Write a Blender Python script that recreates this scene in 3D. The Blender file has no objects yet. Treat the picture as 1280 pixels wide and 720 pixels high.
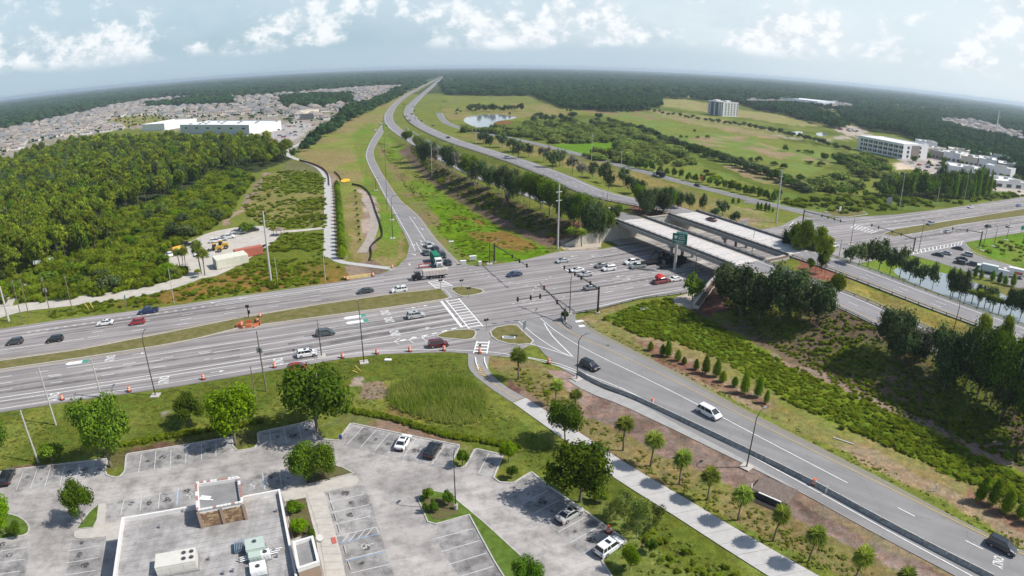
import bpy, bmesh, math, random
import numpy as np
from mathutils import Vector, Matrix
R = math.radians
random.seed(7); rng = np.random.default_rng(7)
SC = bpy.context.scene; COL = SC.collection

# ------------------------------------------------------------ camera, sky, sun, exposure
CAM_H, PITCH, ROLL, FOC, KD = 62.0, 0.350129, 0.0053644, 784.34, -0.05273   # wide drone lens seen from 62 m up
EARTH = 6.4e6
cd = bpy.data.cameras.new('camera'); cam = bpy.data.objects.new('camera', cd); COL.objects.link(cam)
cam.location = (0, 0, CAM_H); cam.rotation_euler = (math.pi/2 - PITCH, 0, 0)
cam.rotation_euler = (Matrix.Rotation(math.pi/2 - PITCH, 3, 'X') @ Matrix.Rotation(ROLL, 3, 'Z')).to_euler()
cd.sensor_width = 36; cd.sensor_fit = 'HORIZONTAL'; cd.clip_start = 0.5; cd.clip_end = 80000; cd.lens = 22
cd.type = 'PANO'
cc = cd.cycles if hasattr(cd, 'cycles') and hasattr(cd.cycles, 'panorama_type') else cd
cc.panorama_type = 'FISHEYE_LENS_POLYNOMIAL'
MM = 1280/36.0
cc.fisheye_fov = math.pi
cc.fisheye_polynomial_k0 = 0.0; cc.fisheye_polynomial_k1 = -MM/FOC; cc.fisheye_polynomial_k2 = 0.0
cc.fisheye_polynomial_k3 = -(MM**3)/FOC*KD/640**2; cc.fisheye_polynomial_k4 = 0.0
SC.camera = cam
SUN_EL, SUN_AZ = 49.0, -4.0            # sun stands to the right (+x) of the view
SD = Vector((math.cos(R(SUN_EL))*math.cos(R(SUN_AZ)), math.cos(R(SUN_EL))*math.sin(R(SUN_AZ)), math.sin(R(SUN_EL))))
sl = bpy.data.lights.new('sun', 'SUN'); sl.energy = 4.7; sl.angle = R(0.6); sl.color = (1, .955, .89)
so = bpy.data.objects.new('sun', sl); COL.objects.link(so); so.location = (200, 0, 300)
so.rotation_euler = SD.to_track_quat('Z', 'Y').to_euler()
SC.view_settings.view_transform = 'Standard'; SC.view_settings.look = 'None'; SC.view_settings.exposure = 0.2; SC.view_settings.gamma = 1
W = bpy.data.worlds.new('World'); SC.world = W; W.use_nodes = True
def build_world():
    nt = W.node_tree; N = nt.nodes; L = nt.links; N.clear()
    out = N.new('ShaderNodeOutputWorld'); bg = N.new('ShaderNodeBackground'); L.new(bg.outputs[0], out.inputs[0])
    sky = N.new('ShaderNodeTexSky'); sky.sky_type = 'NISHITA'; sky.sun_disc = False
    sky.sun_elevation = R(SUN_EL); sky.sun_rotation = R(90 - SUN_AZ); sky.air_density = 1.3; sky.dust_density = 1.2; sky.ozone_density = 2.5
    bg.inputs['Strength'].default_value = 0.1
    tc = N.new('ShaderNodeTexCoord'); sep = N.new('ShaderNodeSeparateXYZ'); L.new(tc.outputs['Generated'], sep.inputs[0])
    mp = N.new('ShaderNodeMapping'); mp.inputs['Scale'].default_value = (1, 1, 1.9); L.new(tc.outputs['Generated'], mp.inputs[0])
    def noise(scale, detail, rough, vec=mp.outputs[0]):
        n = N.new('ShaderNodeTexNoise'); n.inputs['Scale'].default_value = scale; n.inputs['Detail'].default_value = detail
        n.inputs['Roughness'].default_value = rough; L.new(vec, n.inputs['Vector']); return n
    def ramp(inp, a, b):
        m = N.new('ShaderNodeMapRange'); m.interpolation_type = 'SMOOTHSTEP'; L.new(inp, m.inputs[0])
        m.inputs[1].default_value = a; m.inputs[2].default_value = b; return m.outputs[0]
    def math_(op, a, b):
        m = N.new('ShaderNodeMath'); m.operation = op
        for i, v in enumerate((a, b)):
            if isinstance(v, (int, float)): m.inputs[i].default_value = v
            else: L.new(v, m.inputs[i])
        m.use_clamp = False; return m.outputs[0]
    def mix(f, a, b):
        m = N.new('ShaderNodeMix'); m.data_type = 'RGBA'
        if isinstance(f, (int, float)): m.inputs[0].default_value = f
        else: L.new(f, m.inputs[0])
        for i, v in ((6, a), (7, b)):
            if isinstance(v, tuple): m.inputs[i].default_value = (*v, 1)
            else: L.new(v, m.inputs[i])
        return m.outputs[2]
    mp2 = N.new('ShaderNodeMapping'); mp2.inputs['Scale'].default_value = (1, 1, 1.35); L.new(tc.outputs['Generated'], mp2.inputs[0])
    n1 = noise(17, 9, .62, mp2.outputs[0]); n2 = noise(5.0, 4, .5); n3 = noise(34, 6, .6, mp2.outputs[0]); n4 = noise(9, 6, .6)
    el = sep.outputs[2]; low = ramp(el, .45, .06)
    # rows of cumulus low over the horizon, grey cloud sheets behind, a thin veil thicker towards the right (sun side)
    dens = math_('ADD', n1.outputs[0], math_('MULTIPLY', math_('SUBTRACT', n2.outputs[0], .5), .9))
    puff = math_('MULTIPLY', ramp(math_('ADD', dens, math_('MULTIPLY', math_('SUBTRACT', el, .065), -1.2)), .44, .62), ramp(math_('ADD', el, math_('MULTIPLY', math_('SUBTRACT', n2.outputs[0], .5), .05)), .026, .046))
    sheet_ = math_('MULTIPLY', ramp(n4.outputs[0], .42, .64), .55)
    veil = math_('ADD', math_('MULTIPLY', ramp(n2.outputs[0], .3, .65), .15), math_('MULTIPLY', ramp(sep.outputs[0], -.4, .5), .75))
    base = mix(math_('MULTIPLY', low, .8), sky.outputs[0], (3.3, 5.0, 6.2))
    c1 = mix(math_('MULTIPLY', math_('MINIMUM', veil, .85), low), base, (7.4, 8.1, 8.5))
    c1b = mix(math_('MULTIPLY', math_('MAXIMUM', sheet_, math_('MULTIPLY', ramp(el, .055, .02), .75)), math_('MULTIPLY', low, ramp(sep.outputs[0], .75, .1))), c1, (4.45, 5.6, 6.5))
    c1b = mix(math_('MULTIPLY', math_('MULTIPLY', ramp(el, .03, .11), low), .30), c1b, (7.3, 8.3, 8.9))
    shade = ramp(n3.outputs[0], .38, .6)
    cloudc = mix(shade, (6.3, 7.0, 7.6), (8.9, 9.1, 9.3))
    c2 = mix(math_('MULTIPLY', puff, .85), c1b, cloudc)
    L.new(c2, bg.inputs[0])
build_world()

# ------------------------------------------------------------ lens maths: photo point <-> place on the ground
CP, SP_, CR, SR = math.cos(PITCH), math.sin(PITCH), math.cos(ROLL), math.sin(ROLL)
def ray(px, py):
    x, y = px-640.0, 360.0-py; r = math.hypot(x, y); th = r/FOC*(1+KD*(r/640)**2)
    s = math.sin(th)/r if r > 1e-9 else 1/FOC
    a, b, c = x*s, y*s, math.cos(th); X = a*CR-b*SR; U = a*SR+b*CR
    return X, c*CP+U*SP_, U*CP-c*SP_
def gz(x, y): return -(x*x+y*y)/(2*EARTH)
def P(px, py, z=0.0):
    d = ray(px, py); drop = 0.0; x = y = 0
    for _ in range(12):
        t = (CAM_H-z-drop)/max(-d[2], 1e-4); x, y = d[0]*t, d[1]*t; drop = gz(x, y)
    return (x, y, z+drop)
def proj(x, y, z):
    x = np.asarray(x, float); y = np.asarray(y, float); z = np.asarray(z, float)-CAM_H
    F = y*CP-z*SP_; U = y*SP_+z*CP; a = x*CR+U*SR; b = -x*SR+U*CR
    h = np.hypot(a, b); th = np.arctan2(h, F); r = th*FOC
    for _ in range(12):
        f = r/FOC*(1+KD*(r/640)**2)-th; r = r-f*FOC/(1+3*KD*(r/640)**2)
        r = np.clip(r, 0, 1300)
    k = np.where(h > 1e-9, r/np.maximum(h, 1e-9), 0)
    return 640+a*k, 360-b*k
def inpoly(px, py, poly):
    res = np.zeros(np.shape(px), bool); n = len(poly)
    for i in range(n):
        x1, y1 = poly[i][:2]; x2, y2 = poly[(i+1) % n][:2]
        if y1 == y2: continue
        c = ((py < y1) != (py < y2)) & (px < (x2-x1)*(py-y1)/(y2-y1)+x1); res ^= c
    return res
def vnoise(x, y, s, seed=0):
    """smooth value noise on numpy arrays, 0..1"""
    x = np.asarray(x)/s+seed*17.3; y = np.asarray(y)/s-seed*9.1
    xi = np.floor(x).astype(np.int64); yi = np.floor(y).astype(np.int64); fx = x-xi; fy = y-yi
    fx = fx*fx*(3-2*fx); fy = fy*fy*(3-2*fy)
    def h(a, b):
        v = (a*374761393+b*668265263+seed*1274126177) & 0x7fffffff
        v = ((v ^ (v >> 13))*1274126177) & 0x7fffffff
        return ((v ^ (v >> 16)) & 0xffff)/65535.0
    return (h(xi, yi)*(1-fx)+h(xi+1, yi)*fx)*(1-fy)+(h(xi, yi+1)*(1-fx)+h(xi+1, yi+1)*fx)*fy

# ------------------------------------------------------------ the lie of the land
O_ = np.array((38.2, 222.1)); U_ = np.array((.456, -.890)); N_ = np.array((.890, .456))   # bridge frame: U along the freeway, N across
BL = 58.0; DECK_Z = 7.0
def B(s, n, z=0.0): p = O_+U_*s+N_*n; return (p[0], p[1], z)
def edge(pts, n=None):
    """catmull-rom through photo points (px,py,z) or ready world points"""
    w = [np.array(p[1:] if p[0] == 'w' else P(*p)) for p in pts]
    out = []
    for i in range(len(w)-1):
        p0, p1, p2, p3 = w[max(i-1, 0)], w[i], w[i+1], w[min(i+2, len(w)-1)]
        d01 = max(np.linalg.norm(p1-p0), 1e-6); d12 = np.linalg.norm(p2-p1); d23 = max(np.linalg.norm(p3-p2), 1e-6)
        m1 = (p2-p1)/d12 if i == 0 else (p2-p0)/(d01+d12); m2 = (p2-p1)/d12 if i == len(w)-2 else (p3-p1)/(d12+d23)
        m1, m2 = m1*d12, m2*d12
        k = max(4, min(40, int(d12/3)))
        for j in range(k):
            t = j/k; t2, t3 = t*t, t*t*t
            out.append((2*t3-3*t2+1)*p1+(t3-2*t2+t)*m1+(-2*t3+3*t2)*p2+(t3-t2)*m2)
    out.append(w[-1]); return np.array(out)
def resample(e, n):
    d = np.concatenate([[0], np.cumsum(np.linalg.norm(np.diff(e[:, :2], axis=0), axis=1))]); q = np.linspace(0, d[-1], n)
    return np.stack([np.interp(q, d, e[:, k]) for k in range(3)], 1)
def wb(s, n, z): b = B(s, n, z); return ('w', b[0], b[1], b[2])
# the two carriageways of the freeway, centre lines
NEAR_NW = edge([(552, 96.8, 0), (545, 99.5, 0), (530, 107, 0), (510, 118, 0), (497, 128, 0), (487.5, 140, 0), (486, 150, .3), (493, 160, 1), (512, 173, 2.2), (545, 192, 3.6), (600, 219, 5.2), (660, 240, 6.2), (715, 259, 6.8), wb(-6, 6.7, 7), wb(0, 6.7, 7)])
FAR_NW = edge([(555, 96.8, 0), (548, 101, 0), (538, 110, 0), (526, 120, 0), (515, 131, 0), (510.5, 140, 0), (515, 149, .3), (527, 158, .8), (548, 168.5, 1.6), (575, 179, 2.6), (610, 190, 3.6), (650, 203, 4.8), (700, 222, 5.8), (750, 243, 6.6), wb(-10, 32.9, 7), wb(0, 32.9, 7)])
NEAR_SE = edge([wb(BL, 6.7, 7), wb(BL+8, 6.7, 7), (1058, 377, 6.6), (1115, 403, 6.2), (1180, 433, 5.8), (1280, 478, 5.2), (1340, 505, 5)])
FAR_SE = edge([wb(BL, 32.9, 7), wb(BL+8, 32.9, 7), (1080, 344, 6.6), (1130, 363, 6.4), (1180, 382, 6), (1280, 418, 5.5), (1360, 448, 5)])
EMB = []
for e, hw in ((NEAR_NW, 8.5), (FAR_NW, 8.2), (NEAR_SE, 8.2), (FAR_SE, 8.6)):
    e = e[np.hypot(e[:, 0], e[:, 1]) < 800]
    for i in range(0, len(e)-1, 2):
        a, b = e[i], e[min(i+2, len(e)-1)]
        if max(a[2], b[2]) > .15: EMB.append((a, b, hw))
for a, b in ((B(-1, 14, 6.9), B(-14, 14, 6.6)), (B(-1, 24, 6.9), B(-16, 24, 6.6)), (B(BL, 14, 6.9), B(BL+26, 13, 6.4)), (B(BL, 24, 6.9), B(BL+26, 24, 6.4))):
    EMB.append((np.array(a), np.array(b), 5.5))
SEW = [(64.6, 170.5), (60.2, 167.4), (56, 163.5), (52, 158.5), (49, 154.7)]      # curved wing wall at the near south corner
CUT = [B(-1.8, -60)[:2], B(-1.8, 75)[:2], B(BL+1.8, 75)[:2], B(BL+1.8, 1)[:2]]+[(x+1.3, y-1.2) for x, y in SEW]+[(30, 140), (-20, 140)]
POND_L = [(578, 151), (583, 146), (600, 143), (625, 143), (648, 146), (640, 149), (622, 151), (614, 155), (625, 160), (642, 163), (628, 165), (605, 161), (588, 157)]
POND_R = [(1112, 338), (1130, 333), (1165, 338), (1195, 345), (1228, 356), (1262, 372), (1300, 385), (1300, 412), (1262, 402), (1215, 384), (1170, 366), (1135, 352)]
POND_F = [(975, 163), (990, 160), (1010, 163), (1035, 166), (1040, 172), (1010, 174), (985, 171)]
def H(x, y):
    x = np.atleast_1d(np.asarray(x, float)); y = np.atleast_1d(np.asarray(y, float))
    h = np.zeros_like(x); near = (np.abs(x) < 420) & (y > 0) & (y < 720)
    xs, ys = x[near], y[near]; hh = np.zeros_like(xs)
    for a, b, hw in EMB:
        dx, dy = b[0]-a[0], b[1]-a[1]; L2 = dx*dx+dy*dy+1e-9
        t = np.clip(((xs-a[0])*dx+(ys-a[1])*dy)/L2, 0, 1)
        d = np.hypot(xs-a[0]-t*dx, ys-a[1]-t*dy)
        hh = np.maximum(hh, (a[2]+(b[2]-a[2])*t)-0.12-np.maximum(0, d-hw)/3.0)
    hh = np.where(inpoly(xs, ys, CUT), 0, hh); h[near] = hh
    return h+gz(x, y)
def H1(x, y): return float(H([x], [y])[0])
def G(px, py):
    """where the line of sight through a photo point meets the ground"""
    z = 0.0; p = P(px, py, 0)
    for k in range(14):
        h = H1(p[0], p[1])-gz(p[0], p[1]); z = z*.5+h*.5; p = P(px, py, z)
    return Vector((p[0], p[1], H1(p[0], p[1])))
def height_to(base, ty):
    lo, hi = 0.0, 90.0
    for _ in range(26):
        m = (lo+hi)/2; yy = proj(base[0], base[1], base[2]+m)[1]
        if yy > ty: lo = m
        else: hi = m
    return lo
def mpp(base):      # metres per photo pixel, sideways
    d = math.hypot(base[0], base[1], base[2]-CAM_H); a = float(proj(base[0], base[1], base[2])[0])
    dx = base[0]+base[1]*.001*5; dy = base[1]-base[0]*.001*5
    b = float(proj(dx, dy, base[2])[0]); return math.hypot(dx-base[0], dy-base[1])/max(abs(b-a), 1e-6)

# ------------------------------------------------------------ object helpers
def tag(o, label=None, cat=None, group=None, kind=None):
    if label: o['label'] = label
    if cat: o['category'] = cat
    if group: o['group'] = group
    if kind: o['kind'] = kind
    return o
def link(name, me, parent=None, loc=None):
    o = bpy.data.objects.new(name, me); COL.objects.link(o)
    if parent: o.parent = parent
    if loc is not None: o.location = loc
    return o
def thing(name, label, cat, loc=(0, 0, 0), rz=0.0, group=None, scale=None):
    o = bpy.data.objects.new(name, None); COL.objects.link(o); o.location = loc; o.rotation_euler = (0, 0, rz)
    o.empty_display_size = .3
    if scale is not None: o.scale = (scale,)*3 if isinstance(scale, (int, float)) else scale
    return tag(o, label, cat, group)
class MB:
    def __init__(s): s.v = []; s.f = []; s.m = []
    def add(s, vs, fs, mi=0):
        k = len(s.v); s.v += [tuple(v) for v in vs]; s.f += [tuple(k+i for i in f) for f in fs]; s.m += [mi]*len(fs); return s
    def box(s, c, d, rz=0, mi=0, top=(1, 1), M=None):
        x, y, z = d[0]/2, d[1]/2, d[2]/2; cs, sn = math.cos(rz), math.sin(rz); vs = []
        for dz, kx, ky in ((-z, 1, 1), (z, top[0], top[1])):
            for a, b in ((-x, -y), (x, -y), (x, y), (-x, y)):
                a2, b2 = a*kx, b*ky; vs.append((c[0]+a2*cs-b2*sn, c[1]+a2*sn+b2*cs, c[2]+dz))
        if M is not None: vs = [tuple(M @ Vector(v)) for v in vs]
        return s.add(vs, [(3, 2, 1, 0), (4, 5, 6, 7), (0, 1, 5, 4), (1, 2, 6, 5), (2, 3, 7, 6), (3, 0, 4, 7)], mi)
    def tube(s, p0, p1, r0, r1=None, n=8, mi=0, caps=True):
        r1 = r0 if r1 is None else r1; p0, p1 = Vector(p0), Vector(p1); d = (p1-p0)
        if d.length < 1e-6: return s
        d.normalize(); a = d.orthogonal().normalized(); b = d.cross(a); vs = []
        for p, r in ((p0, r0), (p1, r1)):
            for i in range(n): t = 2*math.pi*i/n; vs.append(p+(a*math.cos(t)+b*math.sin(t))*r)
        fs = [(i, (i+1) % n, n+(i+1) % n, n+i) for i in range(n)]
        if caps: fs += [tuple(range(n-1, -1, -1)), tuple(range(n, 2*n))]
        return s.add(vs, fs, mi)
    def path(s, pts, rads, n=7, mi=0):
        for i in range(len(pts)-1): s.tube(pts[i], pts[i+1], rads[i], rads[i+1], n, mi)
        return s
    def prism(s, outline, z0, z1, mi=0, mtop=None):
        n = len(outline); vs = [(p[0], p[1], z0) for p in outline]+[(p[0], p[1], z1) for p in outline]
        a = sum(outline[i][0]*outline[(i+1) % n][1]-outline[(i+1) % n][0]*outline[i][1] for i in range(n))
        fs = [(i, (i+1) % n, n+(i+1) % n, n+i) for i in range(n)]; s.add(vs, fs if a > 0 else [f[::-1] for f in fs], mi)
        s.add([v for v in vs[n:]], [tuple(range(n)) if a > 0 else tuple(range(n-1, -1, -1))], mi if mtop is None else mtop); return s
    def mesh(s, name, mats, smooth=False):
        me = bpy.data.meshes.new(name); me.from_pydata(s.v, [], s.f); me.update()
        for m in (mats if isinstance(mats, (list, tuple)) else [mats]): me.materials.append(m)
        me.polygons.foreach_set('material_index', s.m)
        if smooth: me.polygons.foreach_set('use_smooth', [True]*len(s.f))
        return me
    def build(s, name, mats, parent=None, loc=None, smooth=False, rz=0):
        o = link(name, s.mesh(name, mats, smooth), parent, loc); o.rotation_euler = (0, 0, rz); return o
def struct(o): o['kind'] = 'structure'; return o

# kits: a thing described once as shared meshes, spawned many times as separate objects
def spawn(kit, name, label, cat, loc, rz=0.0, group=None, scale=None):
    """kit: list of (part name, mesh, [sub-parts], offset)"""
    if len(kit) == 1 and not kit[0][2]:
        o = link(name, kit[0][1]); o.location = loc; o.rotation_euler = (0, 0, rz)
        if scale is not None: o.scale = (scale,)*3 if isinstance(scale, (int, float)) else scale
        return tag(o, label, cat, group)
    t = thing(name, label, cat, loc, rz, group, scale)
    def rec(ps, par):
        for p in ps:
            o = link(p[0], p[1], par, p[3] if len(p) > 3 else None); rec(p[2], o)
            if p[0] in ('pillars', 'leaf_bases'): o['kind'] = 'stuff'
    rec(kit, t); return t

# ------------------------------------------------------------ materials
MATS = {}
def principled(name):
    m = bpy.data.materials.new(name); m.use_nodes = True; nt = m.node_tree
    return m, nt, nt.nodes['Principled BSDF']
def mat(name, c, rough=.7, var=.18, scale=.6, bump=0.0, bscale=8, metal=0, spec=.3, c2=None, stretch=None, coat=0):
    if name in MATS: return MATS[name]
    m, nt, b = principled(name); N, L = nt.nodes, nt.links
    geo = N.new('ShaderNodeNewGeometry'); vec = geo.outputs['Position']
    if stretch:
        mp = N.new('ShaderNodeMapping'); mp.inputs['Rotation'].default_value = (0, 0, R(stretch[0])); mp.inputs['Scale'].default_value = (stretch[1], stretch[2], 1)
        mp.vector_type = 'TEXTURE' if False else 'POINT'; L.new(vec, mp.inputs[0]); vec = mp.outputs[0]
    n = N.new('ShaderNodeTexNoise'); n.inputs['Scale'].default_value = scale; n.inputs['Detail'].default_value = 5; n.inputs['Roughness'].default_value = .62; L.new(vec, n.inputs['Vector'])
    r = N.new('ShaderNodeMapRange'); L.new(n.outputs[0], r.inputs[0]); r.inputs[1].default_value = .3; r.inputs[2].default_value = .7
    mx = N.new('ShaderNodeMix'); mx.data_type = 'RGBA'; L.new(r.outputs[0], mx.inputs[0])
    a = tuple(v*(1-var) for v in c); d = c2 if c2 else tuple(min(v*(1+var), .95) for v in c)
    mx.inputs[6].default_value = (*a, 1); mx.inputs[7].default_value = (*d, 1); L.new(mx.outputs[2], b.inputs['Base Color'])
    b.inputs['Roughness'].default_value = rough; b.inputs['Metallic'].default_value = metal; b.inputs['Specular IOR Level'].default_value = spec
    if coat: b.inputs['Coat Weight'].default_value = coat
    if bump:
        n2 = N.new('ShaderNodeTexNoise'); n2.inputs['Scale'].default_value = bscale; n2.inputs['Detail'].default_value = 3; L.new(geo.outputs['Position'], n2.inputs['Vector'])
        bp = N.new('ShaderNodeBump'); bp.inputs['Strength'].default_value = bump; bp.inputs['Distance'].default_value = .1; L.new(n2.outputs[0], bp.inputs['Height']); L.new(bp.outputs[0], b.inputs['Normal'])
    MATS[name] = m; return m
def pave_mat(name, c, ang, blotch=.12, streak=.25, streak_scale=1.1, stain=0.0, tone=(1, 1, 1)):
    """worn asphalt: lane-direction wheel wear, patches, cracks"""
    m, nt, b = principled(name); N, L = nt.nodes, nt.links
    geo = N.new('ShaderNodeNewGeometry')
    def nz(sc, det, rz=0, st=(1, 1), rough=.6):
        mp = N.new('ShaderNodeMapping'); mp.inputs['Rotation'].default_value = (0, 0, R(-rz)); mp.inputs['Scale'].default_value = (1, 1, 1)
        L.new(geo.outputs['Position'], mp.inputs[0]); mq = N.new('ShaderNodeMapping'); mq.inputs['Scale'].default_value = (st[0], st[1], 1); L.new(mp.outputs[0], mq.inputs[0])
        n = N.new('ShaderNodeTexNoise'); n.inputs['Scale'].default_value = sc; n.inputs['Detail'].default_value = det; n.inputs['Roughness'].default_value = rough; L.new(mq.outputs[0], n.inputs['Vector']); return n.outputs[0]
    def mr(i, a, bb, c_, d): r = N.new('ShaderNodeMapRange'); L.new(i, r.inputs[0]); r.inputs[1].default_value = a; r.inputs[2].default_value = bb; r.inputs[3].default_value = c_; r.inputs[4].default_value = d; return r.outputs[0]
    def mul(a, bb):
        x = N.new('ShaderNodeMath'); x.operation = 'MULTIPLY'; L.new(a, x.inputs[0])
        if isinstance(bb, float): x.inputs[1].default_value = bb
        else: L.new(bb, x.inputs[1])
        return x.outputs[0]
    f = mr(nz(streak_scale, 4, ang, (.025, 1), .55), .32, .68, 1-streak, 1+streak*.5)
    f = mul(f, mr(nz(.09, 6), .3, .7, 1-blotch, 1+blotch))
    f = mul(f, mr(nz(3.5, 4), .2, .8, .93, 1.07))
    if stain: f = mul(f, mr(nz(.33, 7, 0, (1, 1), .72), .36, .56, 1-stain, 1.05))
    wv = N.new('ShaderNodeTexNoise'); wv.inputs['Scale'].default_value = .5; wv.inputs['Detail'].default_value = 4; L.new(geo.outputs['Position'], wv.inputs['Vector'])
    ad = N.new('ShaderNodeVectorMath'); ad.operation = 'MULTIPLY_ADD'; L.new(wv.outputs['Color'], ad.inputs[0]); ad.inputs[1].default_value = (3.5, 3.5, 0); L.new(geo.outputs['Position'], ad.inputs[2])
    vo = N.new('ShaderNodeTexVoronoi'); vo.feature = 'DISTANCE_TO_EDGE'; vo.voronoi_dimensions = '2D'; vo.inputs['Scale'].default_value = .085; L.new(ad.outputs[0], vo.inputs['Vector'])
    f = mul(f, mr(vo.outputs['Distance'], 0.0, .008, .80, 1.0))
    mx = N.new('ShaderNodeMix'); mx.data_type = 'RGBA'; mx.blend_type = 'MULTIPLY'; mx.inputs[0].default_value = 1; mx.inputs[6].default_value = (*c, 1)
    cb = N.new('ShaderNodeCombineColor'); [L.new(f, cb.inputs[i]) for i in range(3)]; L.new(cb.outputs[0], mx.inputs[7])
    L.new(mx.outputs[2], b.inputs['Base Color']); b.inputs['Roughness'].default_value = .85; b.inputs['Specular IOR Level'].default_value = .25
    MATS[name] = m; return m
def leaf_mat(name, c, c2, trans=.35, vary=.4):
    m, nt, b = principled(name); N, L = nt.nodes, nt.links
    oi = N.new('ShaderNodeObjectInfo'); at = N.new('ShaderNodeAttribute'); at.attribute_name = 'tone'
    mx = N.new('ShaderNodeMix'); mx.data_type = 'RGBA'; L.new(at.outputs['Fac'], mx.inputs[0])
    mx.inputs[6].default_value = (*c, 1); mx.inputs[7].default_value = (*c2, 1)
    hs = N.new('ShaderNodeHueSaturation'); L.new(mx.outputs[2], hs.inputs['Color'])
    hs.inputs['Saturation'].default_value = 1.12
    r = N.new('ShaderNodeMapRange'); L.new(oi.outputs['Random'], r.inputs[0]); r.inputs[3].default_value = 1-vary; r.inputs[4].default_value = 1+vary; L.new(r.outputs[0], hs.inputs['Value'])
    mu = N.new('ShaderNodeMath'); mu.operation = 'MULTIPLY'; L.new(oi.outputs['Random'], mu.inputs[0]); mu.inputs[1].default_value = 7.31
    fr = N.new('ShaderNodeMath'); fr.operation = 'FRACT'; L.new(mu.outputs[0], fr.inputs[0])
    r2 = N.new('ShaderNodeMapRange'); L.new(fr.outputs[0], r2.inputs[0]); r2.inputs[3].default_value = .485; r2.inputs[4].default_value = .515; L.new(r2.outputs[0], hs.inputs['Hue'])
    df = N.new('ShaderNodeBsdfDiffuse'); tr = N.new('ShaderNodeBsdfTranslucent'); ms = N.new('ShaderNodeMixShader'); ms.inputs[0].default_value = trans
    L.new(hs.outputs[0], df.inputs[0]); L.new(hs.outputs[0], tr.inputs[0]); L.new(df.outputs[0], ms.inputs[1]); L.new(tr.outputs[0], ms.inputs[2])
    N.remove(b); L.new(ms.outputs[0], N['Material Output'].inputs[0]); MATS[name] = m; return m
def flat(name, c, rough=.6, **k): return mat(name, c, rough, var=.06, scale=1.5, **k)
M_WHITE = mat('road_paint_white', (.70, .70, .68), var=.18, scale=3); M_WORN = mat('worn_paint_white', (.52, .52, .5), var=.3, scale=6); M_YEL = flat('road_paint_yellow', (.62, .42, .14))
M_CONC = mat('concrete_light', (.45, .42, .375), var=.12, scale=.8, bump=.1); M_KERB = mat('kerb_concrete', (.42, .41, .38), var=.2, scale=1.5)
M_ASPH = pave_mat('asphalt_arterial', (.285, .262, .255), 23, streak=.45, streak_scale=.75)
M_RAMP = pave_mat('asphalt_ramp', (.235, .228, .225), -40, streak=.14, streak_scale=.5)
M_FWY = pave_mat('asphalt_freeway', (.235, .225, .228), -62, streak=.2)
M_FRONT = pave_mat('asphalt_frontage', (.20, .20, .20), -35, streak=.15)
M_LOT = pave_mat('asphalt_parking', (.37, .345, .325), 20, blotch=.28, streak=.12, stain=.34)
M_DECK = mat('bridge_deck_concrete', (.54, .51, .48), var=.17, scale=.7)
M_PATH = mat('trail_concrete', (.44, .425, .405), var=.1, scale=.6); M_TRAILA = mat('trail_asphalt', (.26, .245, .235), var=.12, scale=1)
M_GRAVEL = mat('pale_gravel', (.46, .425, .37), var=.15, scale=.35, bump=.2)
M_STEEL = flat('galvanised_steel', (.36, .37, .37), .45, metal=.6); M_DARKM = flat('dark_metal', (.045, .042, .04), .5); M_POLE = flat('pole_concrete', (.46, .45, .42))
M_WOOD = flat('weathered_wood', (.2, .16, .12)); M_BLACK = flat('black_plastic', (.015, .015, .016), .5); M_RUB = flat('rubber', (.02, .02, .02), .8)
M_GLASS = flat('tinted_glass', (.02, .024, .028), .08, spec=.8); M_ORANGE = flat('safety_orange', (.75, .13, .03)); M_RED = flat('red_tarp', (.5, .035, .04))
M_WHT = flat('white_wall_paint', (.74, .74, .73)); M_BARK = mat('bark', (.16, .125, .095), var=.25, scale=3, bump=.3); M_GREENS = flat('sign_green', (.005, .16, .10), .4)
M_MULCH = mat('mulch', (.13, .075, .055), var=.4, scale=4, bump=.4)
M_LITE = flat('clear_lamp', (.75, .75, .72), .2); M_TAIL = flat('red_lamp', (.35, .01, .01), .25); M_RIM = flat('wheel_rim', (.4, .4, .41), .35, metal=.7)
M_CYAN = flat('weathered_fence_green', (.25, .4, .36))
# ------------------------------------------------------------ ground sheet
GR = (.088, .122, .022); MEAD = (.14, .175, .04); DRY = (.205, .185, .08); LUSH = (.095, .20, .018); RUST = (.18, .13, .038); MUD = (.15, .12, .095)
MULCH = (.115, .07, .052); DIRT = (.215, .175, .135); WOODF = (.035, .052, .018); FIELD = (.135, .20, .05); TANF = (.24, .20, .115); SAND = (.50, .44, .34); URB = (.27, .255, .23); SCR = (.085, .13, .025)
FOR_FAR = [
 [(-60, 136), (0, 128.5), (100, 118.5), (200, 108.5), (320, 98), (400, 93), (545, 90.5), (545, 97), (520, 103), (505, 106), (480, 107.5), (420, 112), (330, 119), (300, 122), (230, 121), (180, 124), (130, 134), (90, 143), (40, 155), (0, 163), (-60, 178)],
 [(180, 131), (240, 124), (290, 122), (292, 131), (240, 134), (190, 136)], [(348, 126), (400, 117), (438, 118), (441, 131), (400, 135), (352, 134)],
 [(368, 192), (398, 167), (418, 153), (440, 134), (462, 130), (482, 122), (503, 112), (520, 104), (536, 103.5), (505, 119), (470, 137), (440, 152), (412, 170), (385, 188)],
 [(560, 91.5), (640, 89.5), (800, 93.5), (960, 102), (1120, 117), (1280, 138.5), (1340, 149), (1340, 250), (1280, 225), (1240, 207), (1200, 197), (1150, 181), (1130, 170), (1085, 164), (1055, 150), (1045, 139), (1000, 134), (985, 138), (945, 137), (925, 131), (860, 124), (828, 123), (826, 135), (800, 139), (755, 140), (700, 135), (665, 120), (600, 120), (556, 119), (551, 106)],
 [(946, 130), (985, 129), (1010, 135), (1040, 147), (1060, 160), (1035, 160), (1000, 150), (975, 143), (945, 138)]]
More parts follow.
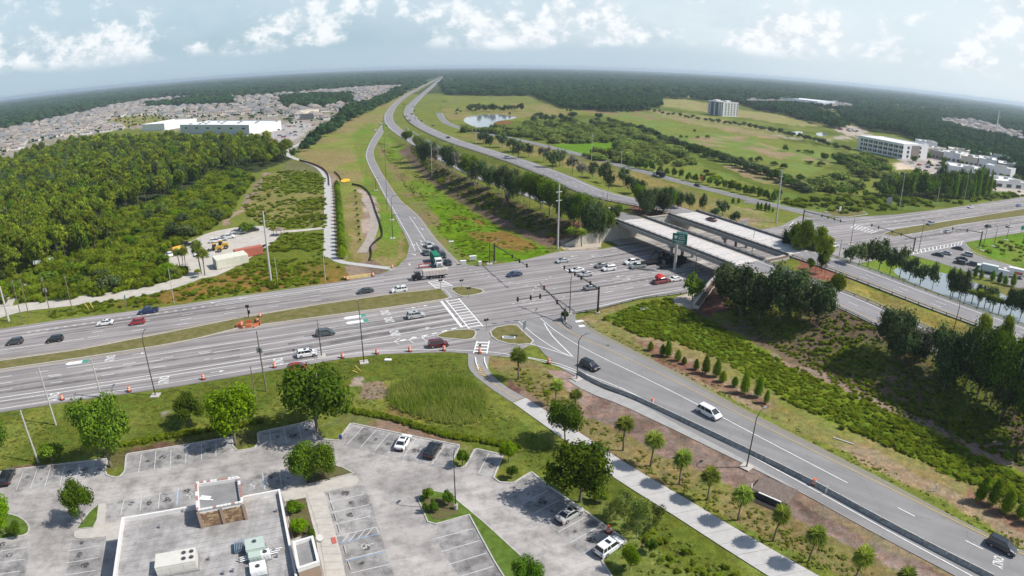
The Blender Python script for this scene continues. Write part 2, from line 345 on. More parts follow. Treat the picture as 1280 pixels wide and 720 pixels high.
WOODR_CLEAR = [[(922, 126), (1000, 128), (1045, 128), (1070, 133), (1060, 139), (1000, 132), (940, 131)], [(1170, 150), (1215, 151), (1280, 168), (1280, 182), (1215, 165), (1172, 154)]]
PINE = [(-70, 248), (0, 214), (40, 198), (90, 186), (150, 180), (250, 181), (330, 184), (368, 198), (352, 204), (322, 214), (262, 218), (240, 238), (190, 255), (140, 268), (105, 298), (60, 318), (0, 340), (-80, 350)]
SCRUB_L = [(-60, 345), (0, 338), (60, 318), (105, 298), (140, 268), (190, 255), (240, 238), (262, 218), (300, 216), (318, 224), (296, 250), (290, 268), (262, 288), (232, 300), (205, 318), (208, 338), (235, 340), (228, 348), (190, 358), (120, 372), (60, 378), (20, 378), (-60, 386)]
FIELD_L = [(330, 222), (352, 212), (385, 214), (405, 222), (407, 285), (345, 285), (345, 293), (300, 262), (318, 236)]
FIELD_L2 = [(268, 348), (300, 335), (345, 300), (352, 292), (404, 292), (405, 320), (440, 340), (432, 349), (300, 367), (150, 388), (60, 399), (62, 388), (130, 377), (200, 366)]
SWAMP_N = [(470, 176), (492, 186), (505, 200), (522, 216), (556, 243), (600, 270), (650, 298), (690, 316), (672, 325), (622, 328), (585, 330), (560, 306), (533, 270), (500, 225)]
SWAMP_S = [(752, 398), (800, 380), (832, 373), (870, 392), (905, 412), (960, 442), (1040, 480), (1100, 508), (1180, 548), (1240, 578), (1280, 598), (1340, 630), (1340, 670), (1280, 632), (1238, 612), (1195, 600), (1140, 572), (1062, 536), (990, 505), (958, 484), (905, 452), (845, 428), (800, 420)]
YARD = [(208, 322), (232, 308), (262, 292), (300, 284), (345, 283), (352, 293), (338, 303), (300, 330), (262, 347), (235, 344), (215, 335)]
SCRUB_R = [(560, 187), (640, 165), (700, 160), (760, 165), (800, 185), (830, 210), (880, 228), (940, 250), (960, 262), (1060, 262), (1130, 262), (1280, 246), (1280, 235), (1200, 236), (1040, 245), (1010, 240), (930, 222), (860, 185), (800, 160), (770, 152), (700, 148), (640, 152)]
def build_ground():
    rr = [28.0]
    while rr[-1] < 620: rr.append(rr[-1]*1.0082)
    while rr[-1] < 30000: rr.append(rr[-1]*1.028)
    rr = np.array(rr); aa = np.radians(np.concatenate([np.arange(32, 148.01, .25), np.arange(156, 389, 8.0)]))
    na, nr = len(aa), len(rr); X = np.outer(rr, np.cos(aa)).ravel(); Y = np.outer(rr, np.sin(aa)).ravel()
    Z = H(X, Y)-.05; px, py = proj(X, Y, Z); vis = (Y > 0) & (px > -200) & (px < 1480); d = np.hypot(X, Y)
    j = np.clip(1400/np.maximum(d, 60), .5, 8)
    qx = px+(vnoise(X, Y, 5, 1)-.5)*j*1.4+(vnoise(X, Y, 16, 2)-.5)*j*1.6; qy = py+(vnoise(X, Y, 5, 3)-.5)*j*.7+(vnoise(X, Y, 16, 4)-.5)*j*.8
    big = vnoise(X, Y, 38, 5)[:, None]; mid = vnoise(X, Y, 11, 6)[:, None]; fine = vnoise(X, Y, 3.1, 7)[:, None]
    def C(c): return np.array(c)[None, :]
    col = C(MEAD)*(1-big*.5)+C(GR)*big*.5
    farw = vnoise(X, Y, 700, 8)[:, None]; wood = C(WOODF)*(1+farw*.7)
    col = np.where((d > 1500)[:, None], wood, col)
    def paint(poly, c, alt=None, w=mid, raw=False, th=.45):
        m = (inpoly(px, py, poly) if raw else inpoly(qx, qy, poly)) & vis; k = np.clip((w-th)*5+.5, 0, 1)
        cc_ = C(c)*(1-k)+C(alt if alt else c)*k
        col[m] = cc_[m] if cc_.shape[0] > 1 else cc_[0]
    # right-hand fields, far to near
    paint([(555, 120), (665, 119), (700, 134), (755, 139), (830, 136), (826, 122), (860, 124), (925, 131), (985, 140), (1060, 160), (1085, 168), (1140, 180), (1280, 235), (1280, 262), (1060, 275), (960, 255), (860, 230), (740, 200), (600, 165), (552, 150), (548, 135)], MEAD, GR, big)
    paint([(552, 136), (640, 130), (735, 131), (750, 138), (700, 145), (560, 150)], MEAD, DRY, mid)
    paint([(556, 120), (664, 119.5), (672, 127), (650, 129), (560, 131)], (.13, .15, .05), MEAD, mid)
    paint([(612, 152), (640, 150), (700, 156), (690, 163), (640, 163)], (.22, .13, .05), (.17, .09, .04), mid)
    paint([(727, 133), (800, 139), (855, 151), (905, 163), (960, 172), (1040, 185), (1050, 200), (1010, 222), (950, 222), (900, 205), (850, 180), (790, 160)], FIELD, MEAD, big)
    paint([(727, 133), (800, 139), (835, 150), (810, 150), (770, 145), (730, 139)], (.20, .15, .09), FIELD, mid, th=.6)
    paint([(840, 173), (930, 170), (965, 183), (1010, 196), (1040, 200), (1030, 205), (960, 195), (930, 186), (850, 180)], TANF, FIELD, mid, th=.55)
    paint([(800, 136), (880, 145), (940, 157), (1000, 172), (960, 174), (900, 162), (850, 152)], (.20, .21, .085), TANF, big, th=.6)
    paint([(826, 123), (860, 125), (945, 140), (1000, 147), (1030, 158), (1000, 158), (880, 140), (830, 133)], (.22, .23, .09), TANF, mid, th=.7)
    paint([(895, 205), (960, 212), (1015, 230), (990, 240), (930, 225)], (.19, .19, .08), TANF, mid, th=.6)
    paint(SCRUB_R, (.10, .155, .035), GR, mid)
    paint([(690, 180), (775, 178), (765, 195), (715, 192)], LUSH); paint([(790, 195), (860, 200), (960, 238), (1000, 258), (960, 262), (880, 232), (800, 210)], (.13, .19, .045), MEAD, mid)
    paint([(1120, 203), (1175, 207), (1150, 213), (1118, 212)], SAND)
    # built-up ground
    paint([(-60, 178), (0, 163), (40, 155), (90, 143), (130, 134), (180, 124), (230, 121), (300, 122), (330, 119), (420, 112), (480, 107.5), (505, 108), (480, 122), (455, 133), (440, 137), (420, 152), (398, 167), (368, 188), (340, 178), (300, 168), (150, 160), (0, 200), (-60, 230)], URB, (.17, .18, .11), fine, th=.62)
    paint([(140, 147), (200, 143), (215, 152), (150, 160), (130, 155)], (.28, .22, .12), MEAD, mid)
    paint([(300, 168), (372, 152), (395, 156), (368, 175), (330, 178)], (.33, .33, .32))
    for c in WOODR_CLEAR: paint(c, URB)
    paint([(1065, 168), (1085, 168), (1150, 181), (1200, 197), (1280, 228), (1340, 250), (1340, 252), (1250, 240), (1180, 226), (1130, 205), (1120, 198)], (.40, .38, .34), (.30, .29, .27), mid)
    paint([(1040, 160), (1060, 157), (1088, 162), (1078, 170), (1060, 170), (1050, 166)], (.36, .33, .28)); paint([(960, 168), (1060, 170), (1070, 176), (1010, 177)], (.34, .32, .28), MEAD, mid)
    for f in FOR_FAR: paint(f, WOODF, (.045, .065, .022), big)
    for c in WOODR_CLEAR: paint(c, URB)
    clr = vnoise(X, Y, 230, 77)*.6+vnoise(X, Y, 90, 78)*.4 < .24
    for f in FOR_FAR: m_ = inpoly(px, py, f) & vis & clr; col[m_] = (.15, .155, .065)
    # left side
    paint(PINE, WOODF); paint(SCRUB_L, SCR, GR, mid); paint(FIELD_L, (.12, .165, .035), (.17, .17, .06), mid); paint(FIELD_L2, (.10, .135, .022), RUST, big, th=.7)
    paint([(300, 262), (318, 232), (330, 215), (338, 216), (326, 236), (308, 260), (292, 276), (280, 282), (284, 270)], (.30, .24, .18), DIRT, mid)
    paint([(352, 212), (402, 216), (404, 209), (360, 200)], (.12, .13, .06))
    paint([(370, 193), (420, 152), (470, 133), (530, 104), (545, 100), (500, 128), (486, 140), (470, 160), (455, 195), (470, 230), (490, 262), (505, 300), (510, 318), (497, 330), (455, 325), (420, 225), (400, 210)], (.165, .20, .05), DRY, big, th=.5)
    paint([(440, 165), (470, 150), (462, 185), (460, 215), (475, 240), (500, 290), (500, 320), (470, 322), (468, 270), (450, 215)], (.115, .20, .03), MEAD, mid)
    paint([(445, 235), (462, 240), (472, 262), (474, 285), (466, 312), (446, 326), (455, 285), (452, 255)], (.36, .31, .26), DIRT, mid)
    paint([(404, 212), (420, 218), (424, 250), (428, 326), (416, 326), (412, 240)], (.24, .2, .15)); paint([(430, 330), (470, 322), (485, 333), (480, 343), (440, 350)], (.22, .18, .14), MUD, mid)
    paint([(440, 240), (452, 240), (456, 326), (438, 322), (430, 250)], (.17, .165, .06), DRY, mid)
    paint(SWAMP_N, (.10, .205, .014), (.08, .15, .012), fine); paint([(478, 170), (500, 190), (560, 300), (600, 332), (560, 330), (520, 270), (470, 190)], (.17, .15, .07), (.13, .175, .04), mid)
    paint([(480, 155), (490, 168), (520, 210), (560, 250), (540, 255), (500, 215), (474, 178), (470, 165)], (.16, .18, .05), (.11, .19, .025), mid)
    paint([(560, 268), (590, 272), (650, 298), (684, 314), (640, 314), (600, 300), (575, 290)], RUST, LUSH, mid, th=.6)
    paint([(498, 190), (520, 178), (548, 203), (600, 232), (660, 258), (715, 282), (758, 285), (735, 300), (700, 306), (686, 312), (640, 290), (590, 262), (545, 232), (515, 208)], (.145, .11, .085), (.10, .10, .04), fine, th=.55)
    paint([(690, 285), (740, 275), (775, 272), (768, 285), (730, 297), (702, 308), (688, 308)], MULCH, (.15, .09, .06), fine)
    paint([(700, 302), (730, 296), (755, 300), (752, 310), (706, 312)], (.42, .36, .29))
    # between the freeway and the frontage road
    paint([(570, 172), (620, 182), (720, 212), (800, 240), (850, 258), (900, 280), (960, 292), (975, 280), (900, 248), (800, 215), (700, 188), (600, 166)], (.20, .18, .065), (.13, .14, .05), mid)
    paint([(900, 250), (960, 268), (990, 280), (965, 288), (920, 272), (885, 255)], (.26, .20, .15), (.18, .19, .07), mid)
    paint([(600, 200), (700, 235), (760, 258), (790, 268), (740, 262), (640, 228), (590, 205)], (.165, .18, .06), DRY, mid); paint([(785, 255), (855, 255), (862, 272), (800, 280)], MULCH)
    # south side of the crossing
    paint([(744, 388), (800, 376), (870, 366), (905, 395), (1040, 460), (1300, 590), (1300, 700), (1240, 662), (1000, 540), (860, 470), (740, 420), (715, 400)], (.155, .18, .05), DRY, mid, th=.55)
    paint([(720, 398), (760, 400), (900, 470), (1000, 520), (1160, 600), (1290, 672), (1290, 690), (1160, 618), (1000, 540), (860, 475), (740, 428)], (.165, .17, .06), (.24, .20, .13), mid, th=.55)
    paint([(792, 425), (830, 440), (900, 480), (960, 505), (955, 510), (900, 488), (820, 452)], (.19, .12, .085)); paint([(1205, 612), (1240, 634), (1290, 655), (1290, 668), (1240, 648), (1205, 622)], (.2, .13, .09))
    paint(SWAMP_S, (.125, .18, .022), (.085, .15, .02), mid)
    paint([(862, 388), (880, 362), (905, 345), (1040, 370), (1280, 480), (1340, 510), (1340, 650), (1280, 595), (1180, 545), (1100, 505), (1040, 475), (960, 440), (905, 412)], (.13, .105, .07), (.10, .125, .03), mid, th=.47)
    paint([(960, 442), (1040, 470), (1110, 500), (1170, 530), (1180, 545), (1100, 508), (1040, 480), (970, 452)], (.24, .19, .15), MUD, mid); paint([(1195, 545), (1250, 548), (1268, 585), (1225, 580)], (.26, .2, .15))
    paint([(862, 388), (880, 362), (898, 347), (930, 352), (925, 385), (890, 395)], (.13, .055, .038), MULCH, fine); paint([(840, 372), (870, 368), (866, 386), (845, 384)], (.4, .33, .25))
    paint([(1035, 342), (1280, 432), (1340, 460), (1340, 490), (1280, 465), (1100, 385), (1035, 358)], (.20, .19, .055), DRY, mid, th=.65); paint([(985, 318), (1035, 330), (1060, 350), (1010, 345)], (.2, .1, .07))
    paint([(1060, 318), (1140, 318), (1180, 330), (1280, 362), (1300, 400), (1200, 372), (1110, 345), (1060, 330)], (.12, .19, .03), (.17, .13, .07), big, th=.65)
    paint([(1205, 303), (1280, 290), (1340, 284), (1340, 345), (1280, 335), (1235, 322)], (.13, .19, .035), LUSH, mid)
    # bottom right: dug verge, palms strip
    paint([(612, 448), (660, 450), (720, 470), (900, 560), (1100, 668), (1220, 740), (1100, 740), (900, 640), (740, 560), (690, 515), (640, 475)], (.14, .165, .04), (.18, .16, .07), mid)
    paint([(688, 462), (712, 462), (735, 470), (900, 556), (985, 602), (1000, 625), (1100, 675), (1200, 730), (1170, 740), (1010, 655), (945, 618), (860, 575), (775, 535), (740, 515), (700, 480)], (.20, .155, .125), (.245, .195, .165), mid)
    paint([(740, 488), (800, 514), (900, 562), (985, 600), (1060, 640), (1130, 678), (1200, 716), (1180, 725), (1090, 690), (1000, 650), (925, 612), (850, 576), (790, 545), (735, 515)], (.15, .115, .092), (.19, .15, .125), fine)
    paint([(985, 605), (1010, 610), (1200, 700), (1260, 735), (1210, 735), (1100, 680), (1000, 628)], (.16, .165, .05), (.22, .18, .13), mid, th=.6)
    paint([(636, 472), (700, 515), (790, 580), (900, 650), (1010, 710), (1000, 716), (890, 655), (780, 588), (690, 522), (636, 482)], (.13, .08, .065), (.2, .16, .12), fine)
    paint([(760, 570), (850, 630), (960, 695), (1020, 725), (1005, 730), (900, 665), (800, 603), (755, 575)], (.36, .29, .21), (.25, .19, .14), mid)
    # lawn between the arterial and the car park
    paint([(-60, 530), (0, 516), (100, 500), (200, 488), (300, 471), (400, 452), (480, 443), (585, 443), (600, 480), (640, 515), (700, 560), (900, 668), (1010, 740), (740, 740), (700, 600), (630, 570), (430, 535), (400, 545), (320, 560), (0, 590), (-60, 600)], GR, MEAD, mid, th=.6)
    paint([(455, 480), (485, 478), (490, 492), (465, 500), (450, 495)], (.2, .16, .12)); paint([(440, 470), (458, 471), (452, 483), (438, 480)], (.26, .24, .2)); paint([(200, 513), (222, 512), (222, 523), (203, 525)], (.28, .26, .22), GR, fine)
    paint([(400, 532), (440, 515), (500, 530), (600, 560), (650, 568), (648, 574), (590, 572), (500, 545), (440, 530)], (.20, .15, .11), (.13, .15, .05), mid)
    paint([(480, 478), (560, 470), (608, 490), (600, 530), (540, 535), (490, 522)], (.15, .18, .04), (.18, .15, .06), mid)
    paint([(0, 585), (100, 578), (160, 560), (270, 545), (330, 540), (400, 530), (412, 545), (330, 556), (150, 582), (0, 600)], (.13, .08, .06), (.10, .11, .04), mid)
    paint([(735, 610), (790, 650), (830, 690), (880, 720), (960, 740), (800, 740), (760, 700), (700, 640)], (.13, .17, .045), (.21, .16, .12), mid, th=.68)
    col *= (.93+.14*fine)
    me = bpy.data.meshes.new('ground'); V = np.stack([X, Y, Z], 1)
    V = np.concatenate([V, [[0, 0, -.05]]]); ctr = len(V)-1
    i, k = np.meshgrid(np.arange(nr-1), np.arange(na), indexing='ij'); k2 = (k+1) % na
    F = np.stack([i*na+k, (i+1)*na+k, (i+1)*na+k2, i*na+k2], -1).reshape(-1, 4)
    T = [(ctr, int(q), int((q+1) % na)) for q in range(na)]
    loops = np.concatenate([F.ravel(), np.array(T).ravel()]); nq = len(F)
    me.vertices.add(len(V)); me.vertices.foreach_set('co', V.ravel()); me.loops.add(len(loops)); me.loops.foreach_set('vertex_index', loops)
    me.polygons.add(nq+len(T)); me.polygons.foreach_set('loop_start', np.concatenate([np.arange(nq)*4, nq*4+np.arange(len(T))*3]))
    me.update(calc_edges=True); me.polygons.foreach_set('use_smooth', [True]*(nq+len(T)))
    at = me.color_attributes.new('soil', 'FLOAT_COLOR', 'POINT'); cc_ = np.ones((len(V), 4)); cc_[:-1, :3] = col; cc_[-1, :3] = GR; at.data.foreach_set('color', cc_.ravel())
    m, nt, b = principled('ground_cover'); N, L = nt.nodes, nt.links
    a = N.new('ShaderNodeAttribute'); a.attribute_name = 'soil'; geo = N.new('ShaderNodeNewGeometry')
    def nz(s, d, r=.6):
        n = N.new('ShaderNodeTexNoise'); n.inputs['Scale'].default_value = s; n.inputs['Detail'].default_value = d; n.inputs['Roughness'].default_value = r; L.new(geo.outputs['Position'], n.inputs['Vector']); return n.outputs[0]
    def mr(i_, a_, b_, c_, d_): r = N.new('ShaderNodeMapRange'); L.new(i_, r.inputs[0]); [setattr(r.inputs[q+1], 'default_value', v) for q, v in enumerate((a_, b_, c_, d_))]; return r.outputs[0]
    def mul(p, q): x = N.new('ShaderNodeMath'); x.operation = 'MULTIPLY'; L.new(p, x.inputs[0]); L.new(q, x.inputs[1]); return x.outputs[0]
    v = mul(mul(mr(nz(.05, 4), .3, .7, .85, 1.15), mr(nz(.7, 6, .7), .3, .7, .58, 1.4)), mr(nz(4.0, 5, .8), .3, .7, .55, 1.45))
    hs = N.new('ShaderNodeHueSaturation'); L.new(a.outputs['Color'], hs.inputs['Color']); L.new(v, hs.inputs['Value']); L.new(mr(nz(.16, 5), .3, .7, .482, .51), hs.inputs['Hue'])
    mo = N.new('ShaderNodeMix'); mo.data_type = 'RGBA'; mo.blend_type = 'MULTIPLY'; L.new(mr(nz(.38, 8, .7), .42, .64, 0, .75), mo.inputs[0]); hs.inputs['Saturation'].default_value = 1.05; L.new(hs.outputs[0], mo.inputs[6]); mo.inputs[7].default_value = (1.34, 1.03, .92, 1)
    L.new(mo.outputs[2], b.inputs['Base Color']); b.inputs['Roughness'].default_value = .95; b.inputs['Specular IOR Level'].default_value = .05
    bp = N.new('ShaderNodeBump'); bp.inputs['Strength'].default_value = .6; bp.inputs['Distance'].default_value = .25; L.new(nz(2.2, 5, .7), bp.inputs['Height']); L.new(bp.outputs[0], b.inputs['Normal'])
    me.materials.append(m); return struct(link('ground', me))
GROUND = build_ground()

# ------------------------------------------------------------ sheets, strips, paint
def sheet(name, poly, m, z=.03, parent=None, world=False):
    pts = [(p[0], p[1], gz(p[0], p[1])+z) if world else P(p[0], p[1], z) for p in poly]
    bm = bmesh.new(); vs = [bm.verts.new(p) for p in pts]; f = bm.faces.new(vs); bm.normal_update()
    if f.normal.z < 0: f.normal_flip()
    bmesh.ops.triangulate(bm, faces=[f]); me = bpy.data.meshes.new(name); bm.to_mesh(me); bm.free(); me.materials.append(m)
    return link(name, me, parent)
def smooth_poly(poly, it=1):
    for _ in range(it):
        q = []
        for i in range(len(poly)):
            a, b = poly[i], poly[(i+1) % len(poly)]; q += [(a[0]*.75+b[0]*.25, a[1]*.75+b[1]*.25), (a[0]*.25+b[0]*.75, a[1]*.25+b[1]*.75)]
        poly = q
    return poly
class Strip:
    def __init__(s, Lp, Rp=None, w=None, n=None, step=4.0):
        if Rp is None:
            c = Lp if isinstance(Lp, np.ndarray) else edge(Lp); d = np.linalg.norm(np.diff(c[:, :2], axis=0), axis=1).sum()
            c = resample(c, n or int(d/step)+2); t = np.gradient(c[:, :2], axis=0); t /= np.linalg.norm(t, axis=1)[:, None]; nn = np.stack([-t[:, 1], t[:, 0]], 1)
            wl, wr = (w if isinstance(w, tuple) else (w/2, w/2)); s.L = c.copy(); s.R = c.copy(); s.L[:, :2] += nn*wl; s.R[:, :2] -= nn*wr
        else:
            a, b = (q if isinstance(q, np.ndarray) else edge(q) for q in (Lp, Rp)); d = np.linalg.norm(np.diff(a[:, :2], axis=0), axis=1).sum()
            n = n or int(d/step)+2; s.L, s.R = resample(a, n), resample(b, n)
        s.C = (s.L+s.R)/2; s.d = np.concatenate([[0], np.cumsum(np.linalg.norm(np.diff(s.C[:, :2], axis=0), axis=1))]); s.len = s.d[-1]
    def at(s, q, t):
        a = np.array([np.interp(q, s.d, s.L[:, k]) for k in range(3)]); b = np.array([np.interp(q, s.d, s.R[:, k]) for k in range(3)]); return a*(1-t)+b*t
    def head(s, q):
        a, b = s.at(max(q-2, 0), .5), s.at(min(q+2, s.len), .5); return math.atan2(b[1]-a[1], b[0]-a[0])
    def surface(s, name, m, dz=.03, parent=None):
        n = len(s.L); v = [tuple(p+np.array((0, 0, dz))) for p in s.L]+[tuple(p+np.array((0, 0, dz))) for p in s.R]
        return MB().add(v, [(n+i, n+i+1, i+1, i) for i in range(n-1)]).build(name, m, parent)
    def line(s, t, w=.2, dash=None, q0=0, q1=None, m=None, parent=None, name='lane_line', dz=.06):
        q1 = s.len if q1 is None else q1; v = MB(); q = q0; on, off = dash if dash else (4.0, 0.0)
        if dash and on >= 2.5 and np.hypot(*s.C[len(s.C)//2][:2]) < 260 and q1 < 320:   # every dash a piece of its own
            while q < q1-.5: s.line(t, w, None, q, min(q+on, q1), m, parent, 'lane_dash', dz); q += on+off
            return None
        while q < q1-.2:
            e = min(q+on, q1); k = max(1, int((e-q)/4)); pr = None
            for i in range(k+1):
                p = q+(e-q)*i/k; c = s.at(p, t); h = s.head(p)+math.pi/2; o = np.array((math.cos(h), math.sin(h), 0))*w/2
                a, b = c+o, c-o; a[2] += dz; b[2] += dz
                if pr is not None: v.add([pr[0], pr[1], b, a], [(0, 1, 2, 3)])
                pr = (a, b)
            q = e+off
        if not v.f: return None
        o = v.build(name, m or M_WHITE, parent)
        if dash: o['kind'] = 'stuff'; o.name = 'lane_dashes'
        return o
def paintline(name, pts, w=.2, m=None, dash=None, parent=None, z=.055, curve=False):
    c = edge([(p[0], p[1], 0) for p in pts]) if curve else np.array([P(p[0], p[1], 0) for p in pts])
    d = np.linalg.norm(np.diff(c[:, :2], axis=0), axis=1).sum(); s = Strip(resample(c, max(2, int(d/3)+1)), w=.01)
    return s.line(.5, w, dash, 0, None, m, parent, name, z)
def island(name, poly, m, kerb=M_KERB, h=.15, kw=.35, parent=None, world=False, z0=-.04):
    """raised kerb ring round a filled top, as two parts of the kerbed island"""
    pts = poly if world else [P(p[0], p[1], 0)[:2] for p in poly]; n = len(pts)
    A = sum(pts[i][0]*pts[(i+1) % n][1]-pts[(i+1) % n][0]*pts[i][1] for i in range(n))
    if A < 0: pts = pts[::-1]
    inner = []
    for i in range(n):
        a, b, c = np.array(pts[i-1][:2]), np.array(pts[i][:2]), np.array(pts[(i+1) % n][:2]); d1 = (b-a)/max(np.linalg.norm(b-a), 1e-6); d2 = (c-b)/max(np.linalg.norm(c-b), 1e-6)
        nn = np.array((-(d1+d2)[1], (d1+d2)[0])); nn /= max(np.linalg.norm(nn), 1e-6); k = max(.5, nn @ np.array((-d1[1], d1[0]))); inner.append(tuple(b+nn*kw/k))
    gzv = gz(*pts[0][:2]); v = MB(); o = [(p[0], p[1]) for p in pts]; z1 = h+gzv
    V = [(p[0], p[1], z0+gzv) for p in o]+[(p[0], p[1], z1) for p in o]+[(p[0], p[1], z1) for p in inner]+[(p[0], p[1], z1-.06) for p in inner]; F = []
    for i in range(n):
        j = (i+1) % n; F += [(i, j, n+j, n+i), (n+i, n+j, 2*n+j, 2*n+i), (2*n+i, 2*n+j, 3*n+j, 3*n+i)]
    t = struct(MB().add(V, F).build(name, kerb, parent)); sheet('planting_bed', inner, m, h-.03, t, world=True); return t
M_VERGE = mat('verge_grass', (.14, .15, .035), rough=.95, var=.3, scale=.5, bump=.5, bscale=5, c2=(.20, .165, .075), spec=.05)
M_LAWN = mat('lawn_grass', (.08, .125, .018), rough=.95, var=.25, scale=.9, bump=.5, bscale=6, c2=(.12, .19, .035), spec=.05)
M_BEDM = mat('mulch_bed', (.17, .105, .08), rough=.95, var=.35, scale=1.5, bump=.5, bscale=6, c2=(.12, .14, .04), spec=.05)
# the arterial
ART = struct(sheet('arterial_road', [(-120, 428), (-60, 419.5), (0, 411), (75, 400), (200, 384.5), (300, 370), (400, 355.6), (450, 348), (480, 341), (497, 333), (508, 322), (512, 306), (530, 300), (555, 318), (578, 330), (600, 333), (650, 326), (700, 314), (752, 311), (815, 300), (880, 291), (942, 288), (975, 283), (1000, 270), (1024, 273), (1060, 272), (1120, 268), (1180, 261), (1280, 246), (1400, 230), (1400, 274), (1280, 290), (1240, 297), (1207, 303), (1200, 312), (1150, 318), (1100, 324), (1060, 332), (1010, 340), (930, 348), (897, 355), (870, 362), (858, 366), (800, 373), (748, 386), (720, 392), (718, 402), (700, 412), (690, 430), (660, 432), (640, 447), (600, 443), (560, 440), (480, 442.5), (430, 448), (400, 453), (300, 470), (200, 486.5), (100, 500), (50, 508), (0, 515.5), (-60, 525), (-120, 535)], M_ASPH, .02))
def mline(*a, **k): k['parent'] = ART; return paintline(*a, **k)
for pts, kw in [
    ([(-60, 423), (0, 414.5), (75, 403.3), (200, 388.2), (300, 373), (400, 359), (450, 351.5), (480, 345)], {}),
    ([(34, 416), (111, 404), (167, 396), (264, 382)], dict(dash=(1.0, 1.6), w=.35)), ([(269, 380.8), (400, 361.8), (480, 350.3), (515, 345)], dict(w=.22)), ([(269, 382.6), (400, 363.6), (480, 352)], dict(w=.18)),
    ([(-40, 434), (0, 430), (60, 420.5), (113, 411), (230, 394), (283, 386), (337, 378.5), (400, 369), (480, 356.5)], dict(dash=(3, 9))), ([(60, 425), (111, 416.5), (230, 399.5), (285, 391.5), (340, 383.5), (440, 369.5), (500, 360)], dict(dash=(3, 9))),
    ([(-60, 447), (0, 438), (105, 423.5)], dict(w=.25)), ([(110, 422), (205, 408.3), (275, 398.8)], dict(dash=(3, 9))),
    ([(0, 449), (100, 436), (200, 416), (300, 396), (400, 379), (500, 365), (550, 359.5)], dict(m=M_YEL, w=.15)), ([(0, 463.7), (100, 449.5), (200, 433.8), (300, 411.6), (400, 397.8), (500, 384.6), (548, 376.5)], dict(m=M_YEL, w=.15)),
    ([(400, 405), (472, 393.8)], {}), ([(486, 392.3), (553, 382)], {}), ([(83, 460.2), (200, 442.6), (300, 427.5), (394, 412.6), (470, 401), (487, 398.6)], {}), ([(492, 397.2), (560, 386.5)], {}),
    ([(60, 470), (190, 450), (268, 438)], dict(dash=(3, 6))), ([(267, 441), (330, 431), (388, 421), (480, 407), (566, 392)], {}), ([(0, 480), (64, 471), (128, 461), (190, 452), (262, 440.6)], dict(dash=(3, 9))),
    ([(0, 488.5), (60, 479.5), (122, 470.5), (186, 461), (262, 448.6)], dict(dash=(3, 9))), ([(267, 449), (330, 438.5), (400, 427), (480, 414), (571, 398.3)], {}), ([(0, 472), (70, 462)], dict(dash=(3, 6))),
    ([(-60, 507), (0, 497.5), (200, 467.5), (380, 438.5), (480, 421), (577, 404.5)], dict(w=.25)), ([(-60, 511), (0, 502), (200, 471.5), (372, 444), (440, 433), (500, 427), (545, 419)], dict(w=.22)),
    ([(-60, 521), (0, 511.5), (60, 502), (200, 480.8), (300, 464.5), (390, 449.5), (420, 445), (455, 440), (500, 437.5), (590, 438.3), (640, 443.5), (700, 458), (740, 474)], dict(curve=True)),
    ([(500, 426), (540, 418), (575, 409), (583, 407)], dict(dash=(1.5, 1.2), w=.5)),
    ([(640, 380), (700, 372), (800, 352), (870, 340), (905, 334)], dict(dash=(.8, 2.2), w=.18)), ([(715, 349), (758, 341), (810, 333), (850, 326), (900, 318)], dict(w=.22)), ([(748, 352), (790, 345), (850, 336), (890, 330)], dict(dash=(3, 2))), ([(768, 353), (830, 343), (890, 333)], dict(w=.18)),
    ([(745, 384), (800, 371), (862, 360), (892, 353)], dict(w=.25)), ([(756, 366), (800, 358), (860, 348)], dict(dash=(3, 4))), ([(700, 330), (760, 319), (840, 304), (900, 295)], dict(w=.18)), ([(712, 324), (770, 313), (850, 299)], dict(dash=(3, 6))), ([(715, 338), (770, 327), (850, 312)], dict(w=.15)),
    ([(700, 316), (760, 312.5), (820, 302), (900, 292)], {}), ([(561, 327), (600, 342), (650, 356), (700, 362)], dict(dash=(.8, 2.0), w=.2, curve=True)), ([(663, 380), (664, 370), (670, 358), (690, 345)], dict(dash=(.8, 1.8), w=.2, curve=True)),
    ([(945, 340), (1010, 330), (1080, 318), (1140, 309), (1200, 299), (1280, 287)], {}), ([(1090, 300), (1150, 291.5), (1200, 284.5), (1280, 273)], dict(dash=(3, 6))), ([(1100, 306), (1180, 295), (1280, 281)], dict(dash=(3, 6))),
    ([(1075, 281), (1130, 274), (1200, 264), (1280, 253)], dict(dash=(3, 6))), ([(1080, 285), (1130, 278.5), (1200, 269), (1280, 257.5)], dict(dash=(3, 6))), ([(1070, 277), (1130, 270.3), (1200, 260.8), (1280, 249.5)], {}), ([(1095, 288), (1140, 282.5), (1220, 270.5), (1280, 262)], dict(w=.25)),
    ([(1000, 296), (1040, 289), (1060, 284)], dict(dash=(1, 2))), ([(905, 311), (960, 302), (1000, 296)], dict(dash=(3, 4))), ([(905, 318), (960, 309)], {}), ([(910, 300), (960, 292)], {}),
    ([(680, 404), (690, 420), (704, 434), (716, 446)], dict(w=.25, curve=True))]:
    k = dict(w=.19); k.update(kw); mline('lane_line', pts, **k)
def bar(a, b, w, m=M_WHITE, name='crosswalk_bar', parent=None, z=.058): return paintline(name, [a, b], w, m, None, parent or ART, z)
bar((699, 331), (716, 342.5), .6, name='stop_line'); bar((551.5, 376.5), (577.5, 409.5), .7, name='stop_line')
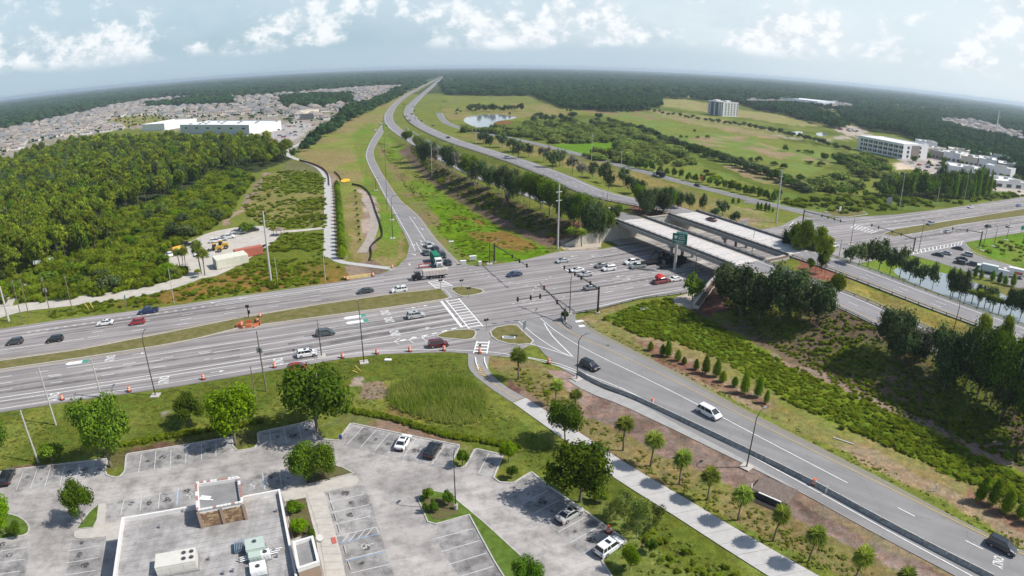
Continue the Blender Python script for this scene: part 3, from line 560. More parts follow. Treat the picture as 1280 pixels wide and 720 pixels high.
def crosswalk(a0, a1, b0, b1, n, w=.45):
    q = lambda p: np.array(P(p[0], p[1], .06)); A0, A1, B0, B1 = map(q, (a0, a1, b0, b1))
    for s, e in ((A0, A1), (B0, B1)):
        d = (e-s)/np.linalg.norm(e-s); o = np.array((-d[1], d[0], 0))*.16; MB().add([s-o, s+o, e+o, e-o], [(0, 1, 2, 3)]).build('crosswalk_line', M_WHITE, ART)
    for i in range(n):
        t = (i+.5)/n; a, b = A0+(A1-A0)*t, B0+(B1-B0)*t; d = (A1-A0)/np.linalg.norm(A1-A0)*w/2; u = np.array((0, 0, .006)); MB().add([a-d+u, a+d+u, b+d+u, b-d+u], [(3, 2, 1, 0)]).build('crosswalk_bar', M_WHITE, ART)
crosswalk((557.5, 375), (586.5, 411), (573, 372.5), (604, 408), 11); crosswalk((535, 352), (545.5, 360.5), (551, 349), (566, 357.5), 5); crosswalk((596.5, 426), (592, 441.5), (611.5, 426), (608.5, 441.8), 4, .6)
crosswalk((1135, 319), (1203, 305.5), (1132, 315), (1205, 301.5), 15, .8); crosswalk((1062, 284), (1090, 292), (1068, 280), (1098, 290), 7); crosswalk((985, 281), (1012, 285), (990, 277), (1020, 280), 6)
def arrow(px, py, ang, L=3.2, m=M_WHITE, turn=False, parent=None):
    c = P(px, py, .062); v = MB(); cs, sn = math.cos(R(ang)), math.sin(R(ang)); pts = [(-L/2, -.09), (L*.15, -.09), (L*.15, .09), (-L/2, .09)]; hd = [(L*.15, -.45), (L/2, 0), (L*.15, .45)]
    if turn: hd = [(L*.1, .1), (L*.1, 1.0), (L*.5, .55)]
    for poly in (pts, hd): v.add([(c[0]+a*cs-b*sn, c[1]+a*sn+b*cs, c[2]) for a, b in poly], [tuple(range(len(poly)))])
    return v.build('turn_arrow', m, parent or ART)
for a in [(174, 442, 23), (272, 440.5+24, 23), (528, 406-38.5+15, 23), (530, 410.6, 23), (269, 378, 203), (304, 372.5, 203), (90, 342+45, 203), (513, 385, 23), (744, 320, 203), (718, 320, 203), (775, 345, 203), (783, 349, 23), (852, 343, 23), (742, 330, 203), (1085, 279, 203), (1120, 277, 203), (1155, 271, 203), (1176, 290, 23)]: arrow(*a)
for a in [(518, 272, -64), (527.5, 286, -64), (541, 304, -64), (526, 301, -64), (527, 305, -64), (515, 306, -64, 3, M_WHITE, True), (516, 318, -70, 3, M_WHITE, True), (511, 330, -100, 3, M_WHITE, True)]: arrow(*a)
def text(body, px, py, ang, size, stretch, m=M_WHITE, parent=None, z=.062, name='pavement_lettering'):
    c = bpy.data.curves.new(name, 'FONT'); c.body = body; c.size = size; c.align_x = 'CENTER'; c.align_y = 'CENTER'; c.resolution_u = 2; c.offset = .02
    o = bpy.data.objects.new('t', c); COL.objects.link(o); dg = bpy.context.evaluated_depsgraph_get(); me = bpy.data.meshes.new_from_object(o.evaluated_get(dg)); bpy.data.objects.remove(o)
    me.name = name; me.materials.clear(); me.materials.append(m)
    if px is None: return me
    q = link(name, me, parent or ART); q.location = P(px, py, z); q.rotation_euler = (0, 0, R(ang)); q.scale = (1, stretch, 1); return q
for px, py in ((137, 448), (204, 475), (66, 496), (347, 452), (481, 391), (486, 400), (493, 416.5)):   # lane words, read by eastbound traffic
    text('ONLY', px, py, 23-90, 1.35, 2.4)
def patch(px, py, ang, L_, W_, m, rnd=False, parent=None, z=.058):
    c = P(px, py, z); cs, sn = math.cos(R(ang)), math.sin(R(ang)); pts = [(-L_/2, 0), (-L_/2+.7, -W_/2), (L_/2, -W_/2), (L_/2, W_/2), (-L_/2+.7, W_/2)] if rnd else [(-L_/2, -W_/2), (L_/2, -W_/2), (L_/2, W_/2), (-L_/2, W_/2)]
    return MB().add([(c[0]+a*cs-b*sn, c[1]+a*sn+b*cs, c[2]) for a, b in pts], [tuple(range(len(pts)))]).build('route_shield_marking', m, parent or ART)
for px, py in ((93, 453.5), (440, 396.5), (443, 402.5)):
    patch(px, py, 23, 4.6, 1.7, M_WHITE, True); patch(px+13.5, py-2.2, 23, 1.5, 1.7, flat('marking_green', (.05, .28, .2)))
# chevrons in the gore of the slip lane
for i, x in enumerate((493, 511, 528)): bar((x, 427-i*2), (x+7, 423-i*2.4), .18, name='gore_chevron'); bar((x, 427-i*2), (x+6, 430.5-i*1.6), .18, name='gore_chevron')
def soft_mat(name, c, scale, lo, hi, op):
    m, nt, b = principled(name); N, L = nt.nodes, nt.links; geo = N.new('ShaderNodeNewGeometry'); n = N.new('ShaderNodeTexNoise'); n.inputs['Scale'].default_value = scale; n.inputs['Detail'].default_value = 5; L.new(geo.outputs['Position'], n.inputs['Vector'])
    r = N.new('ShaderNodeMapRange'); L.new(n.outputs[0], r.inputs[0]); r.inputs[1].default_value = lo; r.inputs[2].default_value = hi; r.inputs[3].default_value = 0; r.inputs[4].default_value = op; L.new(r.outputs[0], b.inputs['Alpha']); b.inputs['Base Color'].default_value = (*c, 1); b.inputs['Roughness'].default_value = .8; MATS[name] = m; return m
M_OIL = soft_mat('oil_darkened_asphalt', (.08, .075, .07), .35, .25, .8, .5); M_STAIN = soft_mat('oil_stain', (.05, .048, .045), 2.2, .38, .62, .75)
for pts, w in [([(360, 430), (470, 412.5), (572, 395)], 1.1), ([(380, 421), (470, 407.5), (565, 389.5)], 1.1), ([(420, 409), (500, 397), (556, 384.5)], 1.0), ([(330, 443), (450, 423), (575, 401.5)], 1.2), ([(0, 492), (150, 468), (300, 446)], 1.0), ([(0, 484), (150, 460), (300, 437)], 1.0), ([(40, 423), (200, 400), (400, 371)], .9), ([(60, 414.5), (200, 393.5), (400, 364.5)], .9), ([(706, 333), (780, 323), (850, 311)], 1.0), ([(712, 328), (780, 318), (850, 305)], 1.0), ([(722, 340), (780, 331), (830, 322)], 1.0), ([(750, 358), (820, 347), (880, 336)], 1.0), ([(1105, 303), (1200, 290), (1280, 278)], 1.0), ([(1090, 283), (1180, 271), (1280, 256)], 1.0)]: paintline('wheel_wear', pts, w, M_OIL, None, ART, .045)
# ramps, frontage, freeway
def road(name, st, m, dz, lines, parent=None):
    o = struct(st.surface(name, m, dz))
    for t, w, dash, mm in lines: st.line(t, w, dash, m=mm, parent=o, dz=dz+.035)
    return o
NR = Strip([(481, 150, 0), (472, 163, 0), (463, 177, 0), (457, 192, 0), (459, 203, 0), (470, 225, 0), (481, 247, 0), (497, 277, 0), (507, 296, 0), (513, 312, 0)],
           [(487, 152, 0), (480, 165, 0), (472, 178, 0), (467, 191, 0), (474, 210, 0), (488, 232, 0), (502, 251, 0), (524, 270, 0), (547, 300, 0), (580, 333, 0)])
RAMPN = road('off_ramp_road', NR, M_RAMP, .035, [(.1, .2, None, M_WHITE), (.93, .16, None, M_YEL)])
paintline('lane_line', [(512, 271), (524, 289), (537, 310), (548, 330)], .2, M_WHITE, None, RAMPN, .08); paintline('lane_line', [(520, 303), (527, 316)], .2, M_WHITE, None, RAMPN, .08)
SR_L = [(716, 392, 0), (722, 402, 0), (745, 418, 0), (790, 441, 0), (850, 473, 0), (920, 511, 0), (1000, 552, 0), (1100, 603, 0), (1200, 656, 0), (1290, 700, 0), (1400, 752, 0)]
SR_R = [(644, 402, 0), (664, 424, 0), (690, 452, 0), (722, 472, 0), (780, 494, 0), (845, 530, 0), (925, 572, 0), (1020, 625, 0), (1110, 675, 0), (1190, 718, 0), (1270, 762, 0)]
SRs = Strip(SR_L, SR_R, step=3)
RAMPS = road('on_ramp_road', SRs, M_RAMP, .045, [])
for pts, kw in [([(675, 398), (700, 418), (740, 441), (800, 470), (870, 505), (950, 547), (1059, 604)], {}), ([(648, 402), (672, 422), (700, 440), (714, 446)], {}), ([(663, 430.5), (690, 438), (714, 446)], {}), ([(692, 400), (712, 415), (760, 437), (850, 480), (920, 516), (1000, 556), (1100, 605), (1200, 655), (1300, 704)], dict(m=M_YEL, w=.15)),
                ([(1122, 635), (1143.5, 646)], {}), ([(1206.5, 676), (1228.5, 687)], {}), ([(660, 447), (700, 455), (722, 464), (780, 487), (845, 521), (925, 563), (1020, 614), (1110, 664), (1190, 707), (1250, 740)], {})]:
    k = dict(w=.2, curve=True, parent=RAMPS, z=.09); k.update(kw); paintline('lane_line', pts, **k)
text('ONLY', 1247, 702, -133, 1.0, 2.2, parent=RAMPS, z=.09)
NE = Strip(NEAR_NW, w=11.5); FE = Strip(FAR_NW, w=13.5)
NWR = road('freeway_near_carriageway', NE, M_FWY, .12, [(.12, .2, None, M_YEL), (.5, .2, (3, 9), M_WHITE), (.86, .25, None, M_WHITE)])
FWR = road('freeway_far_carriageway', FE, M_FWY, .12, [(.13, .25, None, M_WHITE), (.38, .2, (3, 9), M_WHITE), (.62, .2, (3, 9), M_WHITE), (.9, .2, None, M_YEL)])
NSS = Strip(NEAR_SE, w=12.5); FSS = Strip(FAR_SE, w=14.0)
N2R = road('freeway_near_carriageway', NSS, M_FWY, .12, [(.82, .2, None, M_YEL), (.5, .2, (3, 9), M_WHITE), (.15, .25, None, M_WHITE)])
F2R = road('freeway_far_carriageway', FSS, M_FWY, .12, [(.2, .25, None, M_WHITE), (.45, .2, (3, 9), M_WHITE), (.68, .2, (3, 9), M_WHITE), (.84, .2, None, M_YEL)])
FR = Strip([(549, 141, 0), (556, 152, 0), (575, 160, 0), (612, 168, 0), (640, 173, 0), (700, 187, 0), (760, 203, 0), (820, 219, 0), (880, 235, 0), (940, 250, 0), (1005, 266, 0), (1045, 277, 0)], w=8.5)
FRR = road('frontage_road', FR, M_FRONT, .04, [(.1, .2, None, M_WHITE), (.9, .16, None, M_YEL), (.5, .16, (3, 9), M_WHITE)])
FR2 = Strip([(1060, 272, 0), (1030, 268, 0), (1000, 262, 0), (960, 256, 0), (930, 252, 0)], w=5); struct(FR2.surface('frontage_slip_road', M_FRONT, .035))
OR_ = sheet('off_ramp_road', [(1132, 317), (1170, 327), (1215, 342), (1280, 362), (1360, 390), (1360, 362), (1280, 336), (1235, 324), (1215, 316), (1207, 303), (1170, 310)], pave_mat('asphalt_pale', (.24, .23, .225), -20), .04); struct(OR_)
paintline('lane_line', [(1165, 315), (1200, 326), (1280, 348)], .2, M_WHITE, (3, 3), OR_, .08); paintline('lane_line', [(1207, 306), (1218, 316), (1240, 324.5), (1290, 340)], .2, M_WHITE, None, OR_, .08)
# trail beside the ramp; gravel track, left path, yard
TR = Strip([(531, 103.8, 0), (500, 117.5, 0), (470, 131.5, 0), (440, 145, 0), (410, 160, 0), (382, 176, 0), (361, 187, 0), (357, 191, 0), (366, 197, 0), (384, 203, 0), (398, 209, 0), (407, 219, 0), (410, 235, 0), (411, 270, 0), (412, 321, 0)], w=4.2)
struct(TR.surface('paved_trail', M_PATH, .04))
struct(Strip([(412, 319, 0), (425, 327, 0), (450, 331, 0), (492, 336, 0)], w=2.6).surface('paved_trail', M_PATH, .05))
struct(Strip([(-40, 405, 0), (0, 392, 0), (30, 384, 0), (70, 379, 0), (130, 372, 0), (190, 362, 0), (226, 352, 0), (250, 342, 0)], w=8.5).surface('gravel_track', M_GRAVEL, .03)); struct(Strip([(0, 390, 0), (8, 374, 0), (25, 365, 0), (40, 352, 0)], w=7).surface('gravel_track', M_GRAVEL, .034))
struct(sheet('gravel_yard', smooth_poly([(207, 328), (216, 314), (240, 300), (262, 290), (300, 283), (345, 282), (353, 290), (342, 303), (322, 316), (300, 331), (262, 349), (236, 345), (228, 335)]), M_GRAVEL, .036)); struct(Strip([(338, 290, 0), (365, 289, 0), (405, 285, 0)], w=3.5).surface('gravel_track', M_GRAVEL, .04))
struct(Strip([(455, 248, 0), (465, 262, 0), (468, 280, 0), (462, 300, 0), (452, 316, 0)], w=3.5).surface('dirt_track', mat('packed_dirt', (.34, .29, .25), var=.2, scale=.5, bump=.3), .03))
# sidewalk trail at the bottom: asphalt head, then concrete slabs as single pieces
ST1 = Strip([(585, 442, 0), (587, 462, 0), (606, 480, 0), (640, 503, 0)], [(612, 445, 0), (611, 462, 0), (628, 480, 0), (656, 497, 0)], step=1.5); S1 = struct(ST1.surface('sidewalk_trail', M_TRAILA, .03))
ST1.line(.5, .12, None, q0=5, m=M_YEL, parent=S1, dz=.07)
ST2 = Strip([(641, 503.5, 0), (700, 546, 0), (760, 592, 0), (840, 643, 0), (900, 682, 0), (1000, 745, 0)], [(657, 497.5, 0), (720, 538, 0), (790, 584, 0), (860, 625, 0), (930, 667, 0), (1050, 735, 0)], step=3)
S2 = struct(ST2.surface('sidewalk_trail', M_PATH, .02))
def slabs(st, parent, m, step, gap=.03, h=.07, name='slab'):
    q = 0
    while q < st.len-step*.5:
        a, b, c, d = (st.at(q+gap, 0), st.at(q+gap, 1), st.at(min(q+step-gap, st.len), 1), st.at(min(q+step-gap, st.len), 0)); v = MB(); o = random.uniform(0, .012)
        cx = (a+b+c+d)/4; v.prism([(p[0]-cx[0], p[1]-cx[1]) for p in (a, b, c, d)], 0, h+o); v.build(name, m, parent, (cx[0], cx[1], cx[2])); q += step
slabs(ST2, S2, M_PATH, 3.0)
for x0, y0, x1, y1 in ((594, 447, 598, 462), (605, 447, 609, 461)): v = MB(); a, b = P(x0, y0), P(x1, y1); v.path([a, ((a[0]+b[0])/2-.2, (a[1]+b[1])/2, .12), b], [.18, .18, .18], 6); v.build('splitter_kerb', M_WHT, S1)
for i in range(5): a = ST1.at(5.2+i*1.2, .3); b = ST1.at(6.0+i*1.2, .72); MB().path([(a[0], a[1], .08), (b[0], b[1], .08)], [.1, .1], 4).build('gore_chevron', M_YEL, S1)
# medians and refuge islands
med = [(-120, 469), (0, 451), (100, 437), (200, 417.5), (300, 397.5), (400, 380.5), (500, 366.2), (550, 361), (558, 363), (565, 372), (556, 374.5), (500, 383), (400, 396.5), (300, 410), (245, 424), (200, 432.5), (100, 448), (0, 462.5), (-120, 485)]
MEDI = island('arterial_median', med, M_VERGE)
island('median_nose', smooth_poly([(560, 360), (580, 357), (611, 364), (590, 370), (574, 371)]), M_VERGE)
struct(sheet('refuge_path', [(551, 361), (561, 360), (574, 371.5), (563, 374)], M_TRAILA, .13)); island('refuge_island', smooth_poly([(541, 421), (560, 413), (592, 411), (597, 417), (590, 426), (560, 424)]), M_VERGE)
island('refuge_island', smooth_poly([(611, 411), (645, 404), (655, 415), (672, 430), (640, 432), (615, 424)]), M_VERGE)
struct(sheet('refuge_path', [(592, 410), (608, 409), (613, 424), (611, 426.5), (596, 426), (597, 418)], M_TRAILA, .05))
island('arterial_median', [(1103, 292.5), (1118, 286.5), (1150, 281.5), (1200, 274), (1280, 261), (1400, 243), (1400, 252), (1280, 270), (1200, 281), (1168, 288), (1150, 291), (1120, 296)], M_VERGE); island('median_nose', [(806, 340), (845, 333), (880, 325), (885, 329), (850, 337)], M_CONC)
island('verge_island', [(1030, 265), (1050, 262), (1076, 262), (1085, 268), (1060, 271.5), (1040, 270)], M_VERGE)
# water
def water(name, poly, z=.0):
    m = MATS.get('water')
    if not m:
        m, nt, b = principled('water'); b.inputs['Base Color'].default_value = (.22, .25, .26, 1); b.inputs['Roughness'].default_value = .08; b.inputs['Specular IOR Level'].default_value = 1.0; b.inputs['IOR'].default_value = 1.6
        n = nt.nodes.new('ShaderNodeTexNoise'); n.inputs['Scale'].default_value = .5; g = nt.nodes.new('ShaderNodeNewGeometry'); nt.links.new(g.outputs['Position'], n.inputs['Vector']); bp = nt.nodes.new('ShaderNodeBump'); bp.inputs['Strength'].default_value = .03; nt.links.new(n.outputs[0], bp.inputs['Height']); nt.links.new(bp.outputs[0], b.inputs['Normal']); MATS['water'] = m
    return struct(sheet(name, smooth_poly(poly, 2), m, z))
for i_ in range(1): struct(Strip([(722, 400, 0), (745, 416, 0), (790, 439, 0), (850, 471, 0), (920, 509, 0), (1000, 550, 0), (1100, 601, 0), (1200, 654, 0), (1290, 698, 0)], w=1.7).surface('worn_shoulder', mat('worn_shoulder', (.33, .30, .26), var=.3, scale=1.2, c2=(.20, .19, .12)), .03))
water('pond', POND_L); water('retention_pond', POND_R, .01); water('pond', [(985, 166), (998, 163.5), (1006, 166), (995, 169)]); water('pond', [(1018, 166), (1032, 165.5), (1036, 169), (1024, 171)])
# ------------------------------------------------------------ bridges and retaining walls
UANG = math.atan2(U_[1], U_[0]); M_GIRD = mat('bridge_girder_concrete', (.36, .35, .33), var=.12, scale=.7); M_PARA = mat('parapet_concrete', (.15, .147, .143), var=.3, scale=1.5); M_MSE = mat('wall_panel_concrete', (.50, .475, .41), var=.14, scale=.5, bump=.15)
def bridge(n0, n1, label, z=7.12):
    t = thing('road_bridge', label, 'bridge', B(0, n0, 0), UANG, 'parallel freeway bridges over the arterial'); w = n1-n0
    # local frame: x along the freeway, y across (N_ is +90 deg from U_)
    sgn = 1 if (N_[0]*-math.sin(UANG)+N_[1]*math.cos(UANG)) > 0 else -1
    Y = lambda y: y*sgn
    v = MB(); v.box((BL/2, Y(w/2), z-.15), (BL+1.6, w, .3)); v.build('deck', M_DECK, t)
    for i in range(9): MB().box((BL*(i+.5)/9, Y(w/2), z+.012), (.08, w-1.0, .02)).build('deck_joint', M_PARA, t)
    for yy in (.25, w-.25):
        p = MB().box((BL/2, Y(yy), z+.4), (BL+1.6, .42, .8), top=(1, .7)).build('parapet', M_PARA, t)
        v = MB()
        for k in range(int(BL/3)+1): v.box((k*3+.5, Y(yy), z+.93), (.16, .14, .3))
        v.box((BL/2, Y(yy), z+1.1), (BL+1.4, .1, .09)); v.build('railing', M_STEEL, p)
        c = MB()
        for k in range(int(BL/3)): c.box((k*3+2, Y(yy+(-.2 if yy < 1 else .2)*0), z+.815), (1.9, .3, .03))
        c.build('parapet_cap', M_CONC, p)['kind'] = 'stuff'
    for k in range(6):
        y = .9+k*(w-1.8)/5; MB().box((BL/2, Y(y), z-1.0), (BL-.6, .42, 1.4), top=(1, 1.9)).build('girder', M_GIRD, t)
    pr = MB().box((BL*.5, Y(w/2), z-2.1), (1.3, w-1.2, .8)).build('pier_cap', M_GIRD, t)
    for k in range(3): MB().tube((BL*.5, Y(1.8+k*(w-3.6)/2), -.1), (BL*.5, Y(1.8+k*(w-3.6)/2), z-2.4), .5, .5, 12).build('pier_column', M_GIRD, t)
    st = Strip(np.array([[*B(-.8, n0+w/2)[:2], z], [*B(BL+.8, n0+w/2)[:2], z]]), w=w, step=6)
    for tt, ww, dash, mm in ((.1 if n0 > 20 else .87, .2, None, M_YEL), (.5, .2, (3, 9), M_WHITE), (.86 if n0 > 20 else .14, .2, None, M_WHITE)):
        st.line(1-tt, ww, dash, m=mm, dz=.03, parent=t)
        for o in t.children:
            if o.name.startswith('lane_'): o.matrix_parent_inverse = (Matrix.Translation(t.location) @ Matrix.Rotation(UANG, 4, 'Z')).inverted()
    return t
bridge(0, 13.5, 'nearer of the two concrete bridge decks, with a green sign standing in front of it'); bridge(25.2, 40.6, 'farther of the two concrete bridge decks, crossed by a dark red car')
def retaining(name, line, behind, label, under):
    """line: ground points; behind: unit vector into the embankment"""
    t = thing(name, label, 'retaining wall', (*line[0], 0)); b = np.array(behind); pts = []
    for i in range(len(line)-1):
        a, c = np.array(line[i]), np.array(line[i+1]); n = max(1, int(np.linalg.norm(c-a)/1.5))
        pts += [a+(c-a)*k/n for k in range(n)]
    pts.append(np.array(line[-1])); top = []
    for p in pts:
        q = p+b*2.6; h = max(H1(*q), H1(*(p+b*4))); top.append(.35 if h < .1 else h+.25)
    v = MB(); cp = MB(); o = np.array(line[0])
    for i in range(len(pts)-1):
        a, c = pts[i], pts[i+1]; d = c-a; L_ = np.linalg.norm(d); u = d/L_; ab = a+u*.04+(-b)*.06; cb = c-u*.04+(-b)*.06
        za, zc = min(top[i], 5.55 if under(a) else 99), min(top[i+1], 5.55 if under(c) else 99); q = [ab, cb, c+b*1.85, a+b*1.85]
        V = [(*(p-o), -.1) for p in q]+[(*(q[0]-o), za), (*(q[1]-o), zc), (*(q[2]-o), zc), (*(q[3]-o), za)]
        F = [(0, 1, 5, 4), (1, 2, 6, 5), (2, 3, 7, 6), (3, 0, 4, 7), (4, 5, 6, 7)]; v.add(V, F)
        e = [a-b*.2, c-b*.2, c+b*.55, a+b*.55]; cp.add([(*(p-o), z) for p, z in zip(e, (za, zc, zc, za))]+[(*(p-o), z+.28) for p, z in zip(e, (za, zc, zc, za))], [(0, 1, 5, 4), (1, 2, 6, 5), (2, 3, 7, 6), (3, 0, 4, 7), (4, 5, 6, 7), (3, 2, 1, 0)])
    v.m = [1 if k % 5 == 4 else 0 for k in range(len(v.m))]; w = v.build('wall_panel', [M_MSE, M_MULCH], t); w['kind'] = 'stuff'; cp.build('coping', M_CONC, t); return t
und = lambda p: any(a-.2 < (np.array(p)-O_) @ N_ < b+.2 for a, b in ((0, 13.5), (25.2, 40.6)))
retaining('retaining_wall', [tuple(O_+U_*0+N_*n) for n in (-21.5, 0, 20, 40, 62)], -U_, 'ribbed pale retaining wall with sloping wing under the far left ends of the bridges', und)
retaining('retaining_wall', [tuple(O_+U_*BL+N_*60), tuple(O_+U_*BL+N_*30), tuple(O_+U_*BL+N_*3), SEW[0], *SEW[1:]], (.75, -.66), 'pale curved retaining wall at the near right ends of the bridges', und)
for s0, s1 in ((-.1, 6), (BL-5, BL+.1)): struct(sheet('concrete_apron', [B(s0, -3)[:2], B(s1, -3)[:2], B(s1, 62)[:2], B(s0, 62)[:2]], mat('apron_concrete', (.36, .34, .31), var=.2), .012, world=True))
struct(sheet('concrete_apron', [(700, 306), (735, 297), (752, 302), (751, 309), (712, 313)], mat('sand_apron', (.42, .36, .29), var=.15), .05)); struct(sheet('concrete_apron', smooth_poly([(838, 373), (862, 366), (872, 366), (866, 386), (848, 384)]), MATS['sand_apron'], .05))
# guard rails: beam, posts as one thing per run
def guardrail(st, t, q0, q1, label, z=0, grp='guard rails along the roads', cap=False):
    p0 = st.at(q0, t); th = thing('guardrail', label, 'guard rail', tuple(p0)); v = MB(); w = MB(); k = int((q1-q0)/2)+1; pr = None
    for i in range(k+1):
        q = min(q0+i*2, q1); p = st.at(q, t)-p0; p[2] += z
        if pr is not None:
            for zz, r in ((.55, .16),): v.tube((pr[0], pr[1], pr[2]+zz), (p[0], p[1], p[2]+zz), r, r, 4)
        if i % 2 == 0: w.box((p[0], p[1], p[2]+.3), (.18, .18, .75))
        pr = p
    v.build('beam', M_STEEL, th); w.build('posts', M_DARKM if not cap else M_WOOD, th)['kind'] = 'stuff'; th['group'] = grp; return th
guardrail(NSS, 1.03, 0, NSS.len, 'guard rail on the lower edge of the near carriageway behind the dark slope trees', .1); guardrail(NSS, .02, 2, NSS.len, 'guard rail between the near carriageway and the yellow-green median strip', .1)
guardrail(FSS, .99, 2, FSS.len, 'long grey guard rail on the median side of the far carriageway at the right', .1); guardrail(FSS, .02, 2, FSS.len, 'guard rail above the pond on the outer edge of the far carriageway', .1)
guardrail(Strip([(716, 393, 0), (748, 387.5, 0), (800, 374.5, 0), (858, 367, 0)], w=.2), .5, 0, 58, 'guard rail on posts along the arterial behind the big signal pole', grp='guard rails along the roads')
guardrail(Strip([(701, 398, 0), (705, 404, 0), (714, 411, 0)], w=.2), .5, 0, 9, 'short curved guard rail end by the bush at the top of the on ramp'); guardrail(FE, .99, 120, FE.len-10, 'guard rail on the median side of the far carriageway before the bridge', .1)
guardrail(Strip([(1132, 299.5, 0), (1180, 292, 0), (1280, 276, 0)], w=.2), .5, 0, 60, 'low rail on the median kerb right of the bridges')
# jersey barriers: single segments standing on the shoulder of the on ramp
BAR = [(723, 467), (745, 480), (765, 488), (785, 495), (820, 511), (850, 525), (900, 549), (960, 578), (1020, 608), (1080, 641), (1140, 673), (1200, 704), (1240, 724), (1270, 742)]
bst = Strip([(a, b, 0) for a, b in BAR], w=.1, step=2)
def jersey(L_):
    pr = [(-.3, 0), (.3, 0), (.3, .1), (.12, .35), (.08, .81), (-.08, .81), (-.12, .35), (-.3, .1)]; v = MB()
    V = [(0, y, z) for y, z in pr]+[(L_, y, z) for y, z in pr]; n = len(pr); v.add(V, [(i, (i+1) % n, n+(i+1) % n, n+i) for i in range(n)]+[tuple(range(n-1, -1, -1)), tuple(range(n, 2*n))])
    v.box((L_/2, .0, .835), (L_-.3, .12, .05), mi=1); return v.mesh('barrier_segment', [mat('barrier_concrete', (.30, .30, .29), var=.4, scale=1.6), M_WORN])
SEG = 3.66; JM = jersey(SEG-.06); q = 0; k = 0
while q < bst.len-SEG:
    p = bst.at(q, .5); p2 = bst.at(q+SEG, .5); o = link('concrete_barrier', JM); o.location = (p[0], p[1], .05); o.rotation_euler = (0, 0, math.atan2(p2[1]-p[1], p2[0]-p[0]))
    tag(o, 'grey stained concrete barrier segment in the row along the on ramp shoulder', 'barrier', 'concrete barriers along the on ramp'); q += SEG; k += 1
struct(Strip([(a-6, b+6, 0) for a, b in BAR], w=3.2).surface('shoulder_pavement', mat('shoulder_concrete', (.33, .32, .305), var=.12), .042))
# white long wall on the near carriageway edge (temporary barrier) far up
wt = Strip([(508, 160.5, 1.2), (526, 172, 2), (548, 184.5, 3), (575, 197, 4), (612, 215, 5)], w=.1, step=3.66); jm2 = jersey(3.6); jm2.materials[0] = M_WHT; jm2.materials[1] = M_WHT
q = 0
while q < wt.len-SEG:
    if 13 < q < 45: q += SEG; continue
    p, p2 = wt.at(q, .5), wt.at(q+SEG, .5); o = link('concrete_barrier', jm2); o.location = (p[0], p[1], max(p[2], H1(p[0], p[1]))); o.scale = (1, 1.6, 1.5); o.rotation_euler = (0, 0, math.atan2(p2[1]-p[1], p2[0]-p[0]))
    tag(o, 'clean white barrier segment on the freeway embankment above the slope trees', 'barrier', 'white barriers on the freeway embankment'); q += SEG

# ------------------------------------------------------------ vegetation
L_OAK = leaf_mat('oak_leaves', (.06, .10, .02), (.17, .26, .045)); L_DARK = leaf_mat('slope_tree_leaves', (.045, .07, .03), (.155, .20, .085)); L_PINE = leaf_mat('pine_needles', (.095, .14, .028), (.29, .34, .058), vary=.36)
L_PALM = leaf_mat('palm_fronds', (.10, .14, .03), (.34, .40, .10)); L_CYP = leaf_mat('cypress_needles', (.08, .14, .02), (.26, .36, .055)); L_SCRUB = leaf_mat('scrub_leaves', (.095, .135, .02), (.26, .31, .055), vary=.45)
L_GREY = leaf_mat('grey_leaves', (.13, .125, .10), (.24, .23, .18)); L_FAR = leaf_mat('wood_leaves', (.035, .07, .028), (.085, .15, .06), vary=.35); L_WIL = leaf_mat('willow_leaves', (.10, .14, .04), (.25, .30, .09)); L_REED = leaf_mat('reed_blades', (.26, .42, .04), (.66, .66, .24), .5, .3)
L_BRT = leaf_mat('bright_leaves', (.08, .14, .02), (.24, .36, .045), vary=.3)
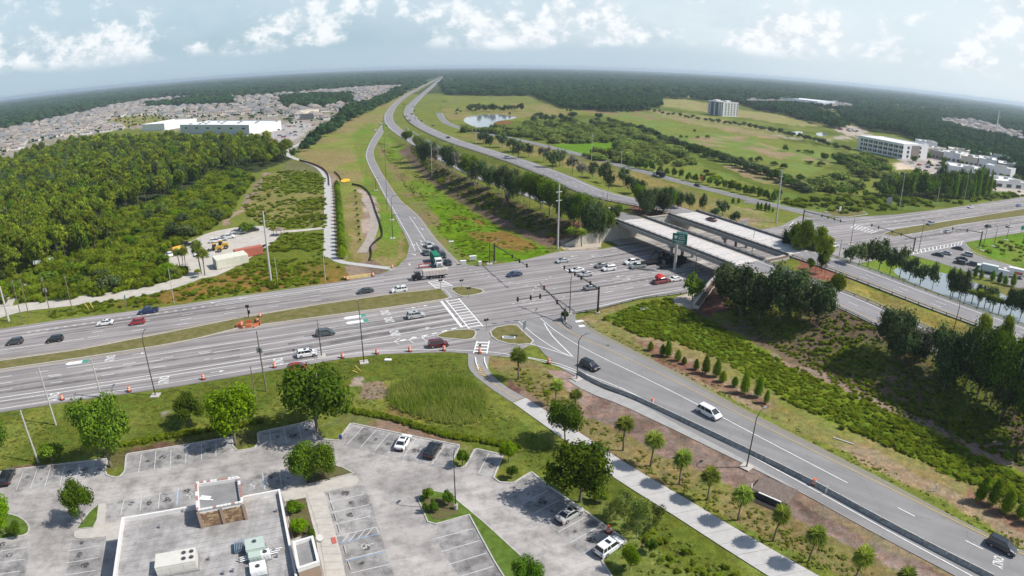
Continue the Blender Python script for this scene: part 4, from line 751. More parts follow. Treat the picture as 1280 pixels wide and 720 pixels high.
def crown_mesh(name, m, lumps, n, s, seed, core=.78, up=.35, noise=.25, asp=.6):
    """leaf-sized faces through the crown's volume, thicker near each clump's skin"""
    g = np.random.default_rng(seed); lp = np.array(lumps, float); wgt = (lp[:, 3]*lp[:, 4]); wgt /= wgt.sum(); idx = g.choice(len(lp), n, p=wgt)
    d = g.normal(size=(n, 3)); d /= np.linalg.norm(d, axis=1)[:, None]; rr = g.uniform(.62, 1.06, n)**.7
    c = lp[idx, :3]+d*rr[:, None]*np.stack([lp[idx, 3], lp[idx, 3], lp[idx, 4]], 1)+g.normal(size=(n, 3))*noise*s
    nr = d+g.normal(size=(n, 3))*.55+np.array((0, 0, up)); nr /= np.linalg.norm(nr, axis=1)[:, None]; t = np.cross(nr, g.normal(size=(n, 3))); t /= np.linalg.norm(t, axis=1)[:, None]; b = np.cross(nr, t)
    sz = s*g.uniform(.6, 1.3, n)[:, None]; V = np.stack([c-t*sz, c-b*sz*asp, c+t*sz, c+b*sz*asp], 1).reshape(-1, 3); F = np.arange(4*n).reshape(-1, 4)
    tone = np.repeat(np.clip(g.normal(.5, .36, n)+.25*(g.random(len(lp))[idx]-.5), 0, 1), 4)
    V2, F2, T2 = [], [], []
    for q in lp:   # dark core of each clump, the crown's inner shade put into its tone
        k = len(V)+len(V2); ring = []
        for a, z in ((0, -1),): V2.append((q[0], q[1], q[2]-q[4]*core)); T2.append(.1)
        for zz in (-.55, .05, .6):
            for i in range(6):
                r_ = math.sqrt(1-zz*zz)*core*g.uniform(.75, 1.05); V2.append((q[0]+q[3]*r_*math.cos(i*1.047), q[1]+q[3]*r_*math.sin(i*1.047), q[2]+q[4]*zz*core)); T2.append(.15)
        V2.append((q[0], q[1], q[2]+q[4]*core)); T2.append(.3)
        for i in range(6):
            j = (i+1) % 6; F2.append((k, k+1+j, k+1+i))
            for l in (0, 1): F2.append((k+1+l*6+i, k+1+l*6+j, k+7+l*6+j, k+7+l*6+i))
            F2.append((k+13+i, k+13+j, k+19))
    me = bpy.data.meshes.new(name); me.from_pydata(V.tolist()+V2, [], F.tolist()+F2); me.update()
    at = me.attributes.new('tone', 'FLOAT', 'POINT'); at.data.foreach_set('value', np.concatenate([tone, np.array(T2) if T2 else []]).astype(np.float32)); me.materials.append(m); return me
def lumps(n, rx, rz, cz, seed, spread=.66, r=(.27, .46)):
    g = random.Random(seed); out = []
    for i in range(n):
        a = i*2.4+g.uniform(-.4, .4); rad = rx*spread*math.sqrt((i+.4)/n)*g.uniform(.75, 1.15); z = cz+g.uniform(-1, 1)*rz*.55*(1-.5*rad/rx); k = g.uniform(*r); out.append((rad*math.cos(a), rad*math.sin(a), z, rx*k, rz*k*1.15))
    return out
def trunk_mesh(name, h, r, seed, limbs=5, lean=.04, m=M_BARK, spread=.3, fork=.45):
    g = random.Random(seed); v = MB(); p = [(0, 0, -.3), (g.uniform(-lean, lean)*h*.5, g.uniform(-lean, lean)*h*.5, h*fork), (g.uniform(-lean, lean)*h, g.uniform(-lean, lean)*h, h)]
    v.path(p, [r*1.25, r*.8, r*.3], 7)
    for i in range(limbs):
        a = i*2.3+g.uniform(-.4, .4); z = h*g.uniform(fork*.8, .8); k = (z-0)/h; b = (p[1][0], p[1][1], z); e = (b[0]+math.cos(a)*h*spread, b[1]+math.sin(a)*h*spread, z+h*g.uniform(.12, .3)); v.path([b, e], [r*.42, r*.12], 5)
    return v.mesh(name, m, True)
# unit trees: 1 m tall, scaled per tree (xy by crown width, z by height)
KT = {}
def mk(kind, seeds, f): KT[kind] = [f(s) for s in seeds]
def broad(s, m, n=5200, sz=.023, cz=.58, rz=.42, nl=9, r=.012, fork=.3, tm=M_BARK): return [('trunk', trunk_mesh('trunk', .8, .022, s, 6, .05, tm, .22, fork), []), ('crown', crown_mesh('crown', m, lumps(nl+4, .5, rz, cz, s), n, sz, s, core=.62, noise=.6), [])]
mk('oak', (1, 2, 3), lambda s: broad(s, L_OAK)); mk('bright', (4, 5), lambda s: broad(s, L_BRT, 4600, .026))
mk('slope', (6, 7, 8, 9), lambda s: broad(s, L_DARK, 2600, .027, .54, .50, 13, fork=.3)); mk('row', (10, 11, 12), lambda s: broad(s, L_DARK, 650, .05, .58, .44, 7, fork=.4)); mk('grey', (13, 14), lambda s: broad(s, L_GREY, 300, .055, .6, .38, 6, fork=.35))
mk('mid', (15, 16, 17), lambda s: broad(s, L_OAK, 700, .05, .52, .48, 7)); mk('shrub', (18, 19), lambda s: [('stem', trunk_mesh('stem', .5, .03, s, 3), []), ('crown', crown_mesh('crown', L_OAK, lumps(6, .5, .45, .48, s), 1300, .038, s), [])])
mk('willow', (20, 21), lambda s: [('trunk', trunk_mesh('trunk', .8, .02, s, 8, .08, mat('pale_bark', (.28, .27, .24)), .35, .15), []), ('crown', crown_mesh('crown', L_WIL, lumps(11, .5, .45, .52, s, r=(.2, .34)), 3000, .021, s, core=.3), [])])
def pine(s, n=520, sz=.052):
    g = random.Random(s); lp = [(g.uniform(-.2, .2), g.uniform(-.2, .2), z, g.uniform(.22, .4)*(1.25-z), g.uniform(.07, .11)) for z in (.45, .55, .65, .74, .82, .9, .97)]
    lp = [(.5*.62*math.cos(i*2.4)*math.sqrt((i+.3)/9), .5*.62*math.sin(i*2.4)*math.sqrt((i+.3)/9), .74+.16*(1-(i/9)*1.5)+g.uniform(-.05, .05), g.uniform(.16, .25), g.uniform(.08, .13)) for i in range(9)]+[(g.uniform(-.15, .15), g.uniform(-.15, .15), .52, .22, .09)]
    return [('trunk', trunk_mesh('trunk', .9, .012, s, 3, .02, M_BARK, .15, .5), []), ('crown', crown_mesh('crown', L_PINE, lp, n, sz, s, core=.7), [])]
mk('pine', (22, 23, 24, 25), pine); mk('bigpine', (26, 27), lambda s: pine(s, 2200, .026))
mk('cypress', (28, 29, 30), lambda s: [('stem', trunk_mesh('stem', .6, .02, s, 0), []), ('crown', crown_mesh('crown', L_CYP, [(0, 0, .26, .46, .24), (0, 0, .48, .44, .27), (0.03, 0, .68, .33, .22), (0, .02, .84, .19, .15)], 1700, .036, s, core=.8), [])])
def palm(s, n=30, skirt=True):
    g = random.Random(s); t = MB(); t.path([(0, 0, -.2), (.01, .01, .4), (0, .02, .82)], [.035, .028, .034], 8); bt = MB()
    for i in range(14): a = i*2.4; z = .6+.22*i/14; bt.tube((math.cos(a)*.025, math.sin(a)*.025, z), (math.cos(a)*.075, math.sin(a)*.075, z+.03), .012, .006, 4)
    V, F, T = [], [], []
    for i in range(n):
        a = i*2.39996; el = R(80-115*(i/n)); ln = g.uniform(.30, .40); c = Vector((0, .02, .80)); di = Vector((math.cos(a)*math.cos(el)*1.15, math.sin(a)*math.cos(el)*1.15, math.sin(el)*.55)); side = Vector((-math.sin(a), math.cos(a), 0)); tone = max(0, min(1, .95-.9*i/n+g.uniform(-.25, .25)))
        hub = c+di*ln*.18
        for j in range(9):   # fan of narrow blades, drooping
            f = (j-4)/4; dd = (di*(1-.35*abs(f))+side*f*.8).normalized(); tip = hub+dd*ln*.85+Vector((0, 0, -.05-.07*abs(f)-.04*(i/n))); w = dd.cross(Vector((0, 0, 1))).normalized()*.02; k = len(V); mid_ = (hub+tip)/2+Vector((0, 0, .015)); V += [hub, mid_-w, tip, mid_+w]; F.append((k, k+1, k+2, k+3)); T += [tone]*4
        k = len(V); V += [c, c+Vector((0, 0, .006)), hub]; F.append((k, k+1, k+2)); T += [tone]*3
    me = bpy.data.meshes.new('fronds'); me.from_pydata([tuple(v) for v in V], [], F); me.update(); at = me.attributes.new('tone', 'FLOAT', 'POINT'); at.data.foreach_set('value', np.array(T, np.float32)); me.materials.append(L_PALM)
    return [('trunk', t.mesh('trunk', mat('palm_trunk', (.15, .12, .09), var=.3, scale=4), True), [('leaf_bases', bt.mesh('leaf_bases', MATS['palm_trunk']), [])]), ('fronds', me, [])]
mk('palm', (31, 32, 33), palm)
def tree(kind, bx, by, ty, w, label, name, cat, group=None, base=None, minh=None):
    b = base if base is not None else G(bx, by); h = height_to(b, ty); h = max(h, minh or .4); k = random.choice(KT[kind]); rz = random.uniform(0, 6.28); mw = w*mpp(b)
    if kind == 'palm': mw = mw/.70
    s = (mw, mw*random.uniform(.88, 1.12), h*random.uniform(.97, 1.05)); o = spawn(k, name, label, cat, b, rz, group, s)
    o.rotation_euler = (random.uniform(-.05, .05), random.uniform(-.05, .05), rz); return o
OAKS = [(140, 583, 486, 84, 'oak', 'big dense round tree over the kerb between the two rows of stalls at the left'), (240, 532, 490, 44, 'oak', 'smaller tree left of the bright green one beside the arterial lawn'), (295, 556, 482, 72, 'bright', 'bright green tree on the lawn corner at the top of the car park'),
 (398, 541, 443, 104, 'oak', 'broad tall tree with a bright top beside the trimmed kerb, half hiding a red car'), (-6, 590, 514, 60, 'oak', 'tree cut off by the left edge of the picture behind the black car'),
 (104, 655, 597, 46, 'oak', 'dark tree on the small lawn strip by the restaurant footpath'), (6, 668, 623, 44, 'bright', 'low bright tree on the rounded island at the left edge'), (383, 603, 550, 46, 'oak', 'left dark tree in the mulch bed by the restaurant entrance'), (412, 600, 553, 40, 'oak', 'right tree in the mulch bed by the restaurant entrance'),
 (707, 552, 496, 54, 'oak', 'irregular dark tree beside the concrete trail, above the largest tree'), (724, 627, 546, 95, 'oak', 'largest round tree, over the stalls beside the trail'), (658, 742, 688, 42, 'oak', 'dark tree top at the bottom edge by the grass wedge'), (865, 376, 336, 27, 'mid', 'small round tree on the sandy corner by the curved wall')]
for bx, by, ty, w, k, lb in OAKS: tree(k, bx, by, ty, w, lb, 'broadleaf_tree', 'tree', 'shade trees round the car park')
for bx, by, ty, w, k, lb in [(66, 577, 543, 46, 'shrub', 'dark low shrub between the utility pole and the big tree'), (578, 582, 552, 24, 'shrub', 'airy shrub on the kerbed tip between the stalls'), (535, 624, 603, 19, 'shrub', 'taller bush at the tip of the central island'), (561, 632, 613, 19, 'shrub', 'right hand bush beside the lamp base on the central island'),
 (543, 640, 622, 17, 'shrub', 'middle bush in the central island bed'), (533, 641, 628, 12, 'shrub', 'lowest bush at the left of the central island'), (636, 578, 552, 26, 'bright', 'yellow-green bush at the corner of the single stall'), (640, 598, 575, 20, 'shrub', 'bush below the yellow-green one at the island corner'),
 (750, 628, 605, 25, 'shrub', 'dark bush right of the trunk of the largest tree'), (787, 712, 680, 30, 'bright', 'bright bush below the white car in the corner island'), (812, 690, 672, 18, 'shrub', 'small dark shrub right of the white car'), (706, 400, 386, 12, 'shrub', 'round bush at the signal base by the on ramp'),
 (366, 640, 627, 18, 'bright', 'upper clipped bush by the restaurant wall'), (372, 640, 628, 22, 'shrub', 'spreading ground shrub by the restaurant wall'), (376, 668, 650, 26, 'bright', 'lower clipped bright bush by the restaurant wall'), (390, 672, 656, 14, 'shrub', 'narrow bush at the corner of the restaurant bed'), (20, 672, 652, 22, 'shrub', 'dark hedge clump at the rim of the left island'), (913, 470, 458, 0, 'x', '')][:-1]:
    tree(k, bx, by, ty, w, lb, 'shrub', 'shrub', 'shrubs round the car park')
for bx, by, ty, w, lb in [(797, 672, 612, 44, 'loose grey-green willowy tree between the car park and the trail'), (776, 650, 608, 36, 'paler willowy tree just left of the larger willowy one'), (815, 660, 625, 30, 'small willowy tree nearest the trail'), (760, 655, 625, 28, 'low willowy tree beside the silver car')]: tree('willow', bx, by, ty, w, lb, 'willowy_tree', 'tree', 'willowy trees by the trail')
PALMS = [(648, 474, 437, 25), (694, 507, 475, 21), (719, 512, 488, 19), (779, 563, 521, 27), (813, 583, 541, 28), (849, 605, 563, 27), (884, 625, 585, 26), (922, 650, 607, 27), (966, 676, 632, 26), (1010, 702, 657, 28), (1066, 732, 683, 28), (1122, 752, 712, 27)]
PL = ['palm nearest the road crossing at the head of the trail', 'palm at the left end of the bare brown verge', 'small palm half hidden beside the dark irregular tree', *['%s palm to the right of the dark irregular tree along the trail' % w for w in ('first', 'second', 'third', 'fourth', 'fifth', 'sixth', 'seventh', 'eighth')], 'last palm at the bottom edge of the picture']
for (bx, by, ty, w), lb in zip(PALMS, PL): tree('palm', bx, by, ty, w, lb, 'palm_tree', 'palm', 'sabal palms along the trail')
CY = [(813, 438, 426, 9), (828, 444, 429, 10), (835, 446, 425, 12), (847, 451, 437, 11), (855, 455, 446, 9), (870, 462, 448, 10), (882, 467, 444, 13), (895, 471, 448, 13), (903, 477, 463, 11), (918, 483, 470, 10), (930, 492, 466, 15), (946, 496, 472, 14), (957, 504, 486, 9), (1222, 626, 594, 18), (1239, 631, 599, 18), (1256, 640, 609, 23), (1273, 646, 628, 15), (1284, 654, 630, 16)]
for i, (bx, by, ty, w) in enumerate(CY): tree('cypress', bx, by, ty, w, 'small conical cypress in the mulched row above the on ramp' if i < 13 else 'larger conical cypress in the mulched group at the right edge', 'cypress_tree', 'cypress', 'cypresses in a row above the on ramp' if i < 13 else 'larger cypresses at the right edge')
SLS = [(925, 394, 326, 58), (905, 372, 325, 40), (948, 398, 335, 52), (975, 400, 322, 60), (1000, 402, 332, 52), (1022, 405, 345, 40), (1110, 440, 375, 42), (1128, 452, 392, 44), (1150, 448, 405, 38), (1172, 470, 402, 48), (1188, 478, 410, 46), (1205, 485, 398, 46), (1222, 492, 402, 50), (1238, 508, 415, 50), (1252, 520, 405, 52), (1262, 530, 425, 50), (1278, 545, 430, 58), (1230, 500, 430, 44), (1268, 505, 410, 44), (1290, 555, 440, 60), (1196, 470, 430, 36)]
for bx, by, ty, w in SLS+[(x_+rng.uniform(-9, 9), y_+rng.uniform(3, 12), t_+rng.uniform(8, 20), w_*.8) for x_, y_, t_, w_ in SLS[6::2]]: tree(random.choice(('slope', 'slope', 'slope', 'oak', 'grey' if w < 42 else 'slope')), bx, by, ty, w*1.2, 'dark dense tree in the thicket on the slope below the near carriageway', 'slope_tree', 'tree', 'dark trees on the south freeway slope')
for bx, by, ty, w, lb in [(1037, 398, 339, 27, 'leaning thin trunked pine beside the near carriageway'), (1208, 480, 392, 26, 'left pine standing above the dark slope thicket'), (1240, 480, 398, 24, 'right pine standing above the dark slope thicket')]: tree('bigpine', bx, by, ty, w, lb, 'pine_tree', 'tree', 'pines above the south slope')
SLN = [(508, 180, 160, 14), (525, 200, 163, 30), (536, 205, 172, 24), (560, 212, 178, 24), (585, 224, 189, 32), (598, 229, 196, 28), (612, 236, 204, 26), (628, 242, 203, 22), (640, 248, 208, 26), (652, 253, 212, 24), (662, 256, 210, 20), (676, 262, 214, 30), (688, 270, 216, 36), (700, 276, 226, 28), (715, 280, 232, 36), (728, 285, 238, 30), (742, 288, 244, 30), (754, 286, 250, 24), (768, 276, 254, 16)]
for bx, by, ty, w in SLN+[(x_+rng.uniform(-7, 7), y_+rng.uniform(-2, 5), t_+rng.uniform(-3, 9), w_*.7) for x_, y_, t_, w_ in SLN[2:]]: tree(random.choice(('slope', 'slope', 'oak', 'willow')), bx, by, ty, w*1.1, 'dark rounded tree in the line on the slope left of the freeway', 'slope_tree', 'tree', 'dark trees on the north freeway slope')
for bx, by, ty, w in [(545, 208, 182, 16), (675, 240, 216, 14), (570, 216, 186, 16), (635, 262, 236, 10)]: tree('grey', bx, by, ty, w, 'leafless grey tree among the dark slope trees', 'bare_tree', 'tree', 'grey trees on the north freeway slope')
for bx, by, ty, w in [(716, 306, 284, 20), (727, 308, 286, 18), (735, 303, 282, 16)]: tree('palm', bx, by, ty, w, 'small palm at the foot of the mulch slope by the wing wall', 'palm_tree', 'palm', 'small palms by the wing wall')
for i in range(12): x = 799+i*4.3; tree('slope' if i % 3 else 'bright', x, 262+(i % 3)*3.5+i*.35, 228+(i % 4)*3, 20, 'slim tree in the clump on mulch between the two bridge ends', 'median_tree', 'tree', 'trees on mulch between the bridge ends')
for bx, by, ty, w in [(984, 329, 282, 28), (994, 333, 280, 26), (1003, 336, 284, 24), (1014, 338, 292, 26), (1026, 342, 290, 22), (1030, 350, 296, 22), (1000, 340, 274, 26), (1018, 344, 280, 24), (988, 334, 276, 24), (1012, 344, 322, 14), (992, 337, 288, 20)]: tree(('slope', 'bigpine', 'bigpine')[int(bx) % 3], bx, by, ty, w*.95, 'tall tree in the clump on mulch at the right end of the bridges', 'median_tree', 'tree', 'trees at the right end of the bridges')
for i, (bx, by, ty, w) in enumerate([(1062, 331, 301, 24), (1073, 334, 299, 22), (1084, 336, 296, 24), (1098, 339, 294, 28), (1112, 343, 306, 22), (1124, 347, 306, 26), (1136, 350, 314, 24), (1150, 356, 324, 28), (1165, 362, 326, 20), (1188, 370, 330, 26), (1200, 373, 332, 26), (1222, 380, 352, 20), (1236, 386, 356, 22), (1262, 396, 356, 26), (1275, 398, 350, 24)]):
    tree('row' if i < 9 else 'slope', bx, by, ty, w, 'dark tree in the row along the outer edge of the right carriageway', 'roadside_tree', 'tree', 'trees along the outer edge of the right carriageway')
for bx, by, ty, w in [(1190, 372, 358, 12), (1198, 374, 357, 14), (1206, 376, 360, 12), (1214, 380, 362, 13), (1222, 384, 362, 14), (1230, 386, 364, 12), (1240, 390, 368, 13), (1248, 392, 372, 12)]: tree('palm', bx, by, ty, w, 'short palm on the pond bank below the carriageway', 'palm_tree', 'palm', 'short palms on the pond bank')
for bx, by, ty, w in [(1198, 346, 334, 5), (1218, 347, 331, 7), (1226, 349, 337, 7), (1240, 351, 338, 9), (1248, 354, 339, 8), (1256, 356, 344, 8), (1266, 358, 340, 9)]: tree('cypress', bx, by, ty, w, 'small conical cypress beside the queue of vans at the right', 'cypress_tree', 'cypress', 'cypresses by the off ramp queue')
for i in range(17):
    t_ = i/16; x = 602+198*t_; y = 178+68*t_+4*math.sin(i*2.1)+random.uniform(-2, 2); k = 'grey' if i in (6, 9, 10) else 'row'
    tree(k, x+random.uniform(-4, 4), y, y-(22+8*t_)*random.uniform(.75, 1.15), (18+8*t_)*random.uniform(.8, 1.25), 'grey leafless tree in the row between freeway and frontage road' if k == 'grey' else 'dark tree in the row between the freeway and the frontage road', 'roadside_tree', 'tree', 'trees between the freeway and the frontage road')
for bx, by, ty, w in [(862, 263, 238, 17), (878, 267, 236, 13), (903, 270, 248, 20), (918, 281, 262, 18), (893, 275, 256, 16)]: tree('row', bx, by, ty, w, 'dark roadside tree beyond the far end of the far bridge', 'roadside_tree', 'tree', 'trees beyond the far bridge')
for bx, by, ty, w in [(916, 254, 247, 5), (923, 254, 247, 5), (947, 262, 252, 5), (951, 262, 253, 5), (957, 263, 253, 6), (961, 264, 254, 5), (966, 265, 259, 4)]: tree('cypress', bx, by, ty, w, 'tiny conical shrub on the grass behind the tall pole', 'cypress_tree', 'cypress', 'tiny conical shrubs beyond the far bridge')
for i in range(21): t_ = i/20; x = 789+178*t_; y = 208+43*t_+math.sin(i*1.7); tree('mid', x, y, y-11-3*t_, 9+1.5*t_, 'small round street tree in the row beyond the frontage road', 'street_tree', 'tree', 'round trees beyond the frontage road')
for i in range(22): t_ = i/21; x = 421+7*t_; y = 233+90*t_**1.15; tree('cypress', x, y, y-8-9*t_, 9+5*t_, 'narrow young tree in the close row along the left trail', 'young_tree', 'tree', 'young trees along the left trail')
for i in range(9): t_ = i/8; tree('shrub', 444+6*t_, 240+62*t_, 236+60*t_, 5, 'low dark shrub in the row along the dirt track', 'shrub', 'shrub', 'low shrubs along the dirt track')
for bx, by, ty, w, lb in [(226, 337, 308, 12, 'left tall thin palm in the gravel yard'), (233, 338, 306, 12, 'second tall thin palm in the gravel yard'), (229, 334, 312, 11, 'thin palm between two taller ones in the gravel yard'), (256, 344, 308, 18, 'tallest palm beside the loaders in the gravel yard'), (252, 342, 300, 16, 'leafy palm overlapping the white car in the yard'), (248, 347, 336, 10, 'stunted palm on the track edge')]: tree('palm', bx, by, ty, w, lb, 'palm_tree', 'palm', 'yard palms')
tree('mid', 308, 291, 276, 22, 'dark round tree shading the black cars in the yard', 'broadleaf_tree', 'tree')
# hedgerow across the fields and tall tree mass by the shopping centre
def along(pts, n): s = resample(np.array([(a, b, c) for a, b, c in pts], float), n); return s
for i, (x, y, h) in enumerate(along([(770, 155, 6), (800, 163, 7), (830, 175, 8), (860, 186, 9), (890, 196, 10), (915, 205, 11), (945, 216, 12), (980, 228, 12), (1010, 240, 10)], 84)): tree('row' if i % 4 else 'mid', x+random.uniform(-3, 3), y+random.uniform(-2, 3), y-h*random.uniform(.8, 1.2), h*1.6, 'dark green tree in the dense hedgerow across the fields', 'hedgerow_tree', 'tree', 'hedgerow trees across the fields')
for i, (x, y, h) in enumerate(along([(780, 133, 3), (850, 146, 4.5), (900, 154, 5.5), (960, 164, 6), (1020, 178, 7), (1060, 190, 7)], 46)): tree('row', x+random.uniform(-2, 2), y+random.uniform(-1, 1), y-h*random.uniform(.8, 1.3), h*1.5, 'dark tree in the far hedgerow below the block of flats', 'hedgerow_tree', 'tree', 'trees in the far hedgerow')
for i in range(34): x = 1100+random.uniform(-2, 2)+i*4.1; y = 246+random.uniform(-5, 3)-(i > 24)*1; tree('mid' if i % 3 else 'row', x, y, 206+random.uniform(0, 12)+(8 if i < 4 or i > 30 else 0), 24, 'tall dark tree in the mass in front of the shopping centre', 'tall_tree', 'tree', 'tall trees in front of the shopping centre')
for i in range(8): x = 1186+i*7; tree('cypress', x, 249, 211+random.uniform(-3, 5), 7, 'narrow light green tall tree at the right of the tree mass', 'poplar_tree', 'tree', 'narrow tall trees near the shopping centre')
for bx, by, ty, w in [(860, 188, 181, 12), (868, 189, 178, 10), (877, 190, 181, 14), (890, 196, 189, 6), (925, 203, 194, 12), (938, 203, 195, 8), (981, 189, 180, 9), (998, 190, 187, 8), (1008, 191, 186, 11), (1014, 193, 187, 10), (868, 165, 161, 5), (840, 172, 169, 5), (851, 173, 168, 6), (858, 173, 169, 5), (872, 173, 169, 6), (884, 173, 168, 8), (1012, 205, 200, 12), (1026, 208, 200, 14), (1030, 200, 190, 14), (1048, 204, 192, 18), (1060, 205, 194, 20), (1078, 208, 196, 20), (1092, 212, 199, 20), (1106, 216, 204, 18), (948, 202, 194, 12), (968, 207, 201, 12), (980, 211, 203, 14), (606, 139, 130, 6), (596, 139, 133, 5), (637, 144, 139, 4), (1000, 226, 216, 13), (1020, 232, 222, 12), (1040, 244, 232, 14), (1052, 243, 232, 14), (1066, 244, 233, 16), (1082, 246, 236, 12)]: tree('mid', bx, by, ty, w, 'bushy tree standing alone or in a small group on the pasture', 'field_tree', 'tree', 'trees and bushes on the pasture')
for i in range(34):
    t_ = random.random(); x = 665+random.uniform(0, 105); y = 143+13*random.random()+(x-665)*.06; tree('row', x, y, y-random.uniform(5, 11), random.uniform(7, 12), 'dark tree in the copse at the pasture edge right of the pond', 'copse_tree', 'tree', 'copse right of the pond')
for i in range(16): x = 586+i*4.4; tree('row', x, 139+random.uniform(-2, 1.5), 128+random.uniform(-1, 3), 8, 'dark tree in the copse beyond the pond', 'copse_tree', 'tree', 'copse beyond the pond')
# ------------------------------------------------------------ masses of plants: points with instanced plant meshes
def holder_of(me, x, y, z, s, label, name='bush', cat='bush'):
    o = link(name, me); o.location = (x, y, z); o.scale = s; return tag(o, label, cat)
GNC = {}
def scatter_group(key, protos):
    ng = bpy.data.node_groups.new('planting_'+key, 'GeometryNodeTree'); ng.interface.new_socket('Geometry', in_out='INPUT', socket_type='NodeSocketGeometry'); ng.interface.new_socket('Geometry', in_out='OUTPUT', socket_type='NodeSocketGeometry')
    N, L = ng.nodes, ng.links; gi = N.new('NodeGroupInput'); go = N.new('NodeGroupOutput'); iop = N.new('GeometryNodeInstanceOnPoints'); L.new(gi.outputs[0], iop.inputs['Points'])
    j = N.new('GeometryNodeJoinGeometry')
    for p in protos:
        oi = N.new('GeometryNodeObjectInfo'); oi.transform_space = 'ORIGINAL'; oi.inputs['Object'].default_value = p; oi.inputs['As Instance'].default_value = True; L.new(oi.outputs['Geometry'], j.inputs[0])
    L.new(j.outputs[0], iop.inputs['Instance']); iop.inputs['Pick Instance'].default_value = True
    def attr(nm, ty): a = N.new('GeometryNodeInputNamedAttribute'); a.data_type = ty; a.inputs[0].default_value = nm; return [o for o in a.outputs if o.name == 'Attribute' and o.enabled][0]
    L.new(attr('vid', 'INT'), iop.inputs['Instance Index']); L.new(attr('siz', 'FLOAT_VECTOR'), iop.inputs['Scale'])
    cx = N.new('ShaderNodeCombineXYZ'); L.new(attr('rot', 'FLOAT'), cx.inputs[2])
    try: L.new(cx.outputs[0], iop.inputs['Rotation'])
    except Exception: pass
    L.new(iop.outputs[0], go.inputs[0]); return ng
def scatter(name, label, cat, x, y, z, sxy, sz, protos, key):
    me = bpy.data.meshes.new(name); n = len(x); me.vertices.add(n); me.vertices.foreach_set('co', np.stack([x, y, z], 1).astype(np.float32).ravel())
    a = me.attributes.new('siz', 'FLOAT_VECTOR', 'POINT'); a.data.foreach_set('vector', np.stack([sxy, sxy, sz], 1).astype(np.float32).ravel())
    a = me.attributes.new('rot', 'FLOAT', 'POINT'); a.data.foreach_set('value', rng.uniform(0, 6.28, n).astype(np.float32)); a = me.attributes.new('vid', 'INT', 'POINT'); a.data.foreach_set('value', rng.integers(0, len(protos), n).astype(np.int32))
    o = link(name, me); md = o.modifiers.new('planting', 'NODES'); md.node_group = GNC.setdefault(key, None) or scatter_group(key, protos); GNC[key] = md.node_group
    return tag(o, label, cat, None, 'stuff')
def sample(polys, dens, dmin=0, dmax=1e9, minus=(), jit=0):
    """random places inside photo polygons; dens in plants per square metre"""
    X, Y = [], []
    for poly in polys:
        w = []
        for i in range(len(poly)):
            a, b = poly[i], poly[(i+1) % len(poly)]
            for t in (0, .5): w.append(P(a[0]+(b[0]-a[0])*t, a[1]+(b[1]-a[1])*t)[:2])
        w = np.array(w); w = np.clip(w, -min(dmax, 32000), min(dmax, 32000)); ex = 12 if dmax > 1e8 else 0; x0, y0 = w.min(0); x1, y1 = w.max(0); y0 = max(y0, 20); x0 -= ex; y0 -= ex*2; x1 += ex; y1 += ex; n = int((x1-x0)*(y1-y0)*dens)
        if n < 1: continue
        x = rng.uniform(x0, x1, n); y = rng.uniform(y0, y1, n); d = np.hypot(x, y); k = (d >= dmin) & (d < dmax) & (np.abs(x) < y*1.5+30); x, y = x[k], y[k]
        px, py = proj(x, y, H(x, y) if dmax > 1e8 else gz(x, y)); m = inpoly(px, py, poly)
        for q in minus: m &= ~inpoly(px, py, q)
        X.append(x[m]); Y.append(y[m])
    return np.concatenate(X), np.concatenate(Y)
def plant_proto(kind, me, px, py, w, h, label, name, cat): g = G(px, py); o = holder_of(me, g.x, g.y, g.z, (w, w, h), label, name, cat); return o
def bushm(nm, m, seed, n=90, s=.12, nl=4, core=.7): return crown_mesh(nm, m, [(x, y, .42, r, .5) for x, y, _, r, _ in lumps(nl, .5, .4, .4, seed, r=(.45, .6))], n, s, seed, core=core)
BUSH = [plant_proto('bush', bushm('bush', L_SCRUB, 60+i, 300, .058), px, py, 1.6, 1.0, lb, 'bush', 'bush') for i, (px, py, lb) in enumerate([(1052, 536, 'low green bush at the lower rim of the scrub below the freeway slope'), (756, 400, 'low green bush at the upper left end of the scrub below the slope'), (1236, 612, 'low bush beside the larger cypresses at the right edge')])]
OLIVE = [plant_proto('bush', bushm('bush', L_WIL, 70+i, 160, .09, 6), px, py, 5, 3, lb, 'bush', 'bush') for i, (px, py, lb) in enumerate([(691, 196, 'rounded olive green bush left of the utility pole beyond the frontage road'), (826, 206, 'rounded olive green bush behind the street trees')])]
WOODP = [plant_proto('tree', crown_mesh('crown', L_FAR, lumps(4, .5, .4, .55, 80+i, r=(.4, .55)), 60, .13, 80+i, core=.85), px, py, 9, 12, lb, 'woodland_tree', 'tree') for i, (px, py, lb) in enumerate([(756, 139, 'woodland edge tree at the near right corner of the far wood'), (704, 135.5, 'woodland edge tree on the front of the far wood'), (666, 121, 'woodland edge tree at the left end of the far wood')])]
PINEC = [bpy.data.objects.new('x', k[1][1]) for k in []]
